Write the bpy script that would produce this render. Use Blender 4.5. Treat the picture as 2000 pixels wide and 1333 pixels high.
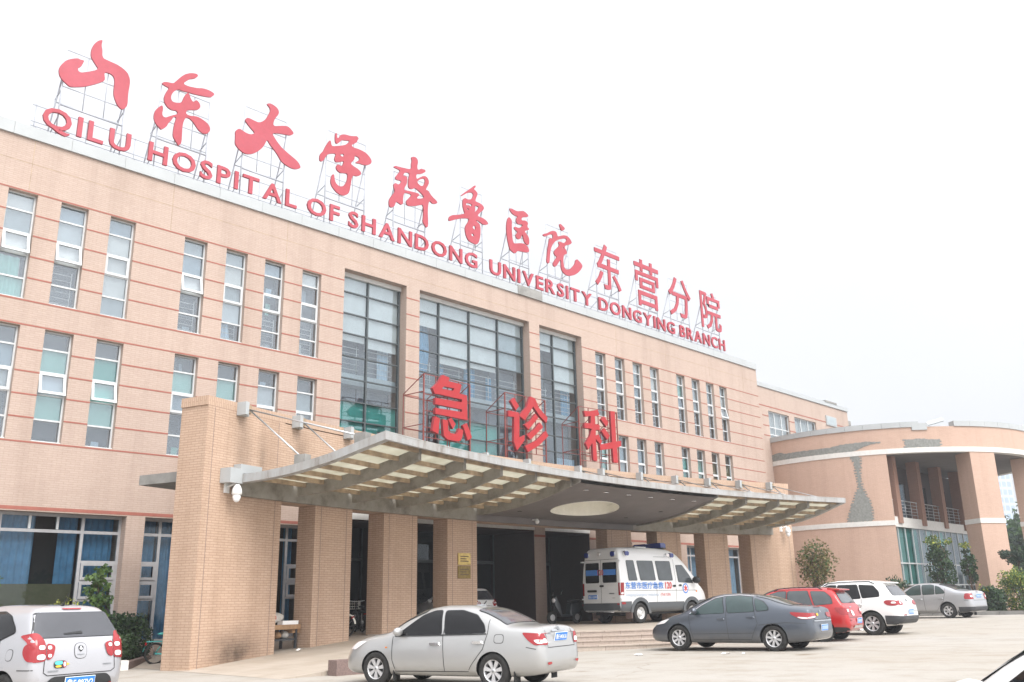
import bpy, bmesh, math, random
from math import sin, cos, pi, radians, sqrt, atan2, hypot
from mathutils import Vector, Matrix
from mathutils.bvhtree import BVHTree
from mathutils.geometry import delaunay_2d_cdt

for o in list(bpy.data.objects): bpy.data.objects.remove(o)
SC = bpy.context.scene
COL = SC.collection
random.seed(7)

# ------------------------------------------------------------------ camera
CAMX, CAMY, CAMZ = -24.3165, -25.5, 1.36
_p, _y, _r = radians(16.13836), radians(45.89703), radians(-1.131504)
_fw = Vector((sin(_y)*cos(_p), cos(_y)*cos(_p), sin(_p)))
_rt = Vector((cos(_y), -sin(_y), 0))
_up = _rt.cross(_fw)
_R = cos(_r)*_rt + sin(_r)*_up
_U = -sin(_r)*_rt + cos(_r)*_up
cam = bpy.data.cameras.new('camera')
cam.sensor_width = 36; cam.lens = 1760.75/2000*36
cam.clip_start = 0.1; cam.clip_end = 3000
camo = bpy.data.objects.new('camera', cam); COL.objects.link(camo)
camo.matrix_world = Matrix(((_R.x, _U.x, -_fw.x, CAMX), (_R.y, _U.y, -_fw.y, CAMY), (_R.z, _U.z, -_fw.z, CAMZ), (0, 0, 0, 1)))
SC.camera = camo

# ------------------------------------------------------------------ light
SUN_EL, SUN_AZ = radians(50), radians(188)     # azimuth from +Y towards +X
w = bpy.data.worlds.new('World'); SC.world = w; w.use_nodes = True
nt = w.node_tree; nt.nodes.clear()
sky = nt.nodes.new('ShaderNodeTexSky'); sky.sky_type = 'NISHITA'; sky.sun_disc = False
sky.sun_elevation = SUN_EL; sky.sun_rotation = SUN_AZ
sky.air_density = 1.0; sky.dust_density = 4.0; sky.ozone_density = 1.0
SUN_DIR = Vector((sin(SUN_AZ)*cos(SUN_EL), cos(SUN_AZ)*cos(SUN_EL), sin(SUN_EL)))
def wn(t, **k):
    x = nt.nodes.new(t)
    for a, v in k.items(): setattr(x, a, v)
    return x
def wmath(op, a, b):
    x = wn('ShaderNodeMath', operation=op)
    for i_, v in enumerate((a, b)):
        if isinstance(v, (int, float)): x.inputs[i_].default_value = v
        else: nt.links.new(v, x.inputs[i_])
    return x.outputs[0]
# overcast: zenith brighter than the horizon, clouds brightest round the veiled sun (behind the viewer)
tcw = wn('ShaderNodeTexCoord'); nrm = wn('ShaderNodeVectorMath', operation='NORMALIZE'); nt.links.new(tcw.outputs['Generated'], nrm.inputs[0])
sepw = wn('ShaderNodeSeparateXYZ'); nt.links.new(nrm.outputs[0], sepw.inputs[0])
dotw = wn('ShaderNodeVectorMath', operation='DOT_PRODUCT'); nt.links.new(nrm.outputs[0], dotw.inputs[0]); dotw.inputs[1].default_value = SUN_DIR
lobe = wmath('MULTIPLY', wmath('POWER', wmath('MAXIMUM', dotw.outputs['Value'], 0.0), 1.6), 9.5)
zen = wmath('MULTIPLY', wmath('MAXIMUM', sepw.outputs['Z'], 0.0), 2.2)
nzw = wn('ShaderNodeTexNoise'); nzw.inputs['Scale'].default_value = 2.2; nzw.inputs['Detail'].default_value = 5; nt.links.new(nrm.outputs[0], nzw.inputs['Vector'])
cl = wmath('ADD', wmath('MULTIPLY', nzw.outputs['Fac'], .8), 3.85)
tot = wmath('ADD', wmath('ADD', lobe, zen), cl)
cb = wn('ShaderNodeCombineColor')
for i_, k_ in enumerate((.985, .995, 1.03)): nt.links.new(wmath('MULTIPLY', tot, k_), cb.inputs[i_])
mixw = nt.nodes.new('ShaderNodeMix'); mixw.data_type = 'RGBA'
mixw.inputs['Factor'].default_value = 0.93          # cloud cover
nt.links.new(cb.outputs[0], mixw.inputs['B'])
bg = nt.nodes.new('ShaderNodeBackground'); bg.inputs['Strength'].default_value = 0.10
wo = nt.nodes.new('ShaderNodeOutputWorld')
nt.links.new(sky.outputs[0], mixw.inputs['A']); nt.links.new(mixw.outputs['Result'], bg.inputs['Color'])
nt.links.new(bg.outputs[0], wo.inputs[0])
sl = bpy.data.lights.new('sun', 'SUN'); sl.energy = 1.5; sl.angle = radians(35); sl.color = (1, .965, .91)
so = bpy.data.objects.new('sun', sl); COL.objects.link(so)
so.rotation_euler = SUN_DIR.to_track_quat('Z', 'Y').to_euler()
SC.view_settings.view_transform = 'Standard'; SC.view_settings.look = 'None'
SC.view_settings.gamma = 1.0; SC.view_settings.exposure = 1.14
try: SC.cycles.use_denoising = True
except Exception: pass
SC.cycles.max_bounces = 8; SC.cycles.transparent_max_bounces = 16

# ------------------------------------------------------------------ ground height: the lot rises gently to the right
def gz(x, y):
    lat = (x-CAMX)*cos(_y) - (y-CAMY)*sin(_y)
    return .0165*max(0.0, lat) if lat < 60 else .99

# ------------------------------------------------------------------ materials
MATS = {}
def _nt(name):
    m = bpy.data.materials.new(name); m.use_nodes = True; MATS[name] = m
    n = m.node_tree; b = n.nodes['Principled BSDF']
    return m, n, b
def N(n, t, **k):
    x = n.nodes.new(t)
    for a, v in k.items():
        if a in x.inputs: x.inputs[a].default_value = v
        else: setattr(x, a, v)
    return x
def ramp(n, fac, stops):
    r = n.nodes.new('ShaderNodeValToRGB'); e = r.color_ramp.elements
    e[0].position, e[0].color = stops[0][0], (*stops[0][1], 1)
    e[1].position, e[1].color = stops[-1][0], (*stops[-1][1], 1)
    for p_, c in stops[1:-1]:
        q = e.new(p_); q.color = (*c, 1)
    n.links.new(fac, r.inputs['Fac']); return r.outputs['Color']
def mul(n, a, b, fac=1.0):
    x = n.nodes.new('ShaderNodeMix'); x.data_type = 'RGBA'; x.blend_type = 'MULTIPLY'
    x.inputs['Factor'].default_value = fac
    n.links.new(a, x.inputs['A']); n.links.new(b, x.inputs['B']); return x.outputs['Result']
def mixc(n, f, a, b):
    x = n.nodes.new('ShaderNodeMix'); x.data_type = 'RGBA'
    n.links.new(f, x.inputs['Factor'])
    for s, v in (('A', a), ('B', b)):
        if isinstance(v, tuple): x.inputs[s].default_value = (*v, 1)
        else: n.links.new(v, x.inputs[s])
    return x.outputs['Result']
def uvco(n, sc=(1, 1, 1)):
    t = n.nodes.new('ShaderNodeTexCoord'); mp = n.nodes.new('ShaderNodeMapping'); mp.inputs['Scale'].default_value = sc
    n.links.new(t.outputs['UV'], mp.inputs['Vector']); return mp.outputs[0]
def obco(n, sc=(1, 1, 1)):
    g = n.nodes.new('ShaderNodeNewGeometry'); mp = n.nodes.new('ShaderNodeMapping'); mp.inputs['Scale'].default_value = sc
    n.links.new(g.outputs['Position'], mp.inputs['Vector']); return mp.outputs[0]
def noise(n, co, scale, detail=4, rough=.55):
    x = N(n, 'ShaderNodeTexNoise', Scale=scale, Detail=detail, Roughness=rough); n.links.new(co, x.inputs['Vector']); return x.outputs['Fac']

def plain(name, col, rough=.6, metal=0.0, var=.12, scale=6.0, coat=0.0, spec=.5):
    m, n, b = _nt(name)
    f = noise(n, obco(n), scale)
    c = ramp(n, f, [(.3, tuple(v*(1-var) for v in col)), (.7, tuple(min(1, v*(1+var*.6)) for v in col))])
    n.links.new(c, b.inputs['Base Color'])
    b.inputs['Roughness'].default_value = rough; b.inputs['Metallic'].default_value = metal
    b.inputs['Coat Weight'].default_value = coat; b.inputs['Coat Roughness'].default_value = .06
    b.inputs['Specular IOR Level'].default_value = spec
    return m

def brick(name, c1, c2, mortar, bw=.24, rh=.06, ms=.006, stain=.10, bump=.15, blotch=.08):
    m, n, b = _nt(name)
    co = uvco(n)
    t = N(n, 'ShaderNodeTexBrick', Scale=1.0); t.inputs['Color1'].default_value = (*c1, 1); t.inputs['Color2'].default_value = (*c2, 1)
    t.inputs['Mortar'].default_value = (*mortar, 1); t.inputs['Mortar Size'].default_value = ms
    t.inputs['Brick Width'].default_value = bw; t.inputs['Row Height'].default_value = rh; t.inputs['Mortar Smooth'].default_value = .2
    n.links.new(co, t.inputs['Vector'])
    s1 = noise(n, uvco(n, (1.6, .12, 1)), 1.0, 5, .6)
    cs = ramp(n, s1, [(.30, (1-stain*1.6, 1-stain*1.8, 1-stain*2.0)), (.52, (1, 1, 1)), (.8, (1+stain*.15,)*3)])
    s2 = noise(n, uvco(n, (.35, .35, 1)), 1.0, 4)
    c2_ = ramp(n, s2, [(.3, (1-blotch,)*3), (.7, (1, 1, 1))])
    s3 = noise(n, uvco(n, (9, 30, 1)), 1.0, 2)
    c3_ = ramp(n, s3, [(.3, (.93,)*3), (.7, (1.03,)*3)])
    c = mul(n, mul(n, mul(n, t.outputs['Color'], cs), c2_), c3_)
    n.links.new(c, b.inputs['Base Color']); b.inputs['Roughness'].default_value = .85
    if bump:
        bp = N(n, 'ShaderNodeBump', Strength=bump, Distance=.01); bp.invert = True
        n.links.new(t.outputs['Fac'], bp.inputs['Height']); n.links.new(bp.outputs[0], b.inputs['Normal'])
    return m

brick('facade_brick', (.475, .37, .312), (.45, .345, .288), (.395, .295, .238), stain=.07, bump=.08)
brick('pier_brick', (.53, .38, .28), (.49, .345, .25), (.34, .215, .15), bw=.24, rh=.0625, ms=.006, stain=.09)
brick('round_brick', (.56, .39, .305), (.53, .365, .285), (.47, .32, .245), stain=.05, bump=.08)
brick('gallery_brick', (.33, .19, .14), (.30, .17, .125), (.24, .13, .09), stain=.05, bump=.08)  # round brick darkened for the shade under the gallery roof
plain('dark_cladding', (.05, .03, .027), .6)  # shade of the entrance recess and gallery put into the colour
plain('red_band', (.32, .11, .08), .75, scale=8)
plain('coping_panel', (.40, .42, .425), .5, .0, var=.06, scale=1.2)
plain('white_alu', (.56, .58, .585), .4, .0, var=.05)
plain('dark_alu', (.085, .10, .105), .45, .2)
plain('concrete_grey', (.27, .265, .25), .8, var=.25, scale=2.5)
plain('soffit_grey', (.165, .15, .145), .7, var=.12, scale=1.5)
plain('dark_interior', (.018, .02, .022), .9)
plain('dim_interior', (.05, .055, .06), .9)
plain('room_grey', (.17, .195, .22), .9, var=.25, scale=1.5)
plain('alu_grey', (.38, .38, .39), .45)
plain('blind_white', (.62, .63, .62), .8, var=.08, scale=3)
plain('blind_grey', (.36, .41, .43), .8, var=.1, scale=3)
plain('blind_blue', (.30, .38, .44), .8, var=.12, scale=3)
plain('blind_pale', (.50, .54, .56), .8, var=.1, scale=3)
plain('room_dark', (.09, .105, .12), .9, var=.3, scale=1.5)
plain('teal_film', (.05, .36, .31), .5, var=.15, scale=2)
plain('pale_teal', (.28, .52, .48), .6, var=.1, scale=2)
plain('steel', (.55, .56, .57), .3, .8)
plain('galv', (.42, .44, .48), .5, .2, var=.08)
plain('frame_red', (.22, .05, .04), .6, var=.2)
plain('white_stone', (.66, .65, .62), .7, var=.08)
plain('render_grey', (.235, .24, .225), .95, var=.25, scale=9)
plain('black_plastic', (.02, .021, .022), .5, var=.1)
plain('dark_grey_plastic', (.05, .053, .058), .55, var=.1)
plain('rubber', (.02, .02, .02), .85, var=.3, scale=12)
plain('tyre', (.028, .027, .026), .9, var=.3, scale=14)
plain('chrome', (.75, .76, .77), .12, 1.0, var=.03)
plain('alloy', (.60, .60, .61), .35, .5, var=.05)
plain('lamp_red', (.30, .008, .012), .12, var=.05, coat=.6)
plain('lamp_clear', (.75, .72, .72), .1, var=.05, coat=.6)
plain('lamp_amber', (.7, .22, .03), .15, var=.05, coat=.6)
plain('plate_blue', (.03, .20, .62), .4, var=.05)
plain('plate_white', (.85, .87, .88), .5, var=.02)
plain('txt_blue', (.07, .24, .66), .5, var=.03)
plain('txt_red', (.62, .05, .05), .5, var=.03)
plain('txt_pale', (.45, .55, .68), .5, var=.03)
plain('badge_grey', (.30, .31, .32), .3, .7)
plain('seam', (.045, .045, .045), .7)
plain('granite_dark', (.20, .14, .125), .7, var=.3, scale=30)
plain('bark', (.12, .085, .06), .9, var=.3, scale=12)
plain('soil', (.16, .11, .075), .95, var=.3, scale=4)
plain('gravel_mat', (.42, .36, .31), .95, var=.35, scale=20)
plain('wood', (.36, .22, .12), .8, var=.25, scale=9)
plain('cardboard', (.32, .19, .10), .85, var=.15)
plain('sack_white', (.58, .55, .50), .8, var=.15)
plain('paper', (.85, .85, .84), .8, var=.03)
plain('brass', (.50, .36, .13), .28, .9, var=.25, scale=10)
plain('brass_dark', (.24, .17, .06), .35, .8, var=.3, scale=10)
plain('mint', (.10, .55, .52), .4, var=.05)
plain('cream_paint', (.75, .73, .66), .5, var=.05)
plain('cctv_white', (.80, .81, .80), .4, var=.03)
plain('curtain_blue', (.14, .34, .53), .9, var=.2, scale=5)
plain('curtain_pale', (.42, .56, .68), .9, var=.12, scale=5)
plain('olive_board', (.17, .15, .075), .8, var=.15)
plain('litter_red', (.5, .1, .08), .7)
plain('rust_purlin', (.40, .30, .20), .8, var=.45, scale=3.5)
plain('glass_facade_pale', (.30, .38, .42), .15, var=.15, coat=.5)
plain('tower_wall', (.50, .57, .66), .6, var=.05, scale=.3)  # bluish glass tone with the paling of distance haze put into it
plain('tower_glass', (.32, .42, .54), .15, var=.1, scale=.3)
plain('yellow_sticker', (.75, .48, .05), .6)
plain('beacon_blue', (.015, .03, .20), .1, coat=.8)
plain('scooter_dark', (.025, .03, .035), .35, coat=.4)

def sign_red(name, col, var, rough=.5):
    m, n, b = _nt(name)
    f = noise(n, obco(n), .55, 3); f2 = noise(n, obco(n), 9, 3)
    c = ramp(n, f, [(.35, col), (.75, tuple(min(1, col[i]*(1+var*(0.25 if i == 0 else 1.2))) for i in range(3)))])
    c2 = ramp(n, f2, [(.3, (.93,)*3), (.7, (1.03,)*3)])
    n.links.new(mul(n, c, c2), b.inputs['Base Color']); b.inputs['Roughness'].default_value = rough
    return m
sign_red('sign_pink', (.37, .042, .060), .4)
sign_red('sign_red', (.36, .010, .014), .15)
plain('sign_edge', (.30, .035, .045), .6)

def glass(name, tint, base, edge, rough=.02):
    m, n, b = _nt(name); n.nodes.remove(b)
    out = n.nodes['Material Output']
    lw = N(n, 'ShaderNodeLayerWeight', Blend=.35)
    mr = N(n, 'ShaderNodeMapRange'); mr.inputs['To Min'].default_value = base; mr.inputs['To Max'].default_value = edge
    n.links.new(lw.outputs['Fresnel'], mr.inputs['Value'])
    tr = N(n, 'ShaderNodeBsdfTransparent'); tr.inputs['Color'].default_value = (*tint, 1)
    gl = N(n, 'ShaderNodeBsdfGlossy', Roughness=rough); gl.inputs['Color'].default_value = (.70, .75, .79, 1)
    # slight waviness of the panes
    bp = N(n, 'ShaderNodeBump', Strength=.12, Distance=.02); n.links.new(noise(n, obco(n), 1.3, 2), bp.inputs['Height'])
    n.links.new(bp.outputs[0], gl.inputs['Normal'])
    mx = n.nodes.new('ShaderNodeMixShader')
    n.links.new(mr.outputs[0], mx.inputs[0]); n.links.new(tr.outputs[0], mx.inputs[1]); n.links.new(gl.outputs[0], mx.inputs[2])
    n.links.new(mx.outputs[0], out.inputs['Surface'])
    return m
glass('window_glass', (.90, .95, .97), .20, .78)
glass('curtain_glass', (.82, .89, .92), .15, .65)
glass('dark_glass', (.55, .62, .66), .04, .35)
plain('car_glass_dark', (.006, .006, .007), .05, coat=0, var=.02, spec=.35)
plain('car_glass_grey', (.05, .052, .06), .12, coat=.6, var=.15, scale=2)
plain('car_glass_green', (.030, .055, .055), .05, coat=.4, var=.2, scale=3)
plain('car_glass_mid', (.055, .065, .07), .06, coat=.5, var=.2, scale=3)

def paint(name, col, metal=.35, rough=.32, dirt=(.30, .26, .20)):
    m, n, b = _nt(name)
    g = n.nodes.new('ShaderNodeTexCoord'); sp = n.nodes.new('ShaderNodeSeparateXYZ'); n.links.new(g.outputs['Object'], sp.inputs[0])
    mr = N(n, 'ShaderNodeMapRange'); mr.inputs['From Min'].default_value = .55; mr.inputs['From Max'].default_value = .2
    mr.inputs['To Min'].default_value = 0; mr.inputs['To Max'].default_value = .45
    n.links.new(sp.outputs['Z'], mr.inputs['Value'])
    nz = noise(n, g.outputs['Object'], 5, 5)
    mm = N(n, 'ShaderNodeMath', operation='MULTIPLY'); n.links.new(mr.outputs[0], mm.inputs[0]); n.links.new(nz, mm.inputs[1])
    c = mixc(n, mm.outputs[0], col, dirt)
    n.links.new(c, b.inputs['Base Color'])
    b.inputs['Metallic'].default_value = metal; b.inputs['Roughness'].default_value = rough
    b.inputs['Coat Weight'].default_value = .8; b.inputs['Coat Roughness'].default_value = .05
    return m
paint('paint_silver', (.42, .42, .415), .45)
paint('paint_white_silver', (.44, .44, .46), .4)
paint('paint_grey', (.085, .10, .125), .45)
paint('paint_red', (.42, .010, .012), .1)
paint('paint_white', (.78, .78, .77), 0, .35)
paint('paint_far_silver', (.42, .43, .45), .4)
paint('paint_amb_white', (.74, .75, .75), 0, .4)
paint('paint_amb_grey', (.075, .085, .095), .1, .5)

# frosted panel of the canopy: passes light from above
m, n, b = _nt('frosted_panel')
n.nodes.remove(b)
d_ = N(n, 'ShaderNodeBsdfDiffuse'); d_.inputs['Color'].default_value = (.50, .50, .42, 1)
t_ = N(n, 'ShaderNodeBsdfTranslucent')
cc = ramp(n, noise(n, obco(n), 1.4, 4), [(.3, (.27, .255, .185)), (.7, (.43, .415, .33))])
n.links.new(cc, t_.inputs['Color'])
x_ = n.nodes.new('ShaderNodeMixShader'); x_.inputs[0].default_value = .75
n.links.new(d_.outputs[0], x_.inputs[1]); n.links.new(t_.outputs[0], x_.inputs[2]); n.links.new(x_.outputs[0], n.nodes['Material Output'].inputs['Surface'])

# stained concrete of the canopy edge
m, n, b = _nt('fascia')
s = noise(n, obco(n, (3, 3, .6)), 1.2, 6, .65)
c = ramp(n, s, [(.28, (.15, .125, .10)), (.42, (.31, .30, .285)), (.6, (.37, .375, .375)), (.75, (.26, .24, .21))])
n.links.new(c, b.inputs['Base Color']); b.inputs['Roughness'].default_value = .75
m, n, b = _nt('rib_grey')
s = noise(n, obco(n, (1, 1, 1)), 2.2, 6, .65)
c = ramp(n, s, [(.30, (.135, .115, .095)), (.5, (.235, .22, .19)), (.7, (.28, .265, .235))])
n.links.new(c, b.inputs['Base Color']); b.inputs['Roughness'].default_value = .8

# ground: pale worn concrete
m, n, b = _nt('ground_concrete')
co = obco(n)
a1 = noise(n, co, .12, 6, .6); a2 = noise(n, co, 1.1, 6, .65); a3 = noise(n, co, 26, 3)
c = ramp(n, a1, [(.3, (.345, .31, .265)), (.55, (.365, .34, .305)), (.75, (.375, .36, .34))])
c = mul(n, c, ramp(n, a2, [(.32, (.86, .83, .78)), (.52, (1, 1, 1)), (.8, (1.04,)*3)]))
c = mul(n, c, ramp(n, a3, [(.3, (.93,)*3), (.7, (1.04,)*3)]))
st = noise(n, obco(n, (1, 1, 1)), .55, 3)
c = mul(n, c, ramp(n, st, [(.26, (.70, .64, .57)), (.33, (1, 1, 1)), (.9, (1, 1, 1))]))
vo = N(n, 'ShaderNodeTexVoronoi', Scale=.16); vo.feature = 'DISTANCE_TO_EDGE'; vo.inputs['Randomness'].default_value = .55
dw = n.nodes.new('ShaderNodeVectorMath'); dw.operation = 'ADD'; n.links.new(co, dw.inputs[0])
nd = N(n, 'ShaderNodeTexNoise', Scale=.9, Detail=5.0); n.links.new(co, nd.inputs['Vector']); n.links.new(nd.outputs['Color'], dw.inputs[1]); n.links.new(dw.outputs[0], vo.inputs['Vector'])
c = mul(n, c, ramp(n, vo.outputs['Distance'], [(0, (.80, .77, .73)), (.006, (1, 1, 1)), (1, (1, 1, 1))]))
tt = noise(n, obco(n, (1.4, .16, 1)), 1.6, 4)
c = mul(n, c, ramp(n, tt, [(.30, (.90, .885, .865)), (.46, (1, 1, 1)), (1, (1, 1, 1))]))
n.links.new(c, b.inputs['Base Color']); b.inputs['Roughness'].default_value = .9
bp = N(n, 'ShaderNodeBump', Strength=.15, Distance=.02); n.links.new(a3, bp.inputs['Height']); n.links.new(bp.outputs[0], b.inputs['Normal'])
# paving of the ramp and platform, granite steps
m, n, b = _nt('paving')
t = N(n, 'ShaderNodeTexBrick', Scale=1.0); t.offset = 0.0
t.inputs['Color1'].default_value = (.43, .375, .32, 1); t.inputs['Color2'].default_value = (.405, .35, .295, 1); t.inputs['Mortar'].default_value = (.28, .235, .19, 1)
t.inputs['Mortar Size'].default_value = .006; t.inputs['Brick Width'].default_value = .6; t.inputs['Row Height'].default_value = .6
n.links.new(obco(n), t.inputs['Vector'])
c = mul(n, t.outputs['Color'], ramp(n, noise(n, obco(n), 1.0, 5), [(.3, (.84, .82, .78)), (.7, (1.04,)*3)]))
n.links.new(c, b.inputs['Base Color']); b.inputs['Roughness'].default_value = .8
m, n, b = _nt('granite_step')
t = N(n, 'ShaderNodeTexBrick', Scale=1.0)
t.inputs['Color1'].default_value = (.42, .355, .30, 1); t.inputs['Color2'].default_value = (.38, .31, .265, 1); t.inputs['Mortar'].default_value = (.20, .16, .13, 1)
t.inputs['Mortar Size'].default_value = .008; t.inputs['Brick Width'].default_value = 1.2; t.inputs['Row Height'].default_value = .16
n.links.new(uvco(n), t.inputs['Vector'])
c = mul(n, t.outputs['Color'], ramp(n, noise(n, obco(n), 14, 4), [(.3, (.86,)*3), (.7, (1.08,)*3)]))
n.links.new(c, b.inputs['Base Color']); b.inputs['Roughness'].default_value = .75

def leaf_mat(name, col, var=.35):
    m, n, b = _nt(name)
    f = noise(n, obco(n), 2.3, 3)
    c = ramp(n, f, [(.3, tuple(v*(1-var) for v in col)), (.7, tuple(v*(1+var) for v in col))])
    n.links.new(c, b.inputs['Base Color']); b.inputs['Roughness'].default_value = .55
    tr = N(n, 'ShaderNodeBsdfTranslucent'); n.links.new(c, tr.inputs['Color'])
    mx = n.nodes.new('ShaderNodeMixShader'); mx.inputs[0].default_value = .3
    n.links.new(b.outputs[0], mx.inputs[1]); n.links.new(tr.outputs[0], mx.inputs[2]); n.links.new(mx.outputs[0], n.nodes['Material Output'].inputs['Surface'])
leaf_mat('leaf_dark', (.042, .078, .036)); leaf_mat('leaf_mid', (.068, .125, .045)); leaf_mat('leaf_light', (.12, .20, .05))
leaf_mat('leaf_yellow', (.34, .36, .06)); leaf_mat('leaf_olive', (.17, .155, .06)); leaf_mat('leaf_brown', (.20, .145, .07))
leaf_mat('leaf_grass', (.045, .085, .028)); leaf_mat('leaf_blue', (.035, .065, .045))

# ------------------------------------------------------------------ mesh builder
class MB:
    def __init__(s): s.v = []; s.f = []; s.mi = []; s.uv = []; s.mats = []; s.sm = []
    def mat(s, name):
        if name not in s.mats: s.mats.append(name)
        return s.mats.index(name)
    def face(s, pts, mat, uv=None, smooth=False):
        i0 = len(s.v); s.v += [tuple(p) for p in pts]
        s.f.append(tuple(range(i0, i0+len(pts)))); s.mi.append(s.mat(mat)); s.uv.append(uv); s.sm.append(smooth)
    def mesh(s, vs, fs, mat, smooth=False, uvs=None):
        i0 = len(s.v); s.v += [tuple(p) for p in vs]; mi = s.mat(mat)
        for k, f in enumerate(fs):
            s.f.append(tuple(i0+i for i in f)); s.mi.append(mi); s.uv.append([uvs[i] for i in f] if uvs else None); s.sm.append(smooth)
    def box(s, a, b, mat, M=None):
        x0, y0, z0 = a; x1, y1, z1 = b
        P = [(x0, y0, z0), (x1, y0, z0), (x1, y1, z0), (x0, y1, z0), (x0, y0, z1), (x1, y0, z1), (x1, y1, z1), (x0, y1, z1)]
        if M is not None: P = [tuple(M @ Vector(p)) for p in P]
        F = [(0, 3, 2, 1), (4, 5, 6, 7), (0, 1, 5, 4), (1, 2, 6, 5), (2, 3, 7, 6), (3, 0, 4, 7)]
        i0 = len(s.v); s.v += P; mi = s.mat(mat)
        dx, dy, dz = x1-x0, y1-y0, z1-z0
        for k, f in enumerate(F):
            s.f.append(tuple(i0+i for i in f)); s.mi.append(mi); s.sm.append(False)
            if k < 2: s.uv.append([(P0[0], P0[1]) for P0 in [((x0, x1)[(i % 4) in (1, 2)], (y0, y1)[(i % 4) in (2, 3)]) for i in f]])
            elif k in (2, 4): s.uv.append([((x0, x1)[(i % 4) in (1, 2)], (z0, z1)[i > 3]) for i in f])
            else: s.uv.append([((y0, y1)[(i % 4) in (2, 3)], (z0, z1)[i > 3]) for i in f])
    def bar(s, p, q, r, mat, n=6, r2=None, sq=False):
        p, q = Vector(p), Vector(q); d = q-p
        if d.length < 1e-6: return
        r2 = r if r2 is None else r2
        d.normalize(); a = Vector((0, 0, 1)) if abs(d.z) < .95 else Vector((1, 0, 0))
        u = d.cross(a).normalized(); v = d.cross(u)
        if sq: n = 4
        off = pi/4 if sq else 0
        vs = [p+(u*cos(off+2*pi*i/n)+v*sin(off+2*pi*i/n))*r for i in range(n)]+[q+(u*cos(off+2*pi*i/n)+v*sin(off+2*pi*i/n))*r2 for i in range(n)]
        fs = [(i, (i+1) % n, n+(i+1) % n, n+i) for i in range(n)]+[tuple(range(n-1, -1, -1)), tuple(range(n, 2*n))]
        s.mesh(vs, fs, mat, smooth=not sq)
    def tube(s, pts, r, mat, n=6):
        for a, b_ in zip(pts[:-1], pts[1:]): s.bar(a, b_, r, mat, n)
    def lathe(s, prof, c, axis, mat, n=24, smooth=True):
        ax = Vector(axis).normalized(); a = Vector((0, 0, 1)) if abs(ax.z) < .9 else Vector((1, 0, 0))
        u = ax.cross(a).normalized(); v = ax.cross(u); c = Vector(c)
        vs = []; m_ = len(prof)
        for i in range(n):
            t = 2*pi*i/n; e = u*cos(t)+v*sin(t)
            vs += [c+ax*h+e*r for r, h in prof]
        fs = [(i*m_+j, ((i+1) % n)*m_+j, ((i+1) % n)*m_+j+1, i*m_+j+1) for i in range(n) for j in range(m_-1)]
        s.mesh(vs, fs, mat, smooth)
    def build(s, name, parent=None, loc=None):
        me = bpy.data.meshes.new(name); me.from_pydata(s.v, [], s.f)
        for mn in s.mats: me.materials.append(MATS[mn])
        me.polygons.foreach_set('material_index', s.mi); me.polygons.foreach_set('use_smooth', s.sm)
        if any(u is not None for u in s.uv):
            ul = me.uv_layers.new(name='UVMap'); fl = []
            for k, u in enumerate(s.uv):
                if u is None: fl += [0.0, 0.0]*len(s.f[k])
                else:
                    for q in u: fl += [q[0], q[1]]
            ul.data.foreach_set('uv', fl)
        me.update()
        o = bpy.data.objects.new(name, me); COL.objects.link(o)
        if parent is not None: o.parent = parent
        if loc is not None: o.location = loc
        return o
def weld(o, d=1e-4):
    bm = bmesh.new(); bm.from_mesh(o.data); bmesh.ops.remove_doubles(bm, verts=bm.verts, dist=d)
    bmesh.ops.recalc_face_normals(bm, faces=bm.faces); bm.to_mesh(o.data); bm.free(); return o
def tag(o, label=None, cat=None, group=None, kind=None):
    if label: o['label'] = label
    if cat: o['category'] = cat
    if group: o['group'] = group
    if kind: o['kind'] = kind
    return o
def empty(name, loc=(0, 0, 0), rz=0, label=None, cat=None, group=None):
    o = bpy.data.objects.new(name, None); COL.objects.link(o); o.location = loc; o.rotation_euler = (0, 0, rz); o.empty_display_size = .3
    return tag(o, label, cat, group)
def structure(o): o['kind'] = 'structure'; return o
def copy_tree(o, parent=None):
    c = o.copy(); COL.objects.link(c)
    if parent is not None: c.parent = parent
    for ch in o.children: copy_tree(ch, c)
    return c

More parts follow.
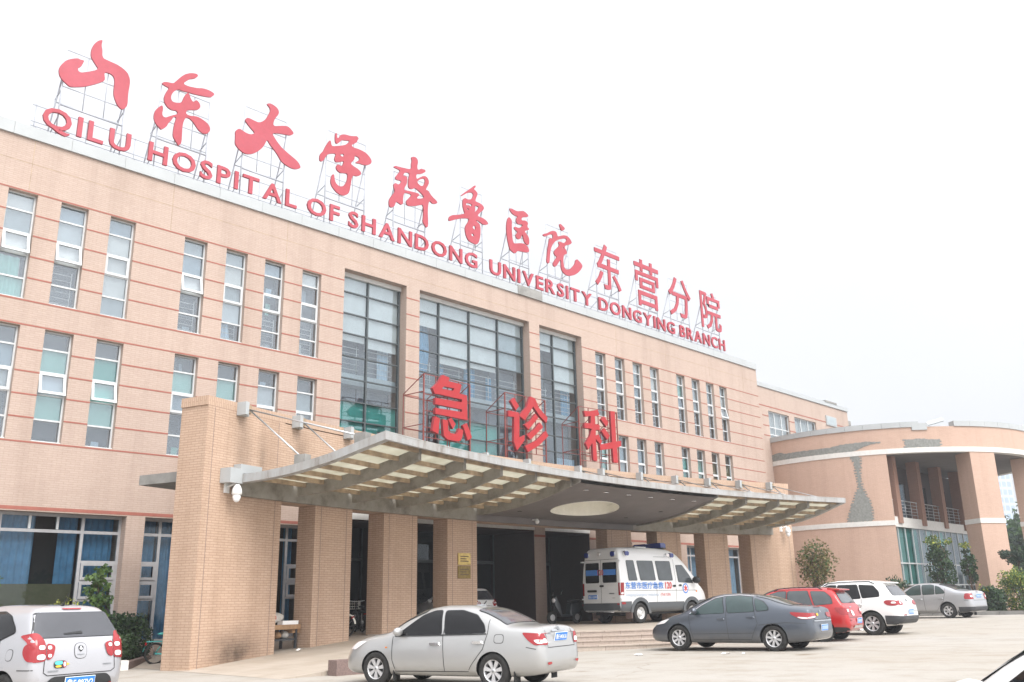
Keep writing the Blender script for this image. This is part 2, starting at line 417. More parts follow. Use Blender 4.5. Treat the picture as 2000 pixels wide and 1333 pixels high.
def sweep_poly(mb, outline, y0, y1, mat, edge_mat=None, hole_sets=()):
    """flat outline in (x,z) extruded from y0 (front) to y1"""
    loops = [outline]+list(hole_sets)
    vs = []; es = []
    for L in loops:
        i0 = len(vs); vs += [Vector((p[0], p[1])) for p in L]; es += [(i0+i, i0+(i+1) % len(L)) for i in range(len(L))]
    V, E_, F, *_ = delaunay_2d_cdt(vs, es, [], 3 if len(loops) > 1 else 1, 1e-5)
    if len(loops) > 1:
        def inside(pt, L):
            c = False; j = len(L)-1
            for i in range(len(L)):
                if (L[i][1] > pt[1]) != (L[j][1] > pt[1]) and pt[0] < (L[j][0]-L[i][0])*(pt[1]-L[i][1])/(L[j][1]-L[i][1])+L[i][0]: c = not c
                j = i
            return c
        V2, E2, F2, *_ = delaunay_2d_cdt(vs, es, [], 0, 1e-5); V = V2; F = []
        for f in F2:
            cx = sum(V[i][0] for i in f)/len(f); cz = sum(V[i][1] for i in f)/len(f)
            if inside((cx, cz), loops[0]) and not any(inside((cx, cz), h) for h in loops[1:]): F.append(f)
    fr = [(v[0], y0, v[1]) for v in V]; bk = [(v[0], y1, v[1]) for v in V]
    def up(f):
        a, b_, c = (V[i] for i in f[:3]); return ((b_[0]-a[0])*(c[1]-a[1])-(b_[1]-a[1])*(c[0]-a[0])) > 0
    mb.mesh(fr, [tuple(f) if up(f) else tuple(reversed(f)) for f in F], mat)
    mb.mesh(bk, [tuple(reversed(f)) if up(f) else tuple(f) for f in F], edge_mat or mat)
    for L in loops:
        n_ = len(L)
        for i in range(n_):
            a, b_ = L[i], L[(i+1) % n_]
            mb.face([(a[0], y0, a[1]), (a[0], y1, a[1]), (b_[0], y1, b_[1]), (b_[0], y0, b_[1])], edge_mat or mat)
def chaikin(P, k=1, closed=True):
    for _ in range(k):
        Q = []
        n_ = len(P)
        for i in range(n_ if closed else n_-1):
            a, b_ = P[i], P[(i+1) % n_]
            Q += [tuple(a[j]*.78+b_[j]*.22 for j in range(len(a))), tuple(a[j]*.22+b_[j]*.78 for j in range(len(a)))]
        P = Q
    return P
def text_mesh(body, offset=0.0, res=3):
    c = bpy.data.curves.new('t', 'FONT'); c.body = body; c.offset = offset; c.resolution_u = res
    o = bpy.data.objects.new('t', c); COL.objects.link(o)
    dg = bpy.context.evaluated_depsgraph_get(); dg.update()
    me = o.evaluated_get(dg).to_mesh()
    vs = [tuple(v.co) for v in me.vertices]; fs = [tuple(p.vertices) for p in me.polygons]
    o.evaluated_get(dg).to_mesh_clear(); bpy.data.objects.remove(o); bpy.data.curves.remove(c)
    return vs, fs
def text_poly(body, x0, x1, z0, z1, offset=0.0):
    """glyphs scaled into a rectangle: returns 2-D verts, faces and boundary edges"""
    vs, fs = text_mesh(body, offset)
    ax = min(v[0] for v in vs); bx = max(v[0] for v in vs); ay = min(v[1] for v in vs); by = max(v[1] for v in vs)
    P = [(x0+(v[0]-ax)/(bx-ax)*(x1-x0), z0+(v[1]-ay)/(by-ay)*(z1-z0)) for v in vs]
    # weld + boundary
    key = {}; idx = []; Q = []
    for p in P:
        k = (round(p[0], 4), round(p[1], 4))
        if k not in key: key[k] = len(Q); Q.append(p)
        idx.append(key[k])
    F = [tuple(idx[i] for i in f) for f in fs]; F = [f for f in F if len(set(f)) == len(f)]
    cnt = {}
    for f in F:
        for i in range(len(f)):
            a, b_ = f[i], f[(i+1) % len(f)]; cnt.setdefault(frozenset((a, b_)), []).append((a, b_))
    B = [e[0] for e in cnt.values() if len(e) == 1]
    return Q, F, B
def text_solid(mb, body, x0, x1, z0, z1, y0, y1, mat, edge, offset=0.0):
    Q, F, B = text_poly(body, x0, x1, z0, z1, offset)
    def up(f):
        a, b_, c = (Q[i] for i in f[:3]); return ((b_[0]-a[0])*(c[1]-a[1])-(b_[1]-a[1])*(c[0]-a[0])) > 0
    mb.mesh([(q[0], y0, q[1]) for q in Q], [f if up(f) else f[::-1] for f in F], mat)
    if edge:
        mb.mesh([(q[0], y1, q[1]) for q in Q], [f[::-1] if up(f) else f for f in F], edge)
        for a, b_ in B:
            p, q = Q[a], Q[b_]; mb.face([(p[0], y0, p[1]), (q[0], y0, q[1]), (q[0], y1, q[1]), (p[0], y1, p[1])], edge)

# ================================================================== GROUND
def build_ground():
    mb = MB()
    xs = [-400, -120, -60, -40]+[-30+2*i for i in range(46)]+[75, 110, 200, 500, 1200]
    ys = [-400, -120, -60]+[-40+2*i for i in range(36)]+[45, 80, 200, 600, 1200]
    V = [(x, y, gz(x, y)) for y in ys for x in xs]; nx = len(xs)
    F = [(j*nx+i, j*nx+i+1, (j+1)*nx+i+1, (j+1)*nx+i) for j in range(len(ys)-1) for i in range(nx-1)]
    mb.mesh(V, F, 'ground_concrete', True)
    structure(mb.build('ground'))
build_ground()
PZ = .52                                    # entrance platform
def pz(x):                                  # ramps at both ends of the platform
    if x < -14.2: return 0.004
    if x < -7: return .004+(PZ-.004)*(x+14.2)/7.2
    if x < 9.5: return PZ
    if x < 17: return PZ+(x-9.5)/7.5*(.40-PZ)
    return .40
CX2, CY2, RT = 2.0, 0.0, 9.95               # convex front of the platform
def front_y(x):
    if x < -6.4: return -8.9-(x+6.4)*.11
    if x > 10.4: return -8.9+(10.4-x)*0.0
    return CY2-sqrt(max(0.1, RT*RT-(x-CX2)**2)) if abs(x-CX2) < 8.4 else -5.33-0
def build_platform():
    mb = MB()
    xs = [-14.2+.5*i for i in range(63)]
    def fy(x):
        d = x-CX2
        yc = CY2-sqrt(max(.01, RT*RT-d*d)) if abs(d) < RT-.05 else 0
        yr = -9.2 if x < CX2 else -6.5
        return min(yc, yr) if (x < -7.5 or x > 9.5) else yc
    ya = [fy(x) for x in xs]
    for i in range(len(xs)-1):
        if abs(ya[i]-ya[i+1]) > 2.5:      # step between ramp and stairs: a side face
            x = xs[i+1] if ya[i] < ya[i+1] else xs[i]
            mb.face([(x, min(ya[i], ya[i+1]), -.1), (x, max(ya[i], ya[i+1]), -.1), (x, max(ya[i], ya[i+1]), pz(x)), (x, min(ya[i], ya[i+1]), pz(x))], 'granite_dark')
            hi = min(ya[i], ya[i+1]); lo = max(ya[i], ya[i+1])
            if ya[i] < ya[i+1]: ya_i = (ya[i], ya[i])
            else: ya_i = (ya[i+1], ya[i+1])
        else: ya_i = (ya[i], ya[i+1])
        for j in range(8):
            P = []
            for (ii, jj) in ((i, j), (i+1, j), (i+1, j+1), (i, j+1)):
                x = xs[ii]; y0_ = ya_i[ii-i]; y = y0_+(2.6-y0_)*jj/8; P.append((x, y, pz(x)))
            mb.face(P, 'paving')
        a, b_ = (xs[i], ya_i[0]), (xs[i+1], ya_i[1])
        mb.face([(a[0], a[1], -.1), (b_[0], b_[1], -.1), (b_[0], b_[1], pz(b_[0])), (a[0], a[1], pz(a[0]))], 'paving')
    structure(mb.build('platform'))
    # curved granite steps
    mb = MB()
    a0, a1, n_ = radians(198), radians(325), 60
    zt = [PZ-.115*k for k in (1, 2, 3)]
    for k in range(3):
        r0, r1 = RT+.33*k, RT+.33*(k+1)
        for i in range(n_):
            t0, t1 = a0+(a1-a0)*i/n_, a0+(a1-a0)*(i+1)/n_
            p = lambda r, t, z: (CX2+r*cos(t), CY2+r*sin(t), z)
            mb.face([p(r0-.03, t0, zt[k]), p(r1, t0, zt[k]), p(r1, t1, zt[k]), p(r0-.03, t1, zt[k])], 'granite_step', [(t0*r1, .05), (t0*r1, .09), (t1*r1, .09), (t1*r1, .05)])
            zb = zt[k]-.115 if k < 2 else -.05
            zc = zt[k]-.03
            # nosing + riser
            mb.face([p(r1, t0, zt[k]), p(r1, t0, zc), p(r1, t1, zc), p(r1, t1, zt[k])], 'granite_step', [(t0*r1, .09), (t0*r1, .07), (t1*r1, .07), (t1*r1, .09)])
            mb.face([p(r1, t0, zc), p(r1-.02, t0, zc), p(r1-.02, t1, zc), p(r1, t1, zc)], 'granite_step', [(t0*r1, .07)]*2+[(t1*r1, .07)]*2)
            mb.face([p(r1-.02, t0, zc), p(r1-.02, t0, zb), p(r1-.02, t1, zb), p(r1-.02, t1, zc)], 'granite_step', [(t0*r1+k*.5, .15), (t0*r1+k*.5, .015), (t1*r1+k*.5, .015), (t1*r1+k*.5, .15)])
    for i in range(n_):    # top riser under the platform edge
        t0, t1 = a0+(a1-a0)*i/n_, a0+(a1-a0)*(i+1)/n_
        p = lambda r, t, z: (CX2+r*cos(t), CY2+r*sin(t), z)
        mb.face([p(RT+.03, t0, PZ+.004), p(RT+.03, t1, PZ+.004), p(RT-.35, t1, PZ+.004), p(RT-.35, t0, PZ+.004)][::-1], 'granite_step', [(t0*RT, .05), (t0*RT, .09), (t1*RT, .09), (t1*RT, .05)])
        mb.face([p(RT+.03, t0, PZ+.004), p(RT+.03, t0, PZ-.03), p(RT+.03, t1, PZ-.03), p(RT+.03, t1, PZ+.004)], 'granite_step', [(t0*RT, .09), (t0*RT, .07), (t1*RT, .07), (t1*RT, .09)])
        mb.face([p(RT+.01, t0, PZ-.03), p(RT+.01, t0, PZ-.115), p(RT+.01, t1, PZ-.115), p(RT+.01, t1, PZ-.03)], 'granite_step', [(t0*RT+.7, .15), (t0*RT+.7, .015), (t1*RT+.7, .015), (t1*RT+.7, .15)])
    structure(mb.build('steps'))
build_platform()

# ================================================================== HOSPITAL (main block, front at y = 0)
XL, XR = -24.0, 22.48
ZR = 14.17
def wall_grid(mb, xs0, xs1, z0, z1, openings, depth, mat, y=0.0, uoff=0.0):
    xs = sorted({xs0, xs1, *[v for o in openings for v in o[:2] if xs0 < v < xs1]}); zs = sorted({z0, z1, *[v for o in openings for v in o[2:4] if z0 < v < z1]})
    for i in range(len(xs)-1):
        for j in range(len(zs)-1):
            cx, cz = (xs[i]+xs[i+1])/2, (zs[j]+zs[j+1])/2
            if any(o[0] < cx < o[1] and o[2] < cz < o[3] for o in openings): continue
            P = [(xs[i], zs[j]), (xs[i+1], zs[j]), (xs[i+1], zs[j+1]), (xs[i], zs[j+1])]
            mb.face([(p[0], y, p[1]) for p in P], mat, [(p[0]+uoff, p[1]) for p in P])
    for o in openings:
        a, b_, c, d = o[:4]; D = o[4] if len(o) > 4 else depth
        mb.face([(a, y, c), (a, y, d), (a, y+D, d), (a, y+D, c)], mat, [(a, c), (a, d), (a+D, d), (a+D, c)])
        mb.face([(b_, y, d), (b_, y, c), (b_, y+D, c), (b_, y+D, d)], mat, [(b_, d), (b_, c), (b_+D, c), (b_+D, d)])
        mb.face([(a, y, d), (b_, y, d), (b_, y+D, d), (a, y+D, d)], mat, [(a, d), (b_, d), (b_, d+D), (a, d+D)])
        mb.face([(a, y, c), (a, y+D, c), (b_, y+D, c), (b_, y, c)], mat, [(a, c), (a, c+D), (b_, c+D), (b_, c)])

hosp = empty('hospital_building', (0, 0, 0), 0, 'long salmon brick hospital block with rows of narrow windows and a white roof edge', 'building')
WIN_X = [(7.56, 8.33), (9.02, 9.78), (10.43, 11.19), (11.85, 12.61), (14.16, 14.92), (15.55, 16.31), (16.94, 17.70), (18.26, 19.02)]
UZ = (9.49, 12.54); LZ = (5.68, 8.75)
CW = [(-6.59, -3.73), (-3.08, 3.08), (3.73, 6.59)]
GW_L = [(-17.6, -13.58), (-13.05, -10.6), (-10.0, -7.7)]
GW_R = [(7.75, 9.6), (11.2, 13.4), (14.0, 15.9), (17.4, 19.3), (20.0, 21.8)]
ops = []
for a, b_ in WIN_X:
    for s in (1, -1):
        x0, x1 = (a, b_) if s > 0 else (-b_, -a)
        ops += [(x0, x1, UZ[0], UZ[1], .55), (x0, x1, LZ[0], LZ[1], .55)]
for a, b_ in CW:
    ops.append((a, b_, 4.4, 13.05, 1.0)); ops.append((a, b_, .2, 4.15, 2.6))
for a, b_ in GW_L+GW_R: ops.append((a, b_, .45, 3.86, .9))
ops.append((-22.6, -18.2, .45, 3.86, .9))
mb = MB(); wall_grid(mb, XL, XR, -.3, ZR, ops, .5, 'facade_brick')
# side walls, roof, back
for x, s in ((XL, -1), (XR, 1)):
    P = [(x, 0, -.3), (x, 18, -.3), (x, 18, ZR), (x, 0, ZR)]
    mb.face(P if s > 0 else P[::-1], 'facade_brick', [(q[1], q[2]) for q in (P if s > 0 else P[::-1])])
mb.face([(XL, 18, -.3), (XR, 18, -.3), (XR, 18, ZR), (XL, 18, ZR)][::-1], 'facade_brick', [(0, 0), (1, 0), (1, 1), (0, 1)])
mb.face([(XL, .35, 13.9), (XR, .35, 13.9), (XR, 18, 13.9), (XL, 18, 13.9)], 'concrete_grey')
mb.face([(XL, .32, 13.85), (XR, .32, 13.85), (XR, .32, ZR), (XL, .32, ZR)][::-1], 'concrete_grey')
mb.build('wall', hosp)
# coping: metal panels with fine joints, one stretch weathered
mb = MB()
x = XL
while x < XR:
    x2 = min(x+1.55, XR)
    st = 2.2 < x < 3.4
    mb.box((x+.004, -.07-(0.02 if st else 0), ZR-.02), (x2-.004, .42, ZR+.34+(.06 if st else 0)), 'coping_panel' if not st else 'concrete_grey')
    x = x2
mb.box((XL, -.055, ZR), (XR, .40, ZR+.32), 'concrete_grey')
mb.build('coping', hosp)
# red brick string courses, broken at the openings
mb = MB()
bz = [UZ[1]-i*.61 for i in range(6)]+[LZ[1]-i*.614 for i in range(6)]
spans_all = sorted([(s*a if s > 0 else -b_, s*b_ if s > 0 else -a) for a, b_ in WIN_X for s in (1, -1)])
def minus(x0, x1, cuts):
    out = []; c = x0
    for a, b_ in sorted(cuts):
        if a > c: out.append((c, min(a, x1)))
        c = max(c, b_)
    if c < x1: out.append((c, x1))
    return out
for k, z in enumerate(bz):
    full = k in (0, 5, 6, 11)
    cuts = list(CW) if full else CW+spans_all
    zz = z+(.035 if k in (0, 6) else -.035 if k in (5, 11) else 0)
    for a, b_ in minus(XL, XR, cuts): mb.box((a, -.006, zz-.021), (b_, .02, zz+.021), 'red_band')
for z in (10.1-.61*2, 7.53-.61*4): pass
for a, b_ in minus(XL, XR, CW): mb.box((a, -.006, 3.89), (b_, .02, 3.98), 'red_band')
mb.build('red_band', hosp)
# fine panel joints on the blank top
mb = MB()
for z in (13.42,): 
    for a, b_ in minus(XL, XR, []): mb.box((a, -.002, z-.008), (b_, .01, z+.008), 'rust_purlin')
for x in (-20.5, -17.2, -13.1, -9.0, 9.2, 13.3, 17.4, 20.9): mb.box((x-.007, -.002, 12.62), (x+.007, .01, ZR-.03), 'rust_purlin')
mb.build('joint', hosp)

def guard_rail(mb, x0, x1, z0, z1, y, mat='white_alu', n=6, posts=(0.0, .83)):
    for i in range(n):
        z = z0+(z1-z0)*(i+.5)/n; mb.bar((x0, y, z), (x1-.08, y, z), .011 if i < n-1 else .018, mat, 5)
    for p_ in posts: mb.bar((x0+(x1-x0)*p_+.02, y, z0), (x0+(x1-x0)*p_+.02, y, z1), .016, mat, 5)
def curtain(mb, x0, x1, z0, z1, y, mat, amp=.04, per=.16, seed=0, taper=0.0):
    rnd = random.Random(seed); n_ = max(6, int((x1-x0)/.03)); V = []; ph = rnd.random()*6
    rows = 6
    for j in range(rows+1):
        f = j/rows; z = z1+(z0-z1)*f
        for i in range(n_+1):
            u = i/n_; xx = x0+(x1-x0)*(u*(1-taper*sin(pi*f)*.5))
            V.append((xx, y+amp*sin(2*pi*(x1-x0)*u/per+ph+.4*sin(f*4+ph)), z))
    F = [(j*(n_+1)+i, (j+1)*(n_+1)+i, (j+1)*(n_+1)+i+1, j*(n_+1)+i+1) for j in range(rows) for i in range(n_)]
    mb.mesh(V, F, mat, True)
WF = [0, .165, .375, .58, .80, 1.0]
def tall_window(x0, x1, z0, z1, style, open_sash=False, seed=0, rail=True):
    """five stacked panes, the third a hinged sash"""
    rnd = random.Random(seed); h = z1-z0; yb = .15
    f = MB(); t = .045
    f.box((x0, yb, z0), (x0+t, yb+.07, z1), 'white_alu'); f.box((x1-t, yb, z0), (x1, yb+.07, z1), 'white_alu')
    f.box((x0+t, yb+.002, z1-t), (x1-t, yb+.068, z1), 'white_alu'); f.box((x0+t, yb+.002, z0), (x1-t, yb+.068, z0+t), 'white_alu')
    f.box((x0-.0, yb-.11, z0), (x1, yb-.001, z0+.03), 'white_alu')
    lv = [z1-h*q for q in WF]
    for q in lv[1:-1]: f.box((x0+t, yb+.002, q-.024), (x1-t, yb+.068, q+.024), 'white_alu')
    win = f.build('window', hosp)
    g = MB()
    for i in range(5):
        if i == 2: continue
        t1_, t2_ = rnd.uniform(-.006, .006), rnd.uniform(-.006, .006); g.face([(x0+t, yb+.035+t1_, lv[i+1]), (x1-t, yb+.035-t2_, lv[i+1]), (x1-t, yb+.035-t1_, lv[i]), (x0+t, yb+.035+t2_, lv[i])], 'window_glass')
    g.build('glass', win)
    s = MB(); a, b_ = lv[3]+.01, lv[2]-.01; X0, X1 = x0+t*.6, x1-t*.6; q = .075
    M = Matrix.Translation((0, yb-.02, b_)) @ Matrix.Rotation(radians(-13 if open_sash else 0), 4, 'X') @ Matrix.Translation((0, -yb+.02, -b_))
    for (p0, p1) in (((X0, a), (X0+q, b_)), ((X1-q, a), (X1, b_)), ((X0+q, a), (X1-q, a+q)), ((X0+q, b_-q), (X1-q, b_))):
        s.box((p0[0], yb-.03, p0[1]), (p1[0], yb+.02, p1[1]), 'white_alu', M)
    P = [M @ Vector(v) for v in ((X0+q, yb, a+q), (X1-q, yb, a+q), (X1-q, yb, b_-q), (X0+q, yb, b_-q))]
    s.face(P, 'window_glass'); s.build('sash', win)
    k = MB()
    for i in range(5):
        yb2 = .27 if style[i] != D_ else .5
        ms = rnd.choice([G_, G_, 'blind_blue', 'blind_pale']) if style[i] == G_ else rnd.choice([D_, D_, 'room_dark']) if style[i] == D_ else style[i]
        k.face([(x0, yb2, lv[i+1]), (x1, yb2, lv[i+1]), (x1, yb2, lv[i]), (x0, yb2, lv[i])], ms)
        if style[i] == D_ and rnd.random() < .4:      # something pale standing in the room
            a_ = x0+.1+rnd.random()*.35; h_ = (lv[i]-lv[i+1])*rnd.uniform(.3, .9); k.face([(a_, .47, lv[i+1]), (a_+rnd.uniform(.1, .25), .47, lv[i+1]), (a_+rnd.uniform(.1, .25), .47, lv[i+1]+h_), (a_, .47, lv[i+1]+h_)], rnd.choice(['blind_pale', 'curtain_pale', 'blind_blue', 'pale_teal']))
    k.build('blind', win)  # some panes blinds, others sheets coloured as the dim room
    if rail:
        r_ = MB(); guard_rail(r_, x0+.06, x1-.06, z0+.06, z0+h*.36, yb+.16); r_.build('guard_rail', win)
    return win
P_, G_, T_, D_, L_ = 'blind_white', 'blind_grey', 'teal_film', 'room_grey', 'pale_teal'
upper = {-8: (G_, G_, P_, G_, D_), -7: (P_, G_, P_, D_, L_), -6: (G_, G_, P_, D_, D_), -5: (G_, P_, P_, P_, G_), -4: (G_, G_, P_, D_, D_), -3: (G_, P_, G_, G_, D_), -2: (G_, D_, D_, D_, D_), -1: (P_, D_, D_, D_, D_),
         1: (G_, D_, G_, D_, D_), 2: (G_, D_, G_, D_, D_), 3: (P_, G_, G_, D_, D_), 4: (P_, P_, G_, D_, D_), 5: (P_, L_, G_, D_, D_), 6: (G_, G_, G_, D_, D_), 7: (G_, G_, P_, D_, D_), 8: (G_, P_, P_, D_, D_)}
lower = {-8: (D_, G_, D_, D_, D_), -7: (D_, G_, G_, D_, D_), -6: (D_, L_, G_, L_, D_), -5: (D_, T_, T_, L_, D_), -4: (D_, L_, G_, D_, D_), -3: (D_, L_, L_, D_, D_), -2: (D_, G_, G_, D_, D_), -1: (D_, G_, G_, D_, D_),
         1: (D_, L_, L_, D_, D_), 2: (D_, G_, G_, D_, D_), 3: (D_, G_, G_, D_, D_), 4: (D_, G_, G_, D_, D_), 5: (D_, T_, T_, D_, D_), 6: (D_, L_, L_, D_, D_), 7: (D_, 'olive_board', 'olive_board', D_, D_), 8: (D_, 'olive_board', L_, D_, D_)}
open_u = {-7, -6, -4, 8}; open_l = {-6, -5}
for i, (a, b_) in enumerate(WIN_X):
    for s in (1, -1):
        # outermost group is listed from the inner window outwards
        k = s*(i+1); x0, x1 = (a, b_) if s > 0 else (-b_, -a)
        if s < 0: k = {1: -1, 2: -2, 3: -3, 4: -4, 5: -5, 6: -6, 7: -7, 8: -8}[i+1]
        wu = tall_window(x0, x1, UZ[0], UZ[1], upper[k], k in open_u, k+20)
        wl = tall_window(x0, x1, LZ[0], LZ[1], lower[k], k in open_l, k+50, rail=False)
        if k in (-7, -4, -3):
            c = MB(); cm = {-7: 'mint', -4: 'curtain_pale', -3: 'curtain_pale'}[k]
            if k == -7: curtain(c, x0+.05, x0+.6, UZ[0], UZ[0]+1.2, .25, 'pale_teal', .03, .2, k)
            else: curtain(c, x0+.04, x1-.25, UZ[0]+(.1 if k == -3 else 1.5), UZ[1]-.45, .34, cm, .04, .22, k, .6)
            c.build('curtain', wu)
        if k in (2, 3, 4): 
            c = MB(); curtain(c, x0+.05, x1-.05, LZ[0], LZ[0]+2.1, .36, 'curtain_pale', .03, .15, k); c.build('curtain', wl)

# three tall curtain walls over the entrance
rows = [13.05, 12.34, 11.53, 10.78, 9.94, 9.12, 8.30, 7.60, 6.9, 6.2, 5.5, 4.75]
def curtain_wall(x0, x1, cols, style, seed):
    yb = .42
    f = MB()
    for i, c in enumerate(cols):
        wd = .03
        f.box((c-wd, yb-.05, 4.4), (c+wd, yb+.06, 13.05), 'dark_alu')
    for z in rows[1:]: f.box((x0, yb-.035, z-.022), (x1, yb+.05, z+.022), 'dark_alu')
    f.box((x0, yb-.1, 12.90), (x1, yb+.05, 13.05), 'blind_white')
    cw = f.build('curtain_wall', hosp)
    g = MB()
    for i in range(len(cols)-1):
        for j in range(len(rows)-1):
            tx = random.Random(seed*100+i*20+j).uniform(-.004, .004)
            g.face([(cols[i]+.04, yb+tx, rows[j+1]+.03), (cols[i+1]-.04, yb-tx, rows[j+1]+.03), (cols[i+1]-.04, yb-tx, rows[j]-.03), (cols[i]+.04, yb+tx, rows[j]-.03)], 'curtain_glass')
    g.build('glass', cw)
    k = MB()
    for i in range(len(cols)-1):
        for j in range(len(rows)-1):
            m_ = style[i][j] if j < len(style[i]) else D_
            yy = .50 if m_ in (P_, T_, L_, G_) else .98
            k.face([(cols[i]+.02, yy, rows[j+1]), (cols[i+1]-.02, yy, rows[j+1]), (cols[i+1]-.02, yy, rows[j]), (cols[i]+.02, yy, rows[j])], m_)
            if m_ == P_ and j+1 < len(style[i]) and style[i][j+1] == D_:
                hh = random.Random(seed+i*7+j).uniform(.15, .55); k.face([(cols[i]+.05, .50, rows[j+1]-hh), (cols[i+1]-.05, .50, rows[j+1]-hh), (cols[i+1]-.05, .50, rows[j+1]), (cols[i]+.05, .50, rows[j+1])], m_)
    k.face([(x0, .995, 4.4), (x1, .995, 4.4), (x1, .995, 13.05), (x0, .995, 13.05)], 'dim_interior')
    # floor slab edge behind the glass
    k.box((x0+.02, .56, 8.95), (x1-.02, .98, 9.35), 'blind_grey')
    k.build('blind', cw)
    r_ = MB()
    for i in range(len(cols)-1): guard_rail(r_, cols[i]+.1, cols[i+1]-.05, 9.45, 10.45, .70, n=5, posts=(.83,))
    r_.build('guard_rail', cw)
    return cw
c1 = curtain_wall(-6.59, -3.73, [-6.55, -5.24, -3.77], [[P_, P_, P_, D_, D_, D_, T_, T_, D_], [P_, P_, P_, D_, D_, D_, T_, T_, D_]], 1)
c2 = curtain_wall(-3.08, 3.08, [-3.04, -1.76, -.12, 1.52, 3.04], [[P_, D_, D_, D_, D_, D_, D_, D_, D_], [P_, P_, P_, D_, D_, G_, T_, T_, D_], [P_, P_, P_, D_, D_, D_, T_, T_, D_], [P_, G_, G_, D_, D_, D_, D_, D_, D_]], 2)
c3 = curtain_wall(3.73, 6.59, [3.77, 5.0, 6.55], [[P_, D_, D_, D_, D_, D_, D_, D_, D_], [P_, P_, P_, D_, D_, D_, D_, D_, D_]], 3)
def cur(parent, *a, **k):
    c = MB(); curtain(c, *a, **k); c.build('curtain', parent)
cur(c1, -4.45, -3.95, 9.3, 10.9, .78, 'curtain_pale', seed=3); cur(c1, -6.5, -6.2, 9.8, 10.9, .78, 'curtain_pale', seed=4)
cur(c2, -2.6, -2.1, 10.0, 12.0, .78, 'curtain_blue', seed=5, taper=-.5); cur(c2, -1.5, -1.2, 9.4, 10.5, .78, 'curtain_blue', seed=6); cur(c2, -.05, .5, 9.3, 10.6, .78, 'curtain_blue', seed=7); cur(c2, 1.2, 1.48, 9.3, 10.4, .78, 'curtain_blue', seed=8)
cur(c2, -3.0, -1.8, 4.8, 6.9, .62, 'curtain_pale', seed=9); cur(c2, -1.7, -.2, 4.8, 6.2, .60, 'curtain_pale', seed=10)
cur(c3, 5.9, 6.5, 9.3, 11.0, .78, 'curtain_blue', seed=11); cur(c3, 5.1, 6.5, 4.8, 7.4, .62, 'curtain_pale', seed=12); cur(c2, 2.3, 3.0, 4.8, 7.0, .7, 'curtain_pale', seed=13)

# ground-floor windows
def ground_window(x0, x1, cols, side, seed, curtains, mat='alu_grey'):
    yb = .30; f = MB(); t = .04; z0, z1 = .45, 3.86
    xs = [x0+.03]+cols+[x1-.03]
    for c in xs: f.box((c-t, yb, z0), (c+t, yb+.07, z1), mat)
    f.box((x0, yb+.002, 3.36), (x1, yb+.068, 3.44), mat); f.box((x0, yb+.002, 3.78), (x1, yb+.068, 3.86), mat); f.box((x0, yb+.002, .45), (x1, yb+.068, .55), mat)
    if side is not None:
        a, b_ = xs[side], xs[side+1]
        for z in (2.62, 2.12, 1.62): f.box((a+t, yb+.002, z-.03), (b_-t, yb+.068, z+.03), mat)
        for (za, zb) in ((2.15, 2.59), (1.65, 2.09)):
            q = .07; A, B_ = a+t+.01, b_-t-.01
            f.box((A, yb-.025, za), (A+q, yb-.001, zb), mat); f.box((B_-q, yb-.025, za), (B_, yb-.001, zb), mat)
            f.box((A+q, yb-.025, za), (B_-q, yb-.001, za+q), mat); f.box((A+q, yb-.025, zb-q), (B_-q, yb-.001, zb), mat)
    win = f.build('window', hosp)
    g = MB(); g.face([(x0, yb+.035, z0), (x1, yb+.035, z0), (x1, yb+.035, z1), (x0, yb+.035, z1)], 'dark_glass'); g.build('glass', win)
    k = MB(); k.face([(x0, .89, z0), (x1, .89, z0), (x1, .89, z1), (x0, .89, z1)], 'dark_interior'); k.build('blind', win)  # backing sheet: unlit room's darkness put into its colour
    for q, (a, b_, m_) in enumerate(curtains):
        c = MB(); curtain(c, a, b_, z0, 3.84, .55, m_, .035, .17, seed+q); c.build('curtain', win)
    return win
CB = 'curtain_blue'
w1 = ground_window(-17.6, -13.58, [-16.7, -14.62], 2, 1, [(-17.5, -16.75, CB), (-16.65, -15.75, CB), (-15.15, -14.66, CB), (-14.58, -13.7, CB)])
m_ = MB()
for x in (-15.98, -15.28): m_.box((x-.03, .303, 3.45), (x+.03, .367, 3.78), 'white_alu')
m_.build('frame', w1)
m_ = MB(); m_.face([(-16.64, .50, .5), (-14.68, .50, .5), (-14.68, .50, 2.05), (-16.64, .50, 2.05)], 'olive_board'); m_.build('panel', w1)  # sheet behind the glass: reflected olive ground put into its colour
ground_window(-22.6, -18.2, [-21.5, -19.4], 2, 5, [(-19.3, -18.3, CB)])
ground_window(-13.05, -10.6, [-12.45], 0, 2, [(-13.0, -12.5, CB), (-12.4, -11.4, CB)])
ground_window(-10.0, -7.7, [-8.25], 1, 3, [(-9.5, -8.4, CB), (-8.2, -7.9, CB)])
for i, (a, b_) in enumerate(GW_R): ground_window(a, b_, [a+(b_-a)*.38], 0, 10+i, [(a+.1, b_-.1, 'curtain_pale')])
# entrance recess: dark glass doors, pale lintel, lining coloured dark for its shade
mb = MB()
for a, b_ in CW:
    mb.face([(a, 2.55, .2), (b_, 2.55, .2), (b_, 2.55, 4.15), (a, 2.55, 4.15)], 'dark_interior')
    mb.box((a, -.03, 4.15), (b_, .25, 4.4), 'white_stone')
    n_ = 4 if b_-a > 4 else 2
    for i in range(n_+1):
        x = a+(b_-a)*i/n_; mb.box((max(a, x-.05), 2.3, PZ), (min(b_, x+.05), 2.4, 4.15), 'dark_alu')
    mb.box((a, 2.31, 2.9), (b_, 2.39, 3.02), 'dark_alu')
for a, b_ in CW:
    for x, sg in ((a, 1), (b_, -1)):
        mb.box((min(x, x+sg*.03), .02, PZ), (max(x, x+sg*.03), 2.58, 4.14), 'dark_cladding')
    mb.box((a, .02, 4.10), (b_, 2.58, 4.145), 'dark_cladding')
door = mb.build('entrance_door', hosp)
g = MB()
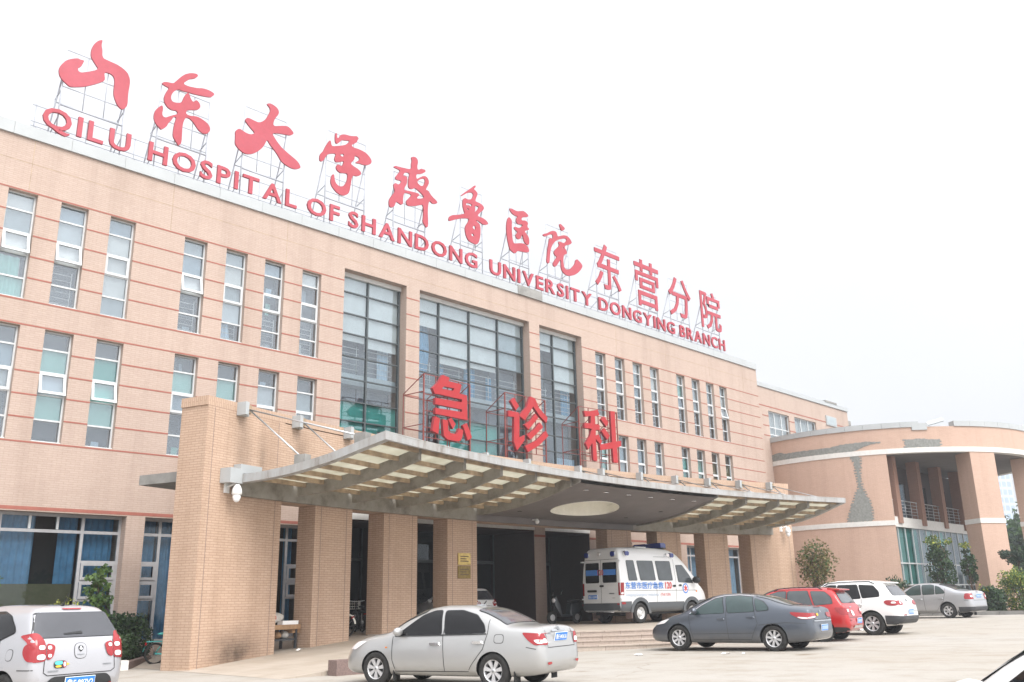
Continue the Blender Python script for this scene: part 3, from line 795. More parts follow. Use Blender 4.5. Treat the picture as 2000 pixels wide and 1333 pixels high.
for a, b_ in CW: g.face([(a, 2.36, PZ), (b_, 2.36, PZ), (b_, 2.36, 4.1), (a, 2.36, 4.1)], 'dark_glass')
g.build('glass', door)

# ================================================================== ANNEX behind the corner
ann = empty('annex_building', (22.5, 1, 0), 0, 'lower salmon brick wing with wide windows set back behind the right hospital corner', 'building')
mb = MB(); y = 1.0
aw = [(25.35, 27.94, 10.3, 12.28), (28.65, 31.6, 10.3, 12.32), (23.0, 23.55, 8.5, 12.6)]
wall_grid(mb, XR+.01, 36.6, -.3, 13.7, [(*o, .3) for o in aw], .3, 'facade_brick', y)
mb.face([(36.6, 1, -.3), (36.6, 14, -.3), (36.6, 14, 13.7), (36.6, 1, 13.7)], 'facade_brick', [(0, 0), (13, 0), (13, 14), (0, 14)])
mb.face([(XR, 1, 13.69), (36.6, 1, 13.69), (36.6, 14, 13.69), (XR, 14, 13.69)], 'concrete_grey')
for o in aw: mb.face([(o[0], y+.29, o[2]), (o[1], y+.29, o[2]), (o[1], y+.29, o[3]), (o[0], y+.29, o[3])], 'blind_white' if o[0] > 24 else 'facade_brick')
for o in (None,):
    pass
for v in mb.v: pass
mb.build('wall', ann, (-22.5, -1, 0))
mb = MB(); mb.box((XR+.01, .93, 13.69), (36.66, 1.4, 13.95), 'coping_panel'); mb.box((33.2, .9, 13.93), (34.9, 1.5, 14.06), 'concrete_grey'); mb.build('coping', ann, (-22.5, -1, 0))
mb = MB(); mb.box((36.62, 1.6, 13.0), (38.4, 6, 13.35), 'concrete_grey'); mb.build('eave', ann, (-22.5, -1, 0))
mb = MB()
for a, b_ in minus(XR+.02, 36.6, [(23.0, 23.55)]): mb.box((a, .993, 12.50), (b_, 1.02, 12.57), 'red_band')
for z in (11.93, 11.32, 10.71): 
    for a, b_ in minus(24.6, 36.6, [(o[0], o[1]) for o in aw]): mb.box((a, .993, z-.03), (b_, 1.02, z+.03), 'red_band') if b_-a < 1.2 else None
mb.build('red_band', ann, (-22.5, -1, 0))
for o in aw[:2]:
    f = MB(); n_ = 3
    for i in range(n_+1):
        x = o[0]+(o[1]-o[0])*i/n_; f.box((x-.035, 1.1, o[2]), (x+.035, 1.16, o[3]), 'white_alu')
    for z in (o[2]+.03, o[2]+.55, o[2]+1.0, o[3]-.03): f.box((o[0], 1.102, z-.03), (o[1], 1.158, z+.03), 'white_alu')
    wn = f.build('window', ann, (-22.5, -1, 0))
    g = MB(); g.face([(o[0], 1.13, o[2]), (o[1], 1.13, o[2]), (o[1], 1.13, o[3]), (o[0], 1.13, o[3])], 'window_glass'); g.build('glass', wn)
mb = MB(); mb.box((33.1, .93, 12.35), (34.6, .999, 13.0), 'coping_panel'); mb.box((33.2, .92, 12.42), (34.5, .94, 12.93), 'blind_grey'); mb.build('vent', ann, (-22.5, -1, 0))
mb = MB(); mb.bar((22.62, .85, 4), (22.62, .85, 12.7), .06, 'coping_panel', 8); mb.build('drainpipe', ann, (-22.5, -1, 0))

# ================================================================== ROUND BUILDING
RXC, RYC, RR = 34.28, -1.42, 9.3
rb = empty('round_building', (RXC, RYC, 0), 0, 'round brick building with white bands, open upper gallery and patches of missing tiles', 'building')
def rp(a, r, z): return (r*cos(radians(a)), r*sin(radians(a)), z)
def ring(mb, a0, a1, r, z0, z1, mat, step=2.0, inward=False, z0f=None):
    n_ = max(1, int(abs(a1-a0)/step))
    for i in range(n_):
        t0, t1 = a0+(a1-a0)*i/n_, a0+(a1-a0)*(i+1)/n_
        P = [rp(t0, r, z0), rp(t1, r, z0), rp(t1, r, z1), rp(t0, r, z1)]; U = [(radians(t0)*r, z0), (radians(t1)*r, z0), (radians(t1)*r, z1), (radians(t0)*r, z1)]
        if inward: P, U = P[::-1], U[::-1]
        mb.face(P, mat, U, True)
def disc(mb, a0, a1, r0, r1, z, mat, up=True, step=3.0):
    n_ = max(1, int(abs(a1-a0)/step))
    for i in range(n_):
        t0, t1 = a0+(a1-a0)*i/n_, a0+(a1-a0)*(i+1)/n_
        P = [rp(t0, r0, z), rp(t0, r1, z), rp(t1, r1, z), rp(t1, r0, z)]
        mb.face(P if up else P[::-1], mat, [(p[0], p[1]) for p in P])
def arc_box(mb, a0, a1, r0, r1, z0, z1, mat, step=2.0):
    ring(mb, a0, a1, r1, z0, z1, mat, step); ring(mb, a0, a1, r0, z0, z1, mat, step, True)
    disc(mb, a0, a1, r0, r1, z1, mat, True, step); disc(mb, a0, a1, r0, r1, z0, mat, False, step)
    for a, fl in ((a0, False), (a1, True)):
        P = [rp(a, r0, z0), rp(a, r1, z0), rp(a, r1, z1), rp(a, r0, z1)]; U = [(r0, z0), (r1, z0), (r1, z1), (r0, z1)]
        mb.face(P if not fl else P[::-1], mat, U if not fl else U[::-1])
A0, AW, AE = -250, -153.6, -20            # wall from the hospital side to the opening; parapet ring goes on
mb = MB()
arc_box(mb, A0, AE, RR-.4, RR, 9.11, 10.28, 'round_brick')
arc_box(mb, A0, AW, RR-.4, RR-.002, -.2, 8.86, 'round_brick')
mb.build('wall', rb)
mb = MB()
a = A0
while a < AE:                              # coping panels
    if a in (-145, -139): pass
    if not (-145.2 < a < -133.0): arc_box(mb, a+.04, a+5.96, RR-.45, RR+.06, 10.28, 10.58, 'coping_panel')
    a += 6
mb.build('coping', rb)
mb = MB(); arc_box(mb, -144.4, -139.4, RR-.4, RR+.07, 10.1, 10.48, 'coping_panel'); mb.build('loose_coping', rb)['label'] = 'coping panel slipped down'
mb = MB()
for i in range(5):
    t0, t1 = -138.9+i*1.15, -138.9+(i+1)*1.15; z = 10.34+i*.05
    P = [rp(t0, RR+.06, z), rp(t1, RR+.08, z+.05), rp(t1, RR-.2, z+.28), rp(t0, RR-.2, z+.23)]; mb.face(P, 'coping_panel'); mb.face([Vector(p)+Vector((0, 0, -.05)) for p in P[::-1]], 'coping_panel')
mb.build('loose_coping', rb)['label'] = 'tilted coping panel coming off the roof edge'
mb = MB(); arc_box(mb, A0, AE, RR-.42, RR+.035, 8.86, 9.13, 'white_stone'); mb.build('white_band', rb)
mb = MB(); arc_box(mb, A0, AW, RR-.3, RR+.035, 4.98, 5.24, 'white_stone'); mb.build('white_band', rb)
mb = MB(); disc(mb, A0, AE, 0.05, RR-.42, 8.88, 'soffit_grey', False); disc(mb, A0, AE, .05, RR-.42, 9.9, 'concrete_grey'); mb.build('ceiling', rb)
# behind the ring the gallery front runs straight
GY = -3.90
mb = MB(); mb.box((-8.25, GY, 4.95), (8.3, GY+1.8, 5.5), 'white_stone'); mb.build('gallery_floor', rb)
mb = MB(); mb.face([(-8.6, GY+1.7, 5.5), (8.3, GY+1.7, 5.5), (8.3, GY+1.7, 8.88), (-8.6, GY+1.7, 8.88)], 'dark_cladding')  # gallery shade put into the back wall colour
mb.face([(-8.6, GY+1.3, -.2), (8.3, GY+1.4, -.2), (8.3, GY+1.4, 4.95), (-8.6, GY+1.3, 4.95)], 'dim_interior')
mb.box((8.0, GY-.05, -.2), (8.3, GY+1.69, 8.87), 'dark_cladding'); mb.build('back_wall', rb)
mb = MB()
for x in (-6.4, -3.0, .4, 3.8): mb.box((x, GY+1.66, 5.5), (x+1.6, GY+1.695, 7.9), 'dark_glass')
mb.build('gallery_door', rb)
for x in (-7.05, -3.6, -.12, 3.3, 6.7):
    c = MB(); c.box((x-.26, GY-.10, 5.15), (x+.26, GY+.50, 8.87), 'gallery_brick'); c.build('gallery_column', rb)
rail = MB()
for z in (5.72, 5.90, 6.08, 6.26): rail.bar((-8.2, GY+.16, z), (8, GY+.16, z), .014, 'steel', 4)
rail.bar((-8.2, GY+.16, 6.46), (8, GY+.16, 6.46), .03, 'steel', 5)
x = -8.2
while x < 8: rail.bar((x, GY+.16, 5.5), (x, GY+.16, 6.46), .018, 'steel', 4); x += .85
rail.build('railing', rb)
for a0_, a1_ in ((-125.6, -115.6), (-90.5, -81.0), (-72, -62.5)):
    c = MB(); arc_box(c, a0_, a1_, RR-1.25, RR-.004, -.2, 8.87, 'round_brick'); col_ = c.build('column', rb)
    d = MB(); arc_box(d, a0_-.15, a1_+.15, RR-1.28, RR+.03, 4.98, 5.24, 'white_stone'); d.build('white_band', col_)
# ground-floor glazing
f = MB(); yg = GY+.12; xs_ = [-8.3+1.02*i for i in range(17)]
for x in xs_: f.box((x-.026, yg-.04, .2), (x+.026, yg+.05, 4.95), 'white_alu')
for z in (.45, 1.85, 3.0): f.box((-8.3, yg-.045, z-.035), (8, yg+.045, z+.035), 'white_alu')
gz_ = f.build('glazing', rb)
g = MB(); g.face([(-8.3, yg, .2), (8, yg, .2), (8, yg, 4.95), (-8.3, yg, 4.95)], 'curtain_glass'); g.build('glass', gz_)
c = MB()
for i in range(16):
    m_ = random.Random(i+3).choice(['blind_blue', 'pale_teal', 'blind_grey', 'room_grey', 'teal_film', 'room_dark'])
    c.face([(xs_[i]+.03, yg+.12, 1.85), (xs_[i+1]-.03, yg+.12, 1.85), (xs_[i+1]-.03, yg+.12, 4.9), (xs_[i]+.03, yg+.12, 4.9)], m_)
    c.face([(xs_[i]+.03, yg+.12, .3), (xs_[i+1]-.1, yg+.12, .3), (xs_[i+1]-.1, yg+.12, 1.85), (xs_[i]+.03, yg+.12, 1.85)], 'blind_grey' if i % 2 else 'dim_interior')
c.build('curtain', gz_)
# bare patches where tiles have fallen (ragged edges follow the courses)
def patch(outline, seed):
    rnd = random.Random(seed); P = []
    for i in range(len(outline)):
        a, b_ = outline[i], outline[(i+1) % len(outline)]
        L = hypot((b_[0]-a[0])*.162, b_[1]-a[1]); k = max(1, int(L/.075))
        for j in range(k):
            q = (a[0]+(b_[0]-a[0])*j/k, a[1]+(b_[1]-a[1])*j/k)
            if abs(b_[1]-a[1]) > abs(b_[0]-a[0])*.162:      # steep side: toothed by whole tiles
                s = .30 if j % 2 else -.25
                s += rnd.uniform(-.22, .22)
                P += [(q[0]+s, q[1]), (q[0]+s, q[1]+(b_[1]-a[1])/k*.98)]
            else: P.append((q[0], q[1]+rnd.uniform(-.02, .02)))
    vs = [Vector((p[0], p[1])) for p in P]
    V, E_, F, *_ = delaunay_2d_cdt(vs, [(i, (i+1) % len(vs)) for i in range(len(vs))], [], 1, 1e-5)
    mb = MB(); mb.mesh([rp(v[0], RR+.012+rnd.uniform(0, .004), v[1]) for v in V], [tuple(f) for f in F], 'render_grey')
    o = mb.build('bare_patch', rb); return o
patch([(162.8-360, 9.14), (164-360, 9.52), (168.7-360, 9.60), (170.8-360, 9.48), (180-360, 9.48), (-171.8, 9.47), (-167.8, 9.58), (-159.9, 9.62), (-154.5, 9.56), (-154.6, 9.48), (-158, 9.45), (-161, 9.30), (-163.5, 9.14)], 3)
patch([(-147.4, 9.14), (-147.0, 9.4), (-147.8, 9.60), (-140.3, 9.62), (-140.2, 9.57), (-135.4, 9.56), (-135.5, 9.14)], 4)
patch([(-165.6, 8.85), (-162.1, 8.85), (-161.9, 8.3), (-162.6, 8.0), (-162.4, 7.1), (-161.2, 6.6), (-160.0, 6.1), (-160.3, 5.25), (-168.8, 5.25), (-168.0, 5.7), (-166.6, 6.2), (-165.3, 6.65), (-163.9, 7.1), (-164.1, 7.7), (-164.4, 8.4)], 5)

# ================================================================== FAR TOWER
tw = empty('tower_block', (368, 90, 0), radians(-30), 'pale blue glass tower far away behind the round building', 'building')
mb = MB(); mb.box((-5, -5, 0), (5, 5, 62), 'tower_wall'); mb.build('wall', tw)
for k in range(18):
    c = MB()
    for j in range(4):
        for s in (0, 1):
            if s == 0: c.box((-4.6+2.4*j, -5.06, 4+3.1*k), (-2.9+2.4*j, -4.99, 6+3.1*k), 'tower_glass')
            else: c.box((-5.06, -4.6+2.4*j, 4+3.1*k), (-4.99, -2.9+2.4*j, 6+3.1*k), 'tower_glass')
    c.build('window_row', tw)

# ================================================================== ENTRANCE PORCH (curved brick wall on piers)
YO, RW = -45.3, 42.5
def pp(a, r, z): t = radians(a); return (r*sin(t), YO+r*cos(t), z)
def parc(mb, a0, a1, r0, r1, z0, z1, mat, step=1.0, swap=False, caps=True):
    """annular block; angle from +Y clockwise; r0 = front face"""
    n_ = max(1, int(round(abs(a1-a0)/step)))
    uv = (lambda u, v: (v, u)) if swap else (lambda u, v: (u, v))
    for i in range(n_):
        t0, t1 = a0+(a1-a0)*i/n_, a0+(a1-a0)*(i+1)/n_; u0, u1 = radians(t0)*RW, radians(t1)*RW
        mb.face([pp(t0, r0, z0), pp(t1, r0, z0), pp(t1, r0, z1), pp(t0, r0, z1)], mat, [uv(u0, z0), uv(u1, z0), uv(u1, z1), uv(u0, z1)])
        mb.face([pp(t1, r1, z0), pp(t0, r1, z0), pp(t0, r1, z1), pp(t1, r1, z1)], mat, [uv(u1, z0), uv(u0, z0), uv(u0, z1), uv(u1, z1)])
        mb.face([pp(t0, r0, z1), pp(t1, r0, z1), pp(t1, r1, z1), pp(t0, r1, z1)], mat, [(u0, r0), (u1, r0), (u1, r1), (u0, r1)])
        mb.face([pp(t0, r1, z0), pp(t1, r1, z0), pp(t1, r0, z0), pp(t0, r0, z0)], mat, [(u0, r1), (u1, r1), (u1, r0), (u0, r0)])
    if caps:
        mb.face([pp(a0, r1, z0), pp(a0, r0, z0), pp(a0, r0, z1), pp(a0, r1, z1)], mat, [uv(r1, z0), uv(r0, z0), uv(r0, z1), uv(r1, z1)])
        mb.face([pp(a1, r0, z0), pp(a1, r1, z0), pp(a1, r1, z1), pp(a1, r0, z1)], mat, [uv(r0, z0), uv(r1, z0), uv(r1, z1), uv(r0, z1)])
porch = empty('entrance_porch', (0, -2.8, 0), 0, 'curved brick porch wall on eight square piers before the hospital entrance', 'porch')
PL = (0, 2.8, 0)
mb = MB()
parc(mb, -15.5, 16.6, RW, RW+.62, 4.02, 6.10, 'pier_brick')
mb.build('wall', porch, PL)
mb = MB(); parc(mb, -19.32, 20.05, RW-.004, RW+.86, 6.13, 6.36, 'pier_brick', swap=True)
mb.build('wall_cap', porch, PL)
COLS = [(-19.28, -15.5, .85), (-13.70, -11.66, .64), (-9.80, -7.76, .64), (-5.84, -3.90, .64), (5.45, 7.28, .62), (9.28, 11.1, .62), (12.95, 14.81, .62), (16.6, 20.0, .75)]
for i, (a, b_, d) in enumerate(COLS):
    mb = MB(); big = i in (0, 7)
    parc(mb, a, b_, RW if big else RW+.004, RW+d, -.2, 6.13 if big else 4.02, 'pier_brick', .6)
    c = mb.build('column', porch, PL)
    # vertical joint lines near the edges of each pier
    j = MB()
    for t in (a+.32, b_-.32): parc(j, t-.012, t+.012, RW-.002, RW+.05, 0, (6.1 if big else 4.0), 'granite_dark', caps=False)
    j.build('joint', c)
    if i == 0: c['label'] = 'wide brick end pier with dark smoke stain near the ground'
# smoke-grey stain at the foot of the first pier
m, n, b = _nt('soot')
n.nodes.remove(b)
tc = n.nodes.new('ShaderNodeTexCoord'); mp = n.nodes.new('ShaderNodeMapping'); mp.inputs['Location'].default_value = (-.52, -.18, 0)
n.links.new(tc.outputs['UV'], mp.inputs[0])
mp2 = n.nodes.new('ShaderNodeMapping'); mp2.inputs['Scale'].default_value = (1.75, 1.75, 1); n.links.new(mp.outputs[0], mp2.inputs[0])
gr = n.nodes.new('ShaderNodeTexGradient'); gr.gradient_type = 'QUADRATIC_SPHERE'; n.links.new(mp2.outputs[0], gr.inputs[0])
ns = noise(n, obco(n), 3.5, 4)
mm = N(n, 'ShaderNodeMath', operation='MULTIPLY'); n.links.new(gr.outputs['Fac'], mm.inputs[0]); n.links.new(ns, mm.inputs[1])
m3 = N(n, 'ShaderNodeMath', operation='MULTIPLY'); n.links.new(mm.outputs[0], m3.inputs[0]); m3.inputs[1].default_value = 1.05
tr = n.nodes.new('ShaderNodeBsdfTransparent'); df = N(n, 'ShaderNodeBsdfDiffuse'); df.inputs['Color'].default_value = (.07, .055, .045, 1)
mx = n.nodes.new('ShaderNodeMixShader'); n.links.new(m3.outputs[0], mx.inputs[0]); n.links.new(tr.outputs[0], mx.inputs[1]); n.links.new(df.outputs[0], mx.inputs[2])
n.links.new(mx.outputs[0], n.nodes['Material Output'].inputs['Surface'])
mb = MB()
for i in range(10):
    t0, t1 = -19.25+3.7*i/10, -19.25+3.7*(i+1)/10
    mb.face([pp(t0, RW-.005, .02), pp(t1, RW-.005, .02), pp(t1, RW-.005, 1.7), pp(t0, RW-.005, 1.7)], 'soot', [(i/10, 0), ((i+1)/10, 0), ((i+1)/10, 1), (i/10, 1)])
mb.build('soot_stain', porch, PL)
MATS['streak'] = MATS['soot'].copy(); MATS['streak'].name = 'streak'
for q_ in MATS['streak'].node_tree.nodes:
    if q_.type == 'MATH' and abs(q_.inputs[1].default_value-1.05) < .01 and not q_.inputs[1].is_linked: q_.inputs[1].default_value = .42
# water streaks under the rod brackets
mb = MB()
for (a, wd) in ((-17.6, .9), (-16.6, .5), (-14.6, .7)):
    mb.face([pp(a-wd*.6, RW-.006, 4.7), pp(a+wd*.6, RW-.006, 4.7), pp(a+wd*.6, RW-.006, 6.1), pp(a-wd*.6, RW-.006, 6.1)], 'streak', [(0.1, 0), (.9, 0), (.9, .62), (.1, .62)])
mb.build('stain', porch, PL)
# flat concrete slab over the space between porch wall and hospital
mb = MB(); parc(mb, -18.5, 19.0, RW+.64, 45.25, 4.42, 4.67, 'concrete_grey', 1.0)
mb.build('roof_slab', porch, PL)

# ================================================================== CANOPY
can = empty('entrance_canopy', (0, -5.0, 4.2), 0, 'upswept curved canopy with grey ribs, frosted panels and a round opening over the entrance', 'canopy')
CL = (0, 5.0, -4.2)
RF = 37.95
prof = [(42.49, 4.50), (41.5, 4.54), (40.6, 4.62), (39.52, 4.80), (38.65, 5.02), (37.95, 5.19)]
def cz(r):
    if r >= prof[0][0]: return prof[0][1]
    for (ra, za), (rb_, zb) in zip(prof[:-1], prof[1:]):
        if rb_ <= r <= ra: return za+(zb-za)*(ra-r)/(ra-rb_)
    return prof[-1][1]
def czs(r): return (cz(r-.25)+2*cz(r)+cz(r+.25))/4 if 38.3 < r < 42.2 else cz(r)
RSEQ = [42.49-.324*i for i in range(15)]; RSEQ[-1] = RF
CA0, CA1 = -17.82, 18.05
def rib(mb, a, half, depth, mat, top=0.0, r_in=42.49, r_out=RF, depth_in=None):
    rs = [r for r in RSEQ if r_out-1e-6 <= r <= r_in+1e-6]
    w_ = half/40*57.3
    for ra, rb_ in zip(rs[:-1], rs[1:]):
        for side in (0,):
            za, zb = czs(ra)+top, czs(rb_)+top; da = depth; db = depth
            A = [pp(a-w_, ra, za), pp(a+w_, ra, za), pp(a+w_, ra, za-da), pp(a-w_, ra, za-da)]
            B = [pp(a-w_, rb_, zb), pp(a+w_, rb_, zb), pp(a+w_, rb_, zb-db), pp(a-w_, rb_, zb-db)]
            for k in range(4):
                mb.face([A[k], A[(k+1) % 4], B[(k+1) % 4], B[k]][::-1], mat)
    for r in (rs[0], rs[-1]):
        z = czs(r)+top; mb.face([pp(a-w_, r, z), pp(a+w_, r, z), pp(a+w_, r, z-depth), pp(a-w_, r, z-depth)], mat)
# front and side fascias
mb = MB(); n_ = 48
for i in range(n_):
    t0, t1 = CA0+(CA1-CA0)*i/n_, CA0+(CA1-CA0)*(i+1)/n_
    z = czs(RF)
    for (r0, r1, za, zb) in ((RF, RF+.10, z-.20, z),):
        A = [pp(t0, r0, za), pp(t0, r0, zb), pp(t0, r1+.25, zb+.01), pp(t0, r1, za)]; B = [pp(t1, r0, za), pp(t1, r0, zb), pp(t1, r1+.25, zb+.01), pp(t1, r1, za)]
        for k in range(4): mb.face([A[k], A[(k+1) % 4], B[(k+1) % 4], B[k]][::-1], 'fascia')
rib(mb, CA0, .11, .20, 'fascia', .0); rib(mb, CA1, .11, .20, 'fascia', .0)
mb.build('fascia', can, CL)
# end box and edge beam at the wall
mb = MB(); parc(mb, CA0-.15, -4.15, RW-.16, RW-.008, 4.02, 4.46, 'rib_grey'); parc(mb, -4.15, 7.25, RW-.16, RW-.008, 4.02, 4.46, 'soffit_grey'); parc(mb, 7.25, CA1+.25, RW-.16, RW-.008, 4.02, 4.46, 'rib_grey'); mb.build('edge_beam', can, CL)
mb = MB(); parc(mb, CA0-.72, CA0-.12, RW-.34, RW-.009, 4.28, 4.64, 'coping_panel'); parc(mb, CA0-.12, CA0+.9, RW-.25, RW-.009, 4.56, 4.78, 'coping_panel')
mb.build('end_cladding', can, CL)
RIBS_L = [-15.1, -12.1, -9.5, -6.95, -4.25]; RIBS_R = [7.35, 10.2, 12.95, 15.5]
for a in RIBS_L+RIBS_R:
    mb = MB(); rib(mb, a, .065, .31, 'rib_grey', -.03, 42.3, RSEQ[-2]); mb.build('rib', can, CL)
bays = [(CA0, RIBS_L[0])]+list(zip(RIBS_L[:-1], RIBS_L[1:]))+list(zip(RIBS_R[:-1], RIBS_R[1:]))+[(RIBS_R[-1], CA1)]
PR = [41.9, 41.3, 40.7, 40.1, 39.5, 38.9, 38.3]
for a, b_ in bays:
    mb = MB()
    for r in PR:
        z = czs(r)-.045; w_ = .11
        A = [pp(a+.1, r-.035, z), pp(a+.1, r+.035, z), pp(a+.1, r+.035, z-w_), pp(a+.1, r-.035, z-w_)]; B = [pp(b_-.1, r-.035, z), pp(b_-.1, r+.035, z), pp(b_-.1, r+.035, z-w_), pp(b_-.1, r-.035, z-w_)]
        for k in range(4): mb.face([A[k], A[(k+1) % 4], B[(k+1) % 4], B[k]][::-1], 'rust_purlin')
    mb.build('purlin', can, CL)
    mb = MB()
    for ra, rb_ in zip(RSEQ[:-1], RSEQ[1:]):
        mb.face([pp(a+.08, ra, czs(ra)-.03), pp(b_-.08, ra, czs(ra)-.03), pp(b_-.08, rb_, czs(rb_)-.03), pp(a+.08, rb_, czs(rb_)-.03)], 'frosted_panel')
    mb.build('frosted_panel', can, CL)
# solid middle with a round opening
OA, ORR, ORAD = .25, 40.15, .93
OK_ = 1.62; oc = Vector(pp(OA, ORR, 0)); a0, a1 = RIBS_L[-1]+.1, RIBS_R[0]-.1
vs = []; es = []
out = [pp(a0+(a1-a0)*i/24, 42.3, 0)[:2] for i in range(25)]+[pp(a1, 42.3-(42.3-RF-.1)*i/14, 0)[:2] for i in range(1, 15)]+[pp(a1+(a0-a1)*i/24, RF+.1, 0)[:2] for i in range(1, 25)]+[pp(a0, RF+.1+(42.3-RF-.1)*i/14, 0)[:2] for i in range(1, 14)]
hole = [(oc.x+ORAD*OK_*cos(2*pi*i/48), oc.y+ORAD*sin(2*pi*i/48)) for i in range(48)]
for L in (out, hole):
    i0 = len(vs); vs += [Vector(p) for p in L]; es += [(i0+i, i0+(i+1) % len(L)) for i in range(len(L))]
for i in range(1, 24):
    for j in range(1, 14):
        q = Vector(pp(a0+(a1-a0)*i/24, RF+.1+(42.3-RF-.1)*j/14, 0)[:2])
        if hypot((q.x-oc.x)/OK_, q.y-oc.y) > ORAD+.12: vs.append(q)
V, E_, F, *_ = delaunay_2d_cdt(vs, es, [], 0, 1e-5)
F2 = []
for f in F:
    c = sum((V[i] for i in f), Vector((0, 0)))/len(f); r = hypot(c.x, c.y-YO)
    if hypot((c.x-oc.x)/OK_, c.y-oc.y) > ORAD*.985 and RF+.09 < r < 42.31: F2.append(tuple(f))
zq = lambda v: czs(hypot(v.x, v.y-YO))
mb = MB()
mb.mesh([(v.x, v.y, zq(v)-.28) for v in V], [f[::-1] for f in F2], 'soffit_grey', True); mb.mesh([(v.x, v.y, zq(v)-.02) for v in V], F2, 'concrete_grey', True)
for a in (a0, a1):
    for ra, rb_ in zip(RSEQ[:-1], RSEQ[1:]):
        mb.face([pp(a, ra, czs(ra)-.02), pp(a, rb_, czs(rb_)-.02), pp(a, rb_, czs(rb_)-.30), pp(a, ra, czs(ra)-.30)], 'rib_grey')
mb.build('soffit', can, CL)
mb = MB()
for i in range(48):
    p, q = Vector(hole[i]), Vector(hole[(i+1) % 48])
    mb.face([(p.x, p.y, zq(p)-.30), (q.x, q.y, zq(q)-.30), (q.x, q.y, zq(q)+.25), (p.x, p.y, zq(p)+.25)], 'cream_paint', None, True)
mb.build('opening_rim', can, CL)
mb = MB(); mb.face([(p[0], p[1], zq(Vector(p))+.26) for p in hole], 'frosted_panel'); mb.build('skylight', can, CL)
mb = MB()
for ang in (10, 70, 130):
    d = Vector((cos(radians(ang))*ORAD*OK_, sin(radians(ang))*ORAD, 0)); z = czs(ORR)+.2
    mb.bar((oc.x-d.x, oc.y-d.y, z), (oc.x+d.x, oc.y+d.y, z), .025, 'rust_purlin', 5)
mb.build('skylight_bar', can, CL)
for a in (-2.6, -1, .8, 2.6, 4.4, 6.2):
    mb = MB(); c = Vector(pp(a, 38.55, czs(38.55)-.285)); mb.lathe([(.0, -.004), (.075, -.004), (.085, 0), (.085, .02)], c, (0, 0, 1), 'black_plastic', 12); mb.lathe([(.085, -.006), (.105, -.006), (.105, .01)], c, (0, 0, 1), 'chrome', 12); mb.build('downlight', can, CL)
for a, r in ((5.6, 39.8), (4.6, 40.9), (-2.9, 41.2)):
    mb = MB(); c = Vector(pp(a, r, czs(r)-.285)); mb.lathe([(.0, -.004), (.075, -.004), (.085, 0), (.085, .02)], c, (0, 0, 1), 'black_plastic', 12); mb.build('downlight', can, CL)
# brackets and tie rods
for i, a in enumerate([-17.75, -14.96, -12.11, -9.2, -6.3, -3.4, -.4, 3.39, 5.14, 8.11, 10.89, 13.5, 16.0, 18.45]):
    w_ = .15/RW*57.3; mb = MB()
    parc(mb, a-w_*1.05, a-w_*.25, RW-.30, RW-.008, 6.03, 6.36, 'coping_panel'); parc(mb, a-w_*.25, a+w_, RW-.14, RW-.008, 6.03, 6.36, 'coping_panel'); parc(mb, a-.0, a+w_*.7, RW-.26, RW-.14, 6.08, 6.30, 'rust_purlin')
    br = mb.build('rod_bracket', can, CL)
    rods = (40.45, 38.7)
    for r in rods:
        mb = MB(); mb.bar(pp(a+.04, RW-.25, 6.18), pp(a, r, czs(r)+.14), .022, 'steel', 6); mb.build('tie_rod', can, CL)
        mb = MB(); parc(mb, a-.16, a+.16, r-.16, r+.16, czs(r)-.02, czs(r)+.22, 'concrete_grey'); mb.build('anchor', can, CL)

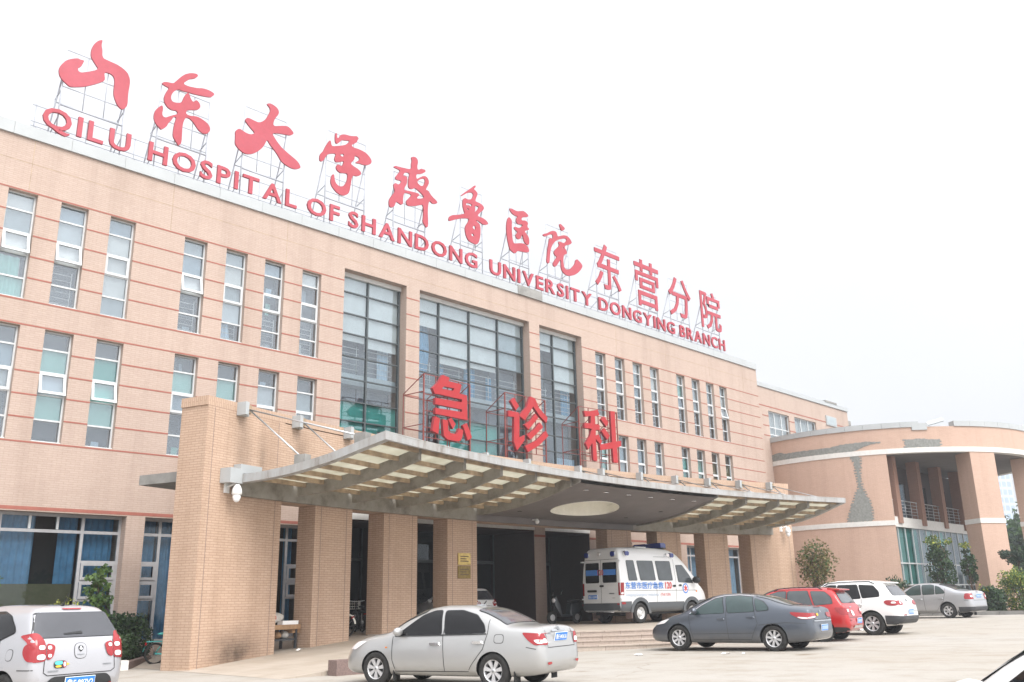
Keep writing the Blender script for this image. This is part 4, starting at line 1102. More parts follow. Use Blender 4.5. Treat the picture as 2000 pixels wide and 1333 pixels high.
# ================================================================== ROOFTOP SIGN
SIGN = {"roof":{"shan":[[[-16.63,17.14],[-16.52,17.25],[-16.3,17.39],[-16.21,17.37],[-16.1,17.4],[-16.14,17.25],[-16.17,17.15],[-16.25,17.07],[-16.25,17.01],[-16.21,16.96],[-16.14,16.96],[-15.94,17.08],[-15.77,17.2],[-15.71,17.26],[-15.68,17.32],[-15.77,17.41],[-15.91,17.58],[-15.94,17.69],[-15.94,17.88],[-15.88,18.09],[-15.78,18.24],[-15.68,18.32],[-15.65,18.3],[-15.67,18.14],[-15.62,17.98],[-15.61,17.8],[-15.57,17.73],[-15.51,17.71],[-15.31,17.7],[-15.12,17.69],[-14.93,17.63],[-14.79,17.54],[-14.7,17.36],[-14.69,17.16],[-14.71,16.84],[-14.69,16.46],[-14.74,16.33],[-14.83,16.24],[-14.91,16.26],[-15.01,16.35],[-15.12,16.57],[-15.15,16.72],[-15.15,17.04],[-15.17,17.19],[-15.23,17.27],[-15.34,17.3],[-15.5,17.26],[-15.43,17.0],[-15.59,16.85],[-15.75,16.72],[-15.97,16.56],[-16.16,16.46],[-16.39,16.36],[-16.47,16.39],[-16.65,16.5],[-16.74,16.62],[-16.77,16.76],[-16.76,16.87],[-16.71,17.0],[-16.66,17.08]]],"dong":[[[-13.7,17.65],[-13.64,17.73],[-13.52,17.78],[-13.39,17.8],[-13.31,17.83],[-13.25,17.92],[-13.1,18.15],[-12.96,18.32],[-12.77,18.45],[-12.57,18.51],[-12.51,18.46],[-12.56,18.37],[-12.63,18.3],[-12.79,18.21],[-12.89,18.1],[-12.99,17.96],[-12.92,17.93],[-12.8,17.93],[-12.6,17.97],[-12.48,18.0],[-12.32,18.07],[-12.12,18.09],[-11.97,18.07],[-11.88,18.02],[-11.98,17.88],[-12.06,17.84],[-12.26,17.79],[-12.48,17.75],[-12.66,17.72],[-12.8,17.71],[-12.98,17.68],[-13.13,17.68],[-13.23,17.6],[-13.32,17.46],[-13.36,17.31],[-13.34,17.21],[-13.27,17.15],[-13.13,17.18],[-13.02,17.23],[-12.97,17.31],[-12.94,17.43],[-12.88,17.6],[-12.81,17.7],[-12.76,17.66],[-12.71,17.54],[-12.62,17.43],[-12.56,17.47],[-12.51,17.55],[-12.4,17.5],[-12.34,17.39],[-12.37,17.27],[-12.46,17.19],[-12.62,17.13],[-12.77,17.06],[-12.81,16.99],[-12.81,16.92],[-12.75,16.89],[-12.63,16.9],[-12.5,16.95],[-12.36,16.96],[-12.19,16.92],[-12.02,16.84],[-11.94,16.72],[-11.95,16.59],[-12.05,16.46],[-12.19,16.43],[-12.34,16.5],[-12.45,16.62],[-12.56,16.73],[-12.69,16.8],[-12.81,16.77],[-12.87,16.59],[-12.89,16.39],[-12.88,16.16],[-12.87,15.81],[-12.96,15.69],[-13.01,15.76],[-13.16,15.93],[-13.18,16.07],[-13.16,16.39],[-13.11,16.66],[-13.21,16.64],[-13.27,16.48],[-13.37,16.33],[-13.4,16.21],[-13.56,16.03],[-13.63,16.08],[-13.77,16.19],[-13.84,16.34],[-13.84,16.53],[-13.78,16.7],[-13.63,16.89],[-13.59,16.86],[-13.57,16.78],[-13.59,16.61],[-13.56,16.52],[-13.47,16.5],[-13.32,16.63],[-13.09,16.78],[-13.09,16.86],[-13.15,16.89],[-13.3,16.85],[-13.44,16.9],[-13.54,17.01],[-13.58,17.16],[-13.56,17.29],[-13.51,17.44],[-13.44,17.6],[-13.56,17.61]]],"da":[[[-9.93,18.47],[-9.82,18.54],[-9.69,18.54],[-9.52,18.49],[-9.43,18.38],[-9.44,18.24],[-9.54,18.08],[-9.6,17.94],[-9.64,17.79],[-9.58,17.72],[-9.36,17.82],[-9.13,17.91],[-9.02,17.92],[-8.89,17.85],[-8.79,17.76],[-8.81,17.69],[-8.93,17.6],[-9.11,17.57],[-9.39,17.51],[-9.66,17.41],[-9.56,17.3],[-9.42,17.15],[-9.22,16.99],[-8.98,16.88],[-8.76,16.79],[-8.62,16.73],[-8.5,16.64],[-8.42,16.5],[-8.55,16.41],[-8.66,16.36],[-8.83,16.35],[-9.09,16.41],[-9.24,16.49],[-9.36,16.65],[-9.51,16.8],[-9.68,16.93],[-9.83,17.11],[-9.9,16.9],[-10.0,16.7],[-10.15,16.52],[-10.32,16.37],[-10.51,16.28],[-10.66,16.26],[-10.84,16.33],[-10.99,16.45],[-11.02,16.54],[-11.02,16.74],[-11.04,16.96],[-10.94,17.09],[-10.85,17.11],[-10.74,17.07],[-10.58,17.04],[-10.45,17.06],[-10.35,17.13],[-10.32,17.19],[-10.49,17.3],[-10.63,17.42],[-10.71,17.52],[-10.65,17.63],[-10.56,17.65],[-10.38,17.63],[-10.19,17.62],[-10.05,17.72],[-9.92,17.87],[-9.83,18.08],[-9.77,18.24],[-9.79,18.35],[-9.85,18.41]]],"xue":[[[-7.02,18.41],[-6.98,18.46],[-6.94,18.43],[-6.93,18.27],[-6.87,18.28],[-6.81,18.37],[-6.78,18.45],[-6.68,18.51],[-6.56,18.55],[-6.36,18.57],[-6.16,18.63],[-6.04,18.68],[-5.97,18.64],[-5.95,18.59],[-6.01,18.51],[-6.02,18.43],[-6.13,18.32],[-6.25,18.23],[-6.26,18.18],[-6.17,18.14],[-6.02,18.16],[-5.79,18.16],[-5.59,18.13],[-5.43,18.04],[-5.32,17.92],[-5.31,17.83],[-5.36,17.73],[-5.5,17.64],[-5.67,17.58],[-5.87,17.58],[-6.04,17.53],[-6.04,17.58],[-5.9,17.7],[-5.88,17.77],[-5.93,17.82],[-6.11,17.83],[-6.11,17.73],[-6.13,17.63],[-6.29,17.43],[-6.17,17.37],[-5.92,17.32],[-5.81,17.25],[-5.78,17.18],[-5.83,17.09],[-5.98,17.0],[-6.13,16.99],[-6.19,16.89],[-6.22,16.77],[-6.25,16.56],[-6.3,16.23],[-6.38,16.12],[-6.53,16.02],[-6.68,16.0],[-6.87,16.05],[-7.07,16.21],[-7.14,16.36],[-7.13,16.52],[-7.08,16.7],[-7.02,16.73],[-6.99,16.68],[-6.97,16.53],[-6.91,16.4],[-6.79,16.33],[-6.65,16.35],[-6.53,16.44],[-6.43,16.63],[-6.4,16.79],[-6.4,16.93],[-6.47,16.96],[-6.71,16.89],[-6.83,16.91],[-6.92,16.99],[-6.92,17.1],[-6.85,17.2],[-6.77,17.19],[-6.69,17.17],[-6.63,17.25],[-6.58,17.43],[-6.75,17.33],[-6.94,17.24],[-7.01,17.34],[-7.0,17.43],[-6.95,17.58],[-7.03,17.58],[-7.22,17.5],[-7.36,17.4],[-7.42,17.25],[-7.52,17.08],[-7.6,17.05],[-7.65,17.08],[-7.66,17.23],[-7.62,17.36],[-7.51,17.5],[-7.42,17.74],[-7.25,18.06],[-7.2,18.02],[-7.18,17.9],[-7.13,17.84],[-6.9,17.94],[-6.66,18.05],[-6.49,18.16],[-6.34,18.37],[-6.55,18.3],[-6.72,18.26],[-6.81,18.13],[-6.91,18.02],[-6.98,18.03],[-7.02,18.14]],[[-6.79,17.62],[-6.7,17.68],[-6.59,17.71],[-6.6,17.64],[-6.64,17.58],[-6.74,17.58]]],"qi":[[[-4.25,18.0],[-4.16,18.09],[-3.96,18.11],[-3.68,18.15],[-3.42,18.19],[-3.33,18.27],[-3.34,18.46],[-3.3,18.61],[-3.35,18.75],[-3.24,18.82],[-3.11,18.84],[-3.01,18.77],[-2.99,18.64],[-3.03,18.46],[-3.01,18.33],[-2.94,18.33],[-2.81,18.44],[-2.73,18.43],[-2.63,18.46],[-2.57,18.39],[-2.68,18.28],[-2.84,18.18],[-3.0,18.13],[-3.08,18.05],[-3.07,17.93],[-3.03,17.89],[-2.84,18.05],[-2.65,18.17],[-2.5,18.15],[-2.41,18.04],[-2.4,17.91],[-2.48,17.74],[-2.58,17.56],[-2.43,17.58],[-2.31,17.44],[-2.15,17.34],[-1.98,17.27],[-1.93,17.19],[-2.01,17.12],[-2.21,17.06],[-2.33,17.15],[-2.39,17.09],[-2.44,16.91],[-2.45,16.55],[-2.43,16.29],[-2.43,15.99],[-2.5,15.92],[-2.56,15.94],[-2.71,16.12],[-2.68,16.32],[-2.67,16.65],[-2.7,16.83],[-2.76,16.85],[-3.08,16.69],[-3.43,16.57],[-3.55,16.6],[-3.57,16.76],[-3.46,16.88],[-3.28,17.11],[-3.5,17.11],[-3.66,17.08],[-3.72,16.93],[-3.74,16.73],[-3.73,16.57],[-3.82,16.5],[-3.96,16.54],[-4.08,16.57],[-4.12,16.43],[-4.18,16.31],[-4.29,16.23],[-4.42,16.26],[-4.43,16.52],[-4.3,16.74],[-4.13,16.97],[-4.2,17.12],[-4.22,17.26],[-4.13,17.35],[-3.97,17.32],[-3.85,17.45],[-3.84,17.53],[-3.91,17.53],[-4.1,17.5],[-4.14,17.59],[-4.01,17.78],[-3.89,17.96],[-3.99,17.99]],[[-3.76,17.81],[-3.66,17.97],[-3.48,18.02],[-3.41,17.97],[-3.46,17.79],[-3.48,17.62],[-3.47,17.39],[-3.38,17.34],[-3.25,17.37],[-3.14,17.47],[-2.9,17.39],[-2.64,17.24],[-2.73,17.13],[-2.88,17.07],[-3.02,17.03],[-3.02,17.09],[-2.88,17.23],[-2.96,17.28],[-3.15,17.26],[-3.44,17.23],[-3.68,17.18],[-3.68,17.29],[-3.57,17.46],[-3.52,17.69],[-3.56,17.82],[-3.69,17.8]],[[-3.03,17.79],[-2.81,17.98],[-2.63,18.05],[-2.6,17.95],[-2.63,17.8],[-2.72,17.68],[-2.84,17.65],[-2.97,17.7]]],"lu":[[[-0.62,17.95],[-0.43,18.13],[-0.17,18.36],[0.07,18.57],[0.19,18.69],[0.25,18.68],[0.23,18.61],[0.13,18.49],[0.24,18.45],[0.35,18.37],[0.34,18.28],[0.26,18.11],[0.2,17.94],[0.42,17.94],[0.63,17.91],[0.74,17.8],[0.68,17.67],[0.53,17.54],[0.34,17.33],[0.41,17.29],[0.65,17.3],[0.86,17.24],[1.0,17.12],[0.82,17.02],[0.61,17.0],[0.44,17.07],[0.2,17.08],[0.35,17.0],[0.48,16.94],[0.51,16.72],[0.49,16.43],[0.41,16.11],[0.28,15.96],[0.1,15.95],[-0.2,16.0],[-0.34,16.2],[-0.4,16.48],[-0.35,16.65],[-0.21,16.85],[-0.15,17.02],[-0.32,16.99],[-0.64,16.89],[-0.92,16.76],[-1.27,16.57],[-1.32,16.62],[-1.28,16.77],[-1.14,16.88],[-0.86,16.98],[-0.58,17.09],[-0.39,17.18],[-0.46,17.32],[-0.52,17.51],[-0.51,17.8],[-0.37,17.92],[-0.29,17.88],[-0.11,17.92],[0.03,18.01],[0.11,18.2],[0.07,18.28],[-0.05,18.28],[-0.23,18.2],[-0.43,18.05],[-0.56,17.94]],[[-0.32,17.69],[-0.17,17.74],[0.0,17.73],[0.02,17.66],[-0.06,17.62],[-0.19,17.64],[-0.29,17.59],[-0.33,17.62]],[[0.18,17.72],[0.33,17.77],[0.42,17.74],[0.38,17.64],[0.23,17.46],[0.16,17.45],[0.21,17.55],[0.18,17.64]],[[-0.29,17.49],[-0.16,17.46],[-0.2,17.39],[-0.26,17.41]],[[0.03,16.71],[0.2,16.81],[0.21,16.7],[0.2,16.59],[0.08,16.63]],[[-0.03,16.36],[0.08,16.41],[0.14,16.31],[0.06,16.27],[-0.03,16.28]]],"yi":[[[2.32,18.26],[2.4,18.3],[2.51,18.3],[2.65,18.28],[2.85,18.29],[3.06,18.37],[3.21,18.42],[3.36,18.4],[3.51,18.33],[3.56,18.27],[3.48,18.2],[3.27,18.14],[3.12,18.06],[3.07,17.97],[3.12,17.92],[3.29,17.98],[3.45,17.97],[3.52,17.89],[3.45,17.75],[3.49,17.68],[3.58,17.65],[3.55,17.59],[3.4,17.52],[3.26,17.45],[3.37,17.35],[3.5,17.27],[3.56,17.14],[3.56,16.93],[3.48,16.82],[3.33,16.85],[3.21,16.95],[3.17,17.12],[3.13,17.25],[3.07,17.18],[2.99,17.01],[2.91,16.95],[2.81,16.93],[2.7,16.99],[2.69,17.11],[2.83,17.27],[2.7,17.32],[2.6,17.36],[2.6,17.45],[2.67,17.49],[2.85,17.48],[2.98,17.53],[3.13,17.65],[3.13,17.73],[2.98,17.7],[2.85,17.65],[2.74,17.76],[2.75,17.84],[2.79,17.98],[2.85,18.03],[2.67,18.03],[2.5,18.06],[2.38,18.15]],[[2.27,17.84],[2.39,17.79],[2.46,17.71],[2.44,17.37],[2.45,17.04],[2.48,16.78],[2.56,16.65],[2.76,16.71],[2.93,16.77],[3.23,16.83],[3.4,16.78],[3.5,16.69],[3.55,16.57],[3.52,16.5],[3.34,16.43],[3.09,16.4],[2.79,16.37],[2.63,16.19],[2.52,16.2],[2.32,16.27],[2.23,16.47],[2.15,16.77],[2.1,17.18],[2.12,17.5],[2.19,17.72]]],"yuan":[[[4.5,17.63],[4.58,17.7],[4.77,17.77],[5.03,17.95],[5.23,18.04],[5.43,18.06],[5.5,17.96],[5.53,17.83],[5.75,17.93],[5.98,18.03],[6.22,18.06],[6.41,17.99],[6.58,17.81],[6.4,17.66],[6.06,17.53],[6.01,17.38],[6.13,17.3],[6.17,17.14],[6.03,17.05],[5.95,17.04],[5.88,16.79],[5.89,16.54],[5.93,16.38],[6.06,16.31],[6.33,16.39],[6.53,16.56],[6.73,16.78],[6.78,16.98],[6.9,17.06],[7.1,16.97],[7.28,16.85],[7.25,16.7],[6.96,16.39],[6.65,16.18],[6.3,16.05],[6.04,16.03],[5.82,16.12],[5.71,16.28],[5.71,16.51],[5.69,16.73],[5.55,16.54],[5.34,16.27],[5.21,16.24],[5.13,16.32],[5.19,16.47],[5.46,16.79],[5.3,16.82],[5.21,16.95],[5.38,17.16],[5.65,17.4],[5.57,17.57],[5.7,17.63],[5.83,17.61],[6.03,17.64],[6.21,17.84],[6.11,17.91],[5.8,17.79],[5.5,17.65],[5.3,17.49],[5.1,17.24],[5.01,17.01],[4.95,16.77],[4.91,16.41],[4.83,16.28],[4.72,16.32],[4.71,16.45],[4.77,16.79],[4.84,17.13],[4.91,17.38],[4.93,17.54],[5.03,17.62],[5.11,17.59],[5.2,17.66],[5.2,17.81],[5.12,17.84],[4.89,17.72],[4.67,17.58],[4.54,17.58]],[[5.85,17.37],[5.97,17.4],[5.95,17.34],[5.86,17.33]],[[5.68,18.47],[5.76,18.56],[5.91,18.5],[6.1,18.41],[6.0,18.29],[5.84,18.21],[5.77,18.3]]]},"em":{"ji":{"a":-4.5,"p":[[[-0.34,9.15],[0.01,9.1],[-0.05,8.97],[0.58,8.97],[0.63,8.91],[0.52,8.61],[0.92,8.6],[0.94,7.69],[-0.71,7.69],[-0.71,7.9],[0.65,7.95],[0.65,8.04],[-0.71,8.03],[-0.71,8.26],[0.65,8.3],[0.65,8.41],[-0.61,8.41],[-0.73,8.39],[-0.86,8.58],[-0.57,8.83]],[[-0.27,8.74],[0.25,8.75],[0.19,8.65],[-0.38,8.64]],[[-0.73,7.6],[-0.48,7.56],[-0.56,7.0],[-0.85,7.08]],[[-0.35,7.55],[-0.07,7.54],[-0.05,7.18],[0.08,7.11],[0.34,7.11],[0.42,7.18],[0.49,7.34],[0.71,7.29],[0.67,7.06],[0.58,6.91],[0.47,6.86],[-0.09,6.86],[-0.28,6.97]],[[0.08,7.67],[0.32,7.46],[0.18,7.27],[-0.05,7.56]],[[0.69,7.47],[0.91,7.58],[1.17,7.09],[0.95,6.95]]]},"zhen":{"a":0.1,"p":[[[-0.23,8.74],[-0.05,8.9],[0.23,8.6],[0.05,8.41]],[[-0.36,8.36],[0.19,8.35],[0.24,8.21],[0.21,7.37],[0.51,7.51],[0.49,7.3],[0.07,6.86],[-0.09,7.18],[-0.05,8.14],[-0.37,8.13]],[[0.87,9.08],[1.15,9.04],[1.36,8.69],[1.85,8.36],[1.78,8.13],[1.39,8.36],[1.03,8.7],[0.54,8.09],[0.22,8.23],[0.65,8.62]],[[1.15,8.43],[1.31,8.29],[0.73,7.74],[0.5,7.91],[0.86,8.13]],[[1.38,8.11],[1.58,7.95],[0.83,7.36],[0.63,7.53],[1.1,7.83]],[[1.73,7.81],[1.87,7.63],[1.34,7.21],[0.68,6.86],[0.51,7.08],[1.16,7.37]]]},"ke":{"a":5.92,"p":[[[-0.49,8.89],[-0.17,8.91],[0.31,9.03],[0.41,8.81],[0.14,8.74],[0.14,8.4],[0.39,8.39],[0.39,8.17],[0.15,8.16],[0.14,7.9],[0.31,7.98],[0.49,7.68],[0.38,7.57],[0.13,7.78],[0.16,6.86],[-0.06,6.87],[-0.08,7.59],[-0.33,7.29],[-0.47,7.53],[-0.2,7.87],[-0.08,8.17],[-0.49,8.18],[-0.48,8.39],[-0.12,8.4],[-0.1,8.71],[-0.42,8.65]],[[0.49,8.63],[0.67,8.79],[0.94,8.56],[0.79,8.35]],[[0.49,8.13],[0.67,8.29],[0.97,7.99],[0.81,7.8]],[[1.08,9.06],[1.35,9.07],[1.34,7.79],[1.64,7.84],[1.64,7.62],[1.37,7.52],[1.39,6.88],[1.12,6.88],[1.1,7.46],[0.37,7.33],[0.35,7.56],[1.09,7.73]]]}}}
YS = .3
def post_frame(mb, x0, x1, ztop, y=YS+.12, zmid=15.75, back=1.25, step=.62):
    """two posts, rungs and raking braces of galvanised tube"""
    r = .024
    for x in (x0, x1):
        mb.bar((x, y, 14.3), (x, y, ztop), r, 'galv', 5)
        mb.bar((x, y+back, 14.0), (x, y+.02, ztop-.75), r, 'galv', 5)
        mb.bar((x, y, 15.35), (x, y+back*.72, 14.75), r*.8, 'galv', 5); mb.bar((x, y, 16.25), (x, y+back*.38, 16.1), r*.8, 'galv', 5)
    z = ztop
    while z > zmid: mb.bar((x0, y, z), (x1, y, z), r*.62, 'galv', 4); z -= step
    mb.bar((x0, y, zmid), (x1, y, zmid), r*1.2, 'galv', 5); mb.bar((x0, y+back*.40, 16.05), (x1, y+back*.40, 16.05), r*.8, 'galv', 5)
    for k in (.35, .68): mb.bar((x0+(x1-x0)*k, y, zmid), (x0+(x1-x0)*k, y, ztop), r*.6, 'galv', 4)
calli = [('shan', 'first, three pronged', (-16.59, -14.73, 17.6)), ('dong', 'second, tall with a cross stroke and two dots', (-13.65, -11.96, 17.7)), ('da', 'third, like a striding figure with one broad arm', (-10.67, -9.03, 18.12)),
         ('xue', 'fourth, with a hooked tail and two small holes', (-7.29, -5.52, 18.5)), ('qi', 'fifth, tangled strokes over a long right leg', (-4.12, -2.5, 17.9)), ('lu', 'sixth, fish shaped with small oval holes', (-.56, .71, 18.42)),
         ('yi', 'seventh, L shaped stroke holding an arrow like figure', (2.36, 3.6, 18.35)), ('yuan', 'eighth, with a broad upturned hook at its right', (4.86, 6.4, 18.3))]
for k, desc, (x0, x1, zt) in calli:
    P = SIGN['roof'][k]
    o = empty('sign_character', ((x0+x1)/2, YS, 14.5), 0, 'red brush character on the roof, '+desc, 'sign', 'brush written characters on the roof')
    L = (-(x0+x1)/2, -YS, -14.5); mb = MB()
    loops = [chaikin([tuple(p) for p in q], 2) for q in P]
    def area(q): return abs(sum(q[i][0]*q[(i+1) % len(q)][1]-q[(i+1) % len(q)][0]*q[i][1] for i in range(len(q))))
    def inside(pt, q):
        c = False; j = len(q)-1
        for i in range(len(q)):
            if (q[i][1] > pt[1]) != (q[j][1] > pt[1]) and pt[0] < (q[j][0]-q[i][0])*(pt[1]-q[i][1])/(q[j][1]-q[i][1])+q[i][0]: c = not c
            j = i
        return c
    outer = [q for q in loops if not any(q is not w_ and area(w_) > area(q) and inside(q[0], w_) for w_ in loops)]
    for q in outer:
        hs = [h for h in loops if h is not q and h not in outer and inside(h[0], q)]
        sweep_poly(mb, q, YS, YS+.055, 'sign_pink', 'sign_edge', hs)
    mb.build('character_face', o, L)
    mb = MB(); post_frame(mb, x0, x1, zt); mb.build('support_frame', o, L)
hei = [('东', (8.24, 10.30, 16.05, 18.42), 'ninth, plain strokes with a hooked middle stem'), ('营', (11.48, 13.60, 15.85, 18.42), 'tenth, plain strokes forming two stacked boxes'), ('分', (14.46, 16.58, 15.95, 18.2), 'eleventh, plain strokes parting like a roof'), ('院', (17.56, 19.62, 15.88, 18.15), 'last at the right end, plain strokes')]
for ch, (x0, x1, z0, z1), desc in hei:
    o = empty('sign_character', ((x0+x1)/2, YS, 14.5), 0, 'red block character on the roof, '+desc, 'sign', 'block characters on the roof')
    L = (-(x0+x1)/2, -YS, -14.5); mb = MB()
    text_solid(mb, ch, x0, x1, z0, z1, YS, YS+.055, 'sign_pink', 'sign_edge', .007); mb.build('character_face', o, L)
    mb = MB(); post_frame(mb, x0+.2, x1-.15, z1-.15); mb.build('support_frame', o, L)
eng = empty('roof_lettering', (0, YS, 14.5), 0, 'row of red capital letters in English along the hospital roof edge', 'sign')
L = (0, -YS, -14.5)
words = [('QILU', -17.03, -14.47), ('HOSPITAL', -13.90, -8.52), ('OF', -8.09, -6.70), ('SHANDONG', -6.29, .29), ('UNIVERSITY', 1.04, 7.87), ('DONGYING', 8.41, 14.80), ('BRANCH', 15.28, 19.78)]
adv = {}
for ch in set(''.join(w_[0] for w_ in words)):
    vs, fs = text_mesh(ch, .018); adv[ch] = (max(v[0] for v in vs)-min(v[0] for v in vs), min(v[1] for v in vs), max(v[1] for v in vs))
H_ = adv['H'][2]-adv['H'][1]
for wd, x0, x1 in words:
    tot = sum(adv[c][0] for c in wd); gap = .16*len(wd[1:]); sc = (x1-x0)/(tot+gap); x = x0
    # the sign letters have an even height; spread the rest as spacing
    for c in wd:
        wv = adv[c][0]*sc; lo = 14.86+(adv[c][1]-adv['H'][1])/H_*.64; hi = 15.50+(adv[c][2]-adv['H'][2])/H_*.64
        if c == 'Q': lo = 14.72
        mb = MB(); text_solid(mb, c, x, x+wv, lo, hi, YS-.02, YS+.06, 'sign_pink', 'sign_edge', .018); mb.build('letter', eng, L)
        x += wv+.16*sc
mb = MB()
for z in (15.44, 14.92, 14.78): mb.bar((-17.3, YS+.09, z), (19.8, YS+.09, z), .014, 'galv', 4)
x = -17.2
while x < 19.9: mb.bar((x, YS+.1, 14.3), (x, YS+.1, 15.5), .016, 'galv', 4); mb.bar((x+.05, YS+.1, 14.78), (x+.05, YS+.75, 14.3), .014, 'galv', 4); x += 1.45
mb.build('support_rail', eng, L)

# ================================================================== EMERGENCY SIGN ABOVE THE PORCH
for key, desc in (('ji', 'with dots below, leftmost of three'), ('zhen', 'with slanting strokes, middle of three'), ('ke', 'with a tall upright stroke, rightmost of three')):
    d = SIGN['em'][key]; a = d['a']; RS = 43.4
    o = empty('emergency_sign', pp(a, RS, 4.67), -radians(a), 'bright red character above the canopy '+desc, 'sign', 'emergency department characters')
    mb = MB()
    loops = [[(p[0], p[1]-4.67) for p in q] for q in d['p']]
    outer = [q for q in loops if not any(q is not w_ and area(w_) > area(q) and inside(q[0], w_) for w_ in loops)]
    for q in outer:
        hs = [h for h in loops if h is not q and h not in outer and inside(h[0], q)]
        sweep_poly(mb, q, -.05, .07, 'sign_red', 'sign_edge', hs)
    mb.build('character_face', o)
    mb = MB(); xs = {'ji': (-1.135, 1.225), 'zhen': (-.40, 1.87), 'ke': (-.66, 1.60)}[key]; y0, y1 = .10, 1.12
    zt, zb, zm = 9.08-4.67, 6.85-4.67, 8.50-4.67
    for i in range(5):
        x = xs[0]+(xs[1]-xs[0])*i/4; mb.bar((x, y0, 0 if i in (0, 2, 4) else zb), (x, y0, zt), .03 if i in (0, 4) else .02, 'frame_red', 4, sq=True)
    for z in (zt, zt-.72, zt-1.3, zb+.35, zb): mb.bar((xs[0], y0, z), (xs[1], y0, z), .017, 'frame_red', 4, sq=True)
    for x in (xs[0], (xs[0]+xs[1])/2, xs[1]):
        mb.bar((x, y1, 0), (x, y1, zm), .018, 'frame_red', 4, sq=True)
        mb.bar((x, y0, zm-.05), (x, y1, zm-.05), .018, 'frame_red', 4, sq=True); mb.bar((x, y0, zt), (x, y1, zm), .017, 'frame_red', 4, sq=True); mb.bar((x, y0, zb+.45), (x, y1, zb+.45), .017, 'frame_red', 4, sq=True)
    for z in (zm-.05, zb+.45): mb.bar((xs[0], y1, z), (xs[1], y1, z), .017, 'frame_red', 4, sq=True)
    mb.build('support_frame', o)

# ================================================================== VEHICLES
def roundpoly(P, r, n=4):
    out = []
    for i in range(len(P)):
        a, b_, c = P[i-1], P[i], P[(i+1) % len(P)]
        la, lc = hypot(a[0]-b_[0], a[1]-b_[1]), hypot(c[0]-b_[0], c[1]-b_[1])
        if la < 1e-6 or lc < 1e-6: continue
        ta, tc = min(r, la*.42)/la, min(r, lc*.42)/lc
        p0 = (b_[0]+(a[0]-b_[0])*ta, b_[1]+(a[1]-b_[1])*ta); p2 = (b_[0]+(c[0]-b_[0])*tc, b_[1]+(c[1]-b_[1])*tc)
        for k in range(n+1):
            t = k/n; out.append(tuple((1-t)**2*p0[j]+2*t*(1-t)*b_[j]+t*t*p2[j] for j in (0, 1)))
    return out
def pchip(pts):
    xs = [p[0] for p in pts]; ys = [p[1] for p in pts]; n_ = len(xs)
    h = [xs[i+1]-xs[i] for i in range(n_-1)]; d = [(ys[i+1]-ys[i])/h[i] for i in range(n_-1)]
    m_ = [d[0]]+[0 if d[i-1]*d[i] <= 0 else 3*(h[i-1]+h[i])/((2*h[i]+h[i-1])/d[i-1]+(h[i]+2*h[i-1])/d[i]) for i in range(1, n_-1)]+[d[-1]]
    def f(x):
        if x <= xs[0]: return ys[0]
        if x >= xs[-1]: return ys[-1]
        i = max(k for k in range(n_-1) if xs[k] <= x); t = (x-xs[i])/h[i]
        return (1+2*t)*(1-t)**2*ys[i]+t*(1-t)**2*h[i]*m_[i]+t*t*(3-2*t)*ys[i+1]+t*t*(t-1)*h[i]*m_[i+1]
    return f
def sstep(a, b_, x):
    t = min(1, max(0, (x-a)/(b_-a))); return t*t*(3-2*t)
def car_body(S):
    """lofted closed shell; x from the tail (0) to the nose (L), z up"""
    top, bot, belt, wid = (pchip(S[k]) for k in ('top', 'bot', 'belt', 'wid')); L = S['L']
    k_t = S.get('tumble', .42); nmax = S.get('n', 5.0); nmin = S.get('nmin', 2.6)
    xs = [0, .015, .03, .05, .075, .1, .13, .17, .22, .28]; x = .36
    while x < L-.34: xs.append(x); x += .075
    xs += [L-q for q in (.30, .22, .16, .11, .07, .04, .02, 0)]
    NB, NS, NT = 3, 10, 15; secs = []
    for x in xs:
        zt, zb, w_ = top(x), bot(x), wid(x); zl = min(belt(x), zt-.03); zl = max(zl, zb+.05)
        g = zt-zl; n_ = nmin+(nmax-nmin)*sstep(.06, .40, g) if g > .05 else 4.0
        P = [(w_*.0, zb), (w_*.5, zb), (w_*.84, zb)]
        for i in range(NS):
            t = i/(NS-1); z = zb+.03+(zl-zb-.03)*t
            q = .925+.075*sin(pi*min(1, (t*.86+.12)))**.8 if S.get('bulge', 1) else 1.0-.02*(1-t)
            if t < .12: q -= (.12-t)*.35
            P.append((w_*q, z))
        wb = P[-1][0]
        for i in range(1, NT+1):
            ph = pi/2*i/NT; cc = max(0, cos(ph))**(2/n_); ss = sin(ph)**(2/n_)
            z = zl+g*ss; P.append(((wb-k_t*g*ss)*cc if i < NT else 0, z))
        secs.append([(x, p[0], p[1]) for p in P])
    M_ = len(secs[0]); V = []; idx = []
    for s in secs:
        row = []
        for j, p in enumerate(s): V.append(p); row.append(len(V)-1)
        mir = [row[0]]+[None]*(M_-2)+[row[-1]]
        for j in range(1, M_-1): V.append((s[j][0], -s[j][1], s[j][2])); mir[j] = len(V)-1
        idx.append((row, mir))
    F = []
    for a, b_ in zip(idx[:-1], idx[1:]):
        for j in range(M_-1):
            F.append((a[0][j], a[0][j+1], b_[0][j+1], b_[0][j])); F.append((a[1][j], b_[1][j], b_[1][j+1], a[1][j+1]))
    for q, e in ((idx[0], 0), (idx[-1], 1)):
        loop = q[0]+q[1][-2:0:-1]; F.append(tuple(loop if e else loop[::-1]))
    return V, F
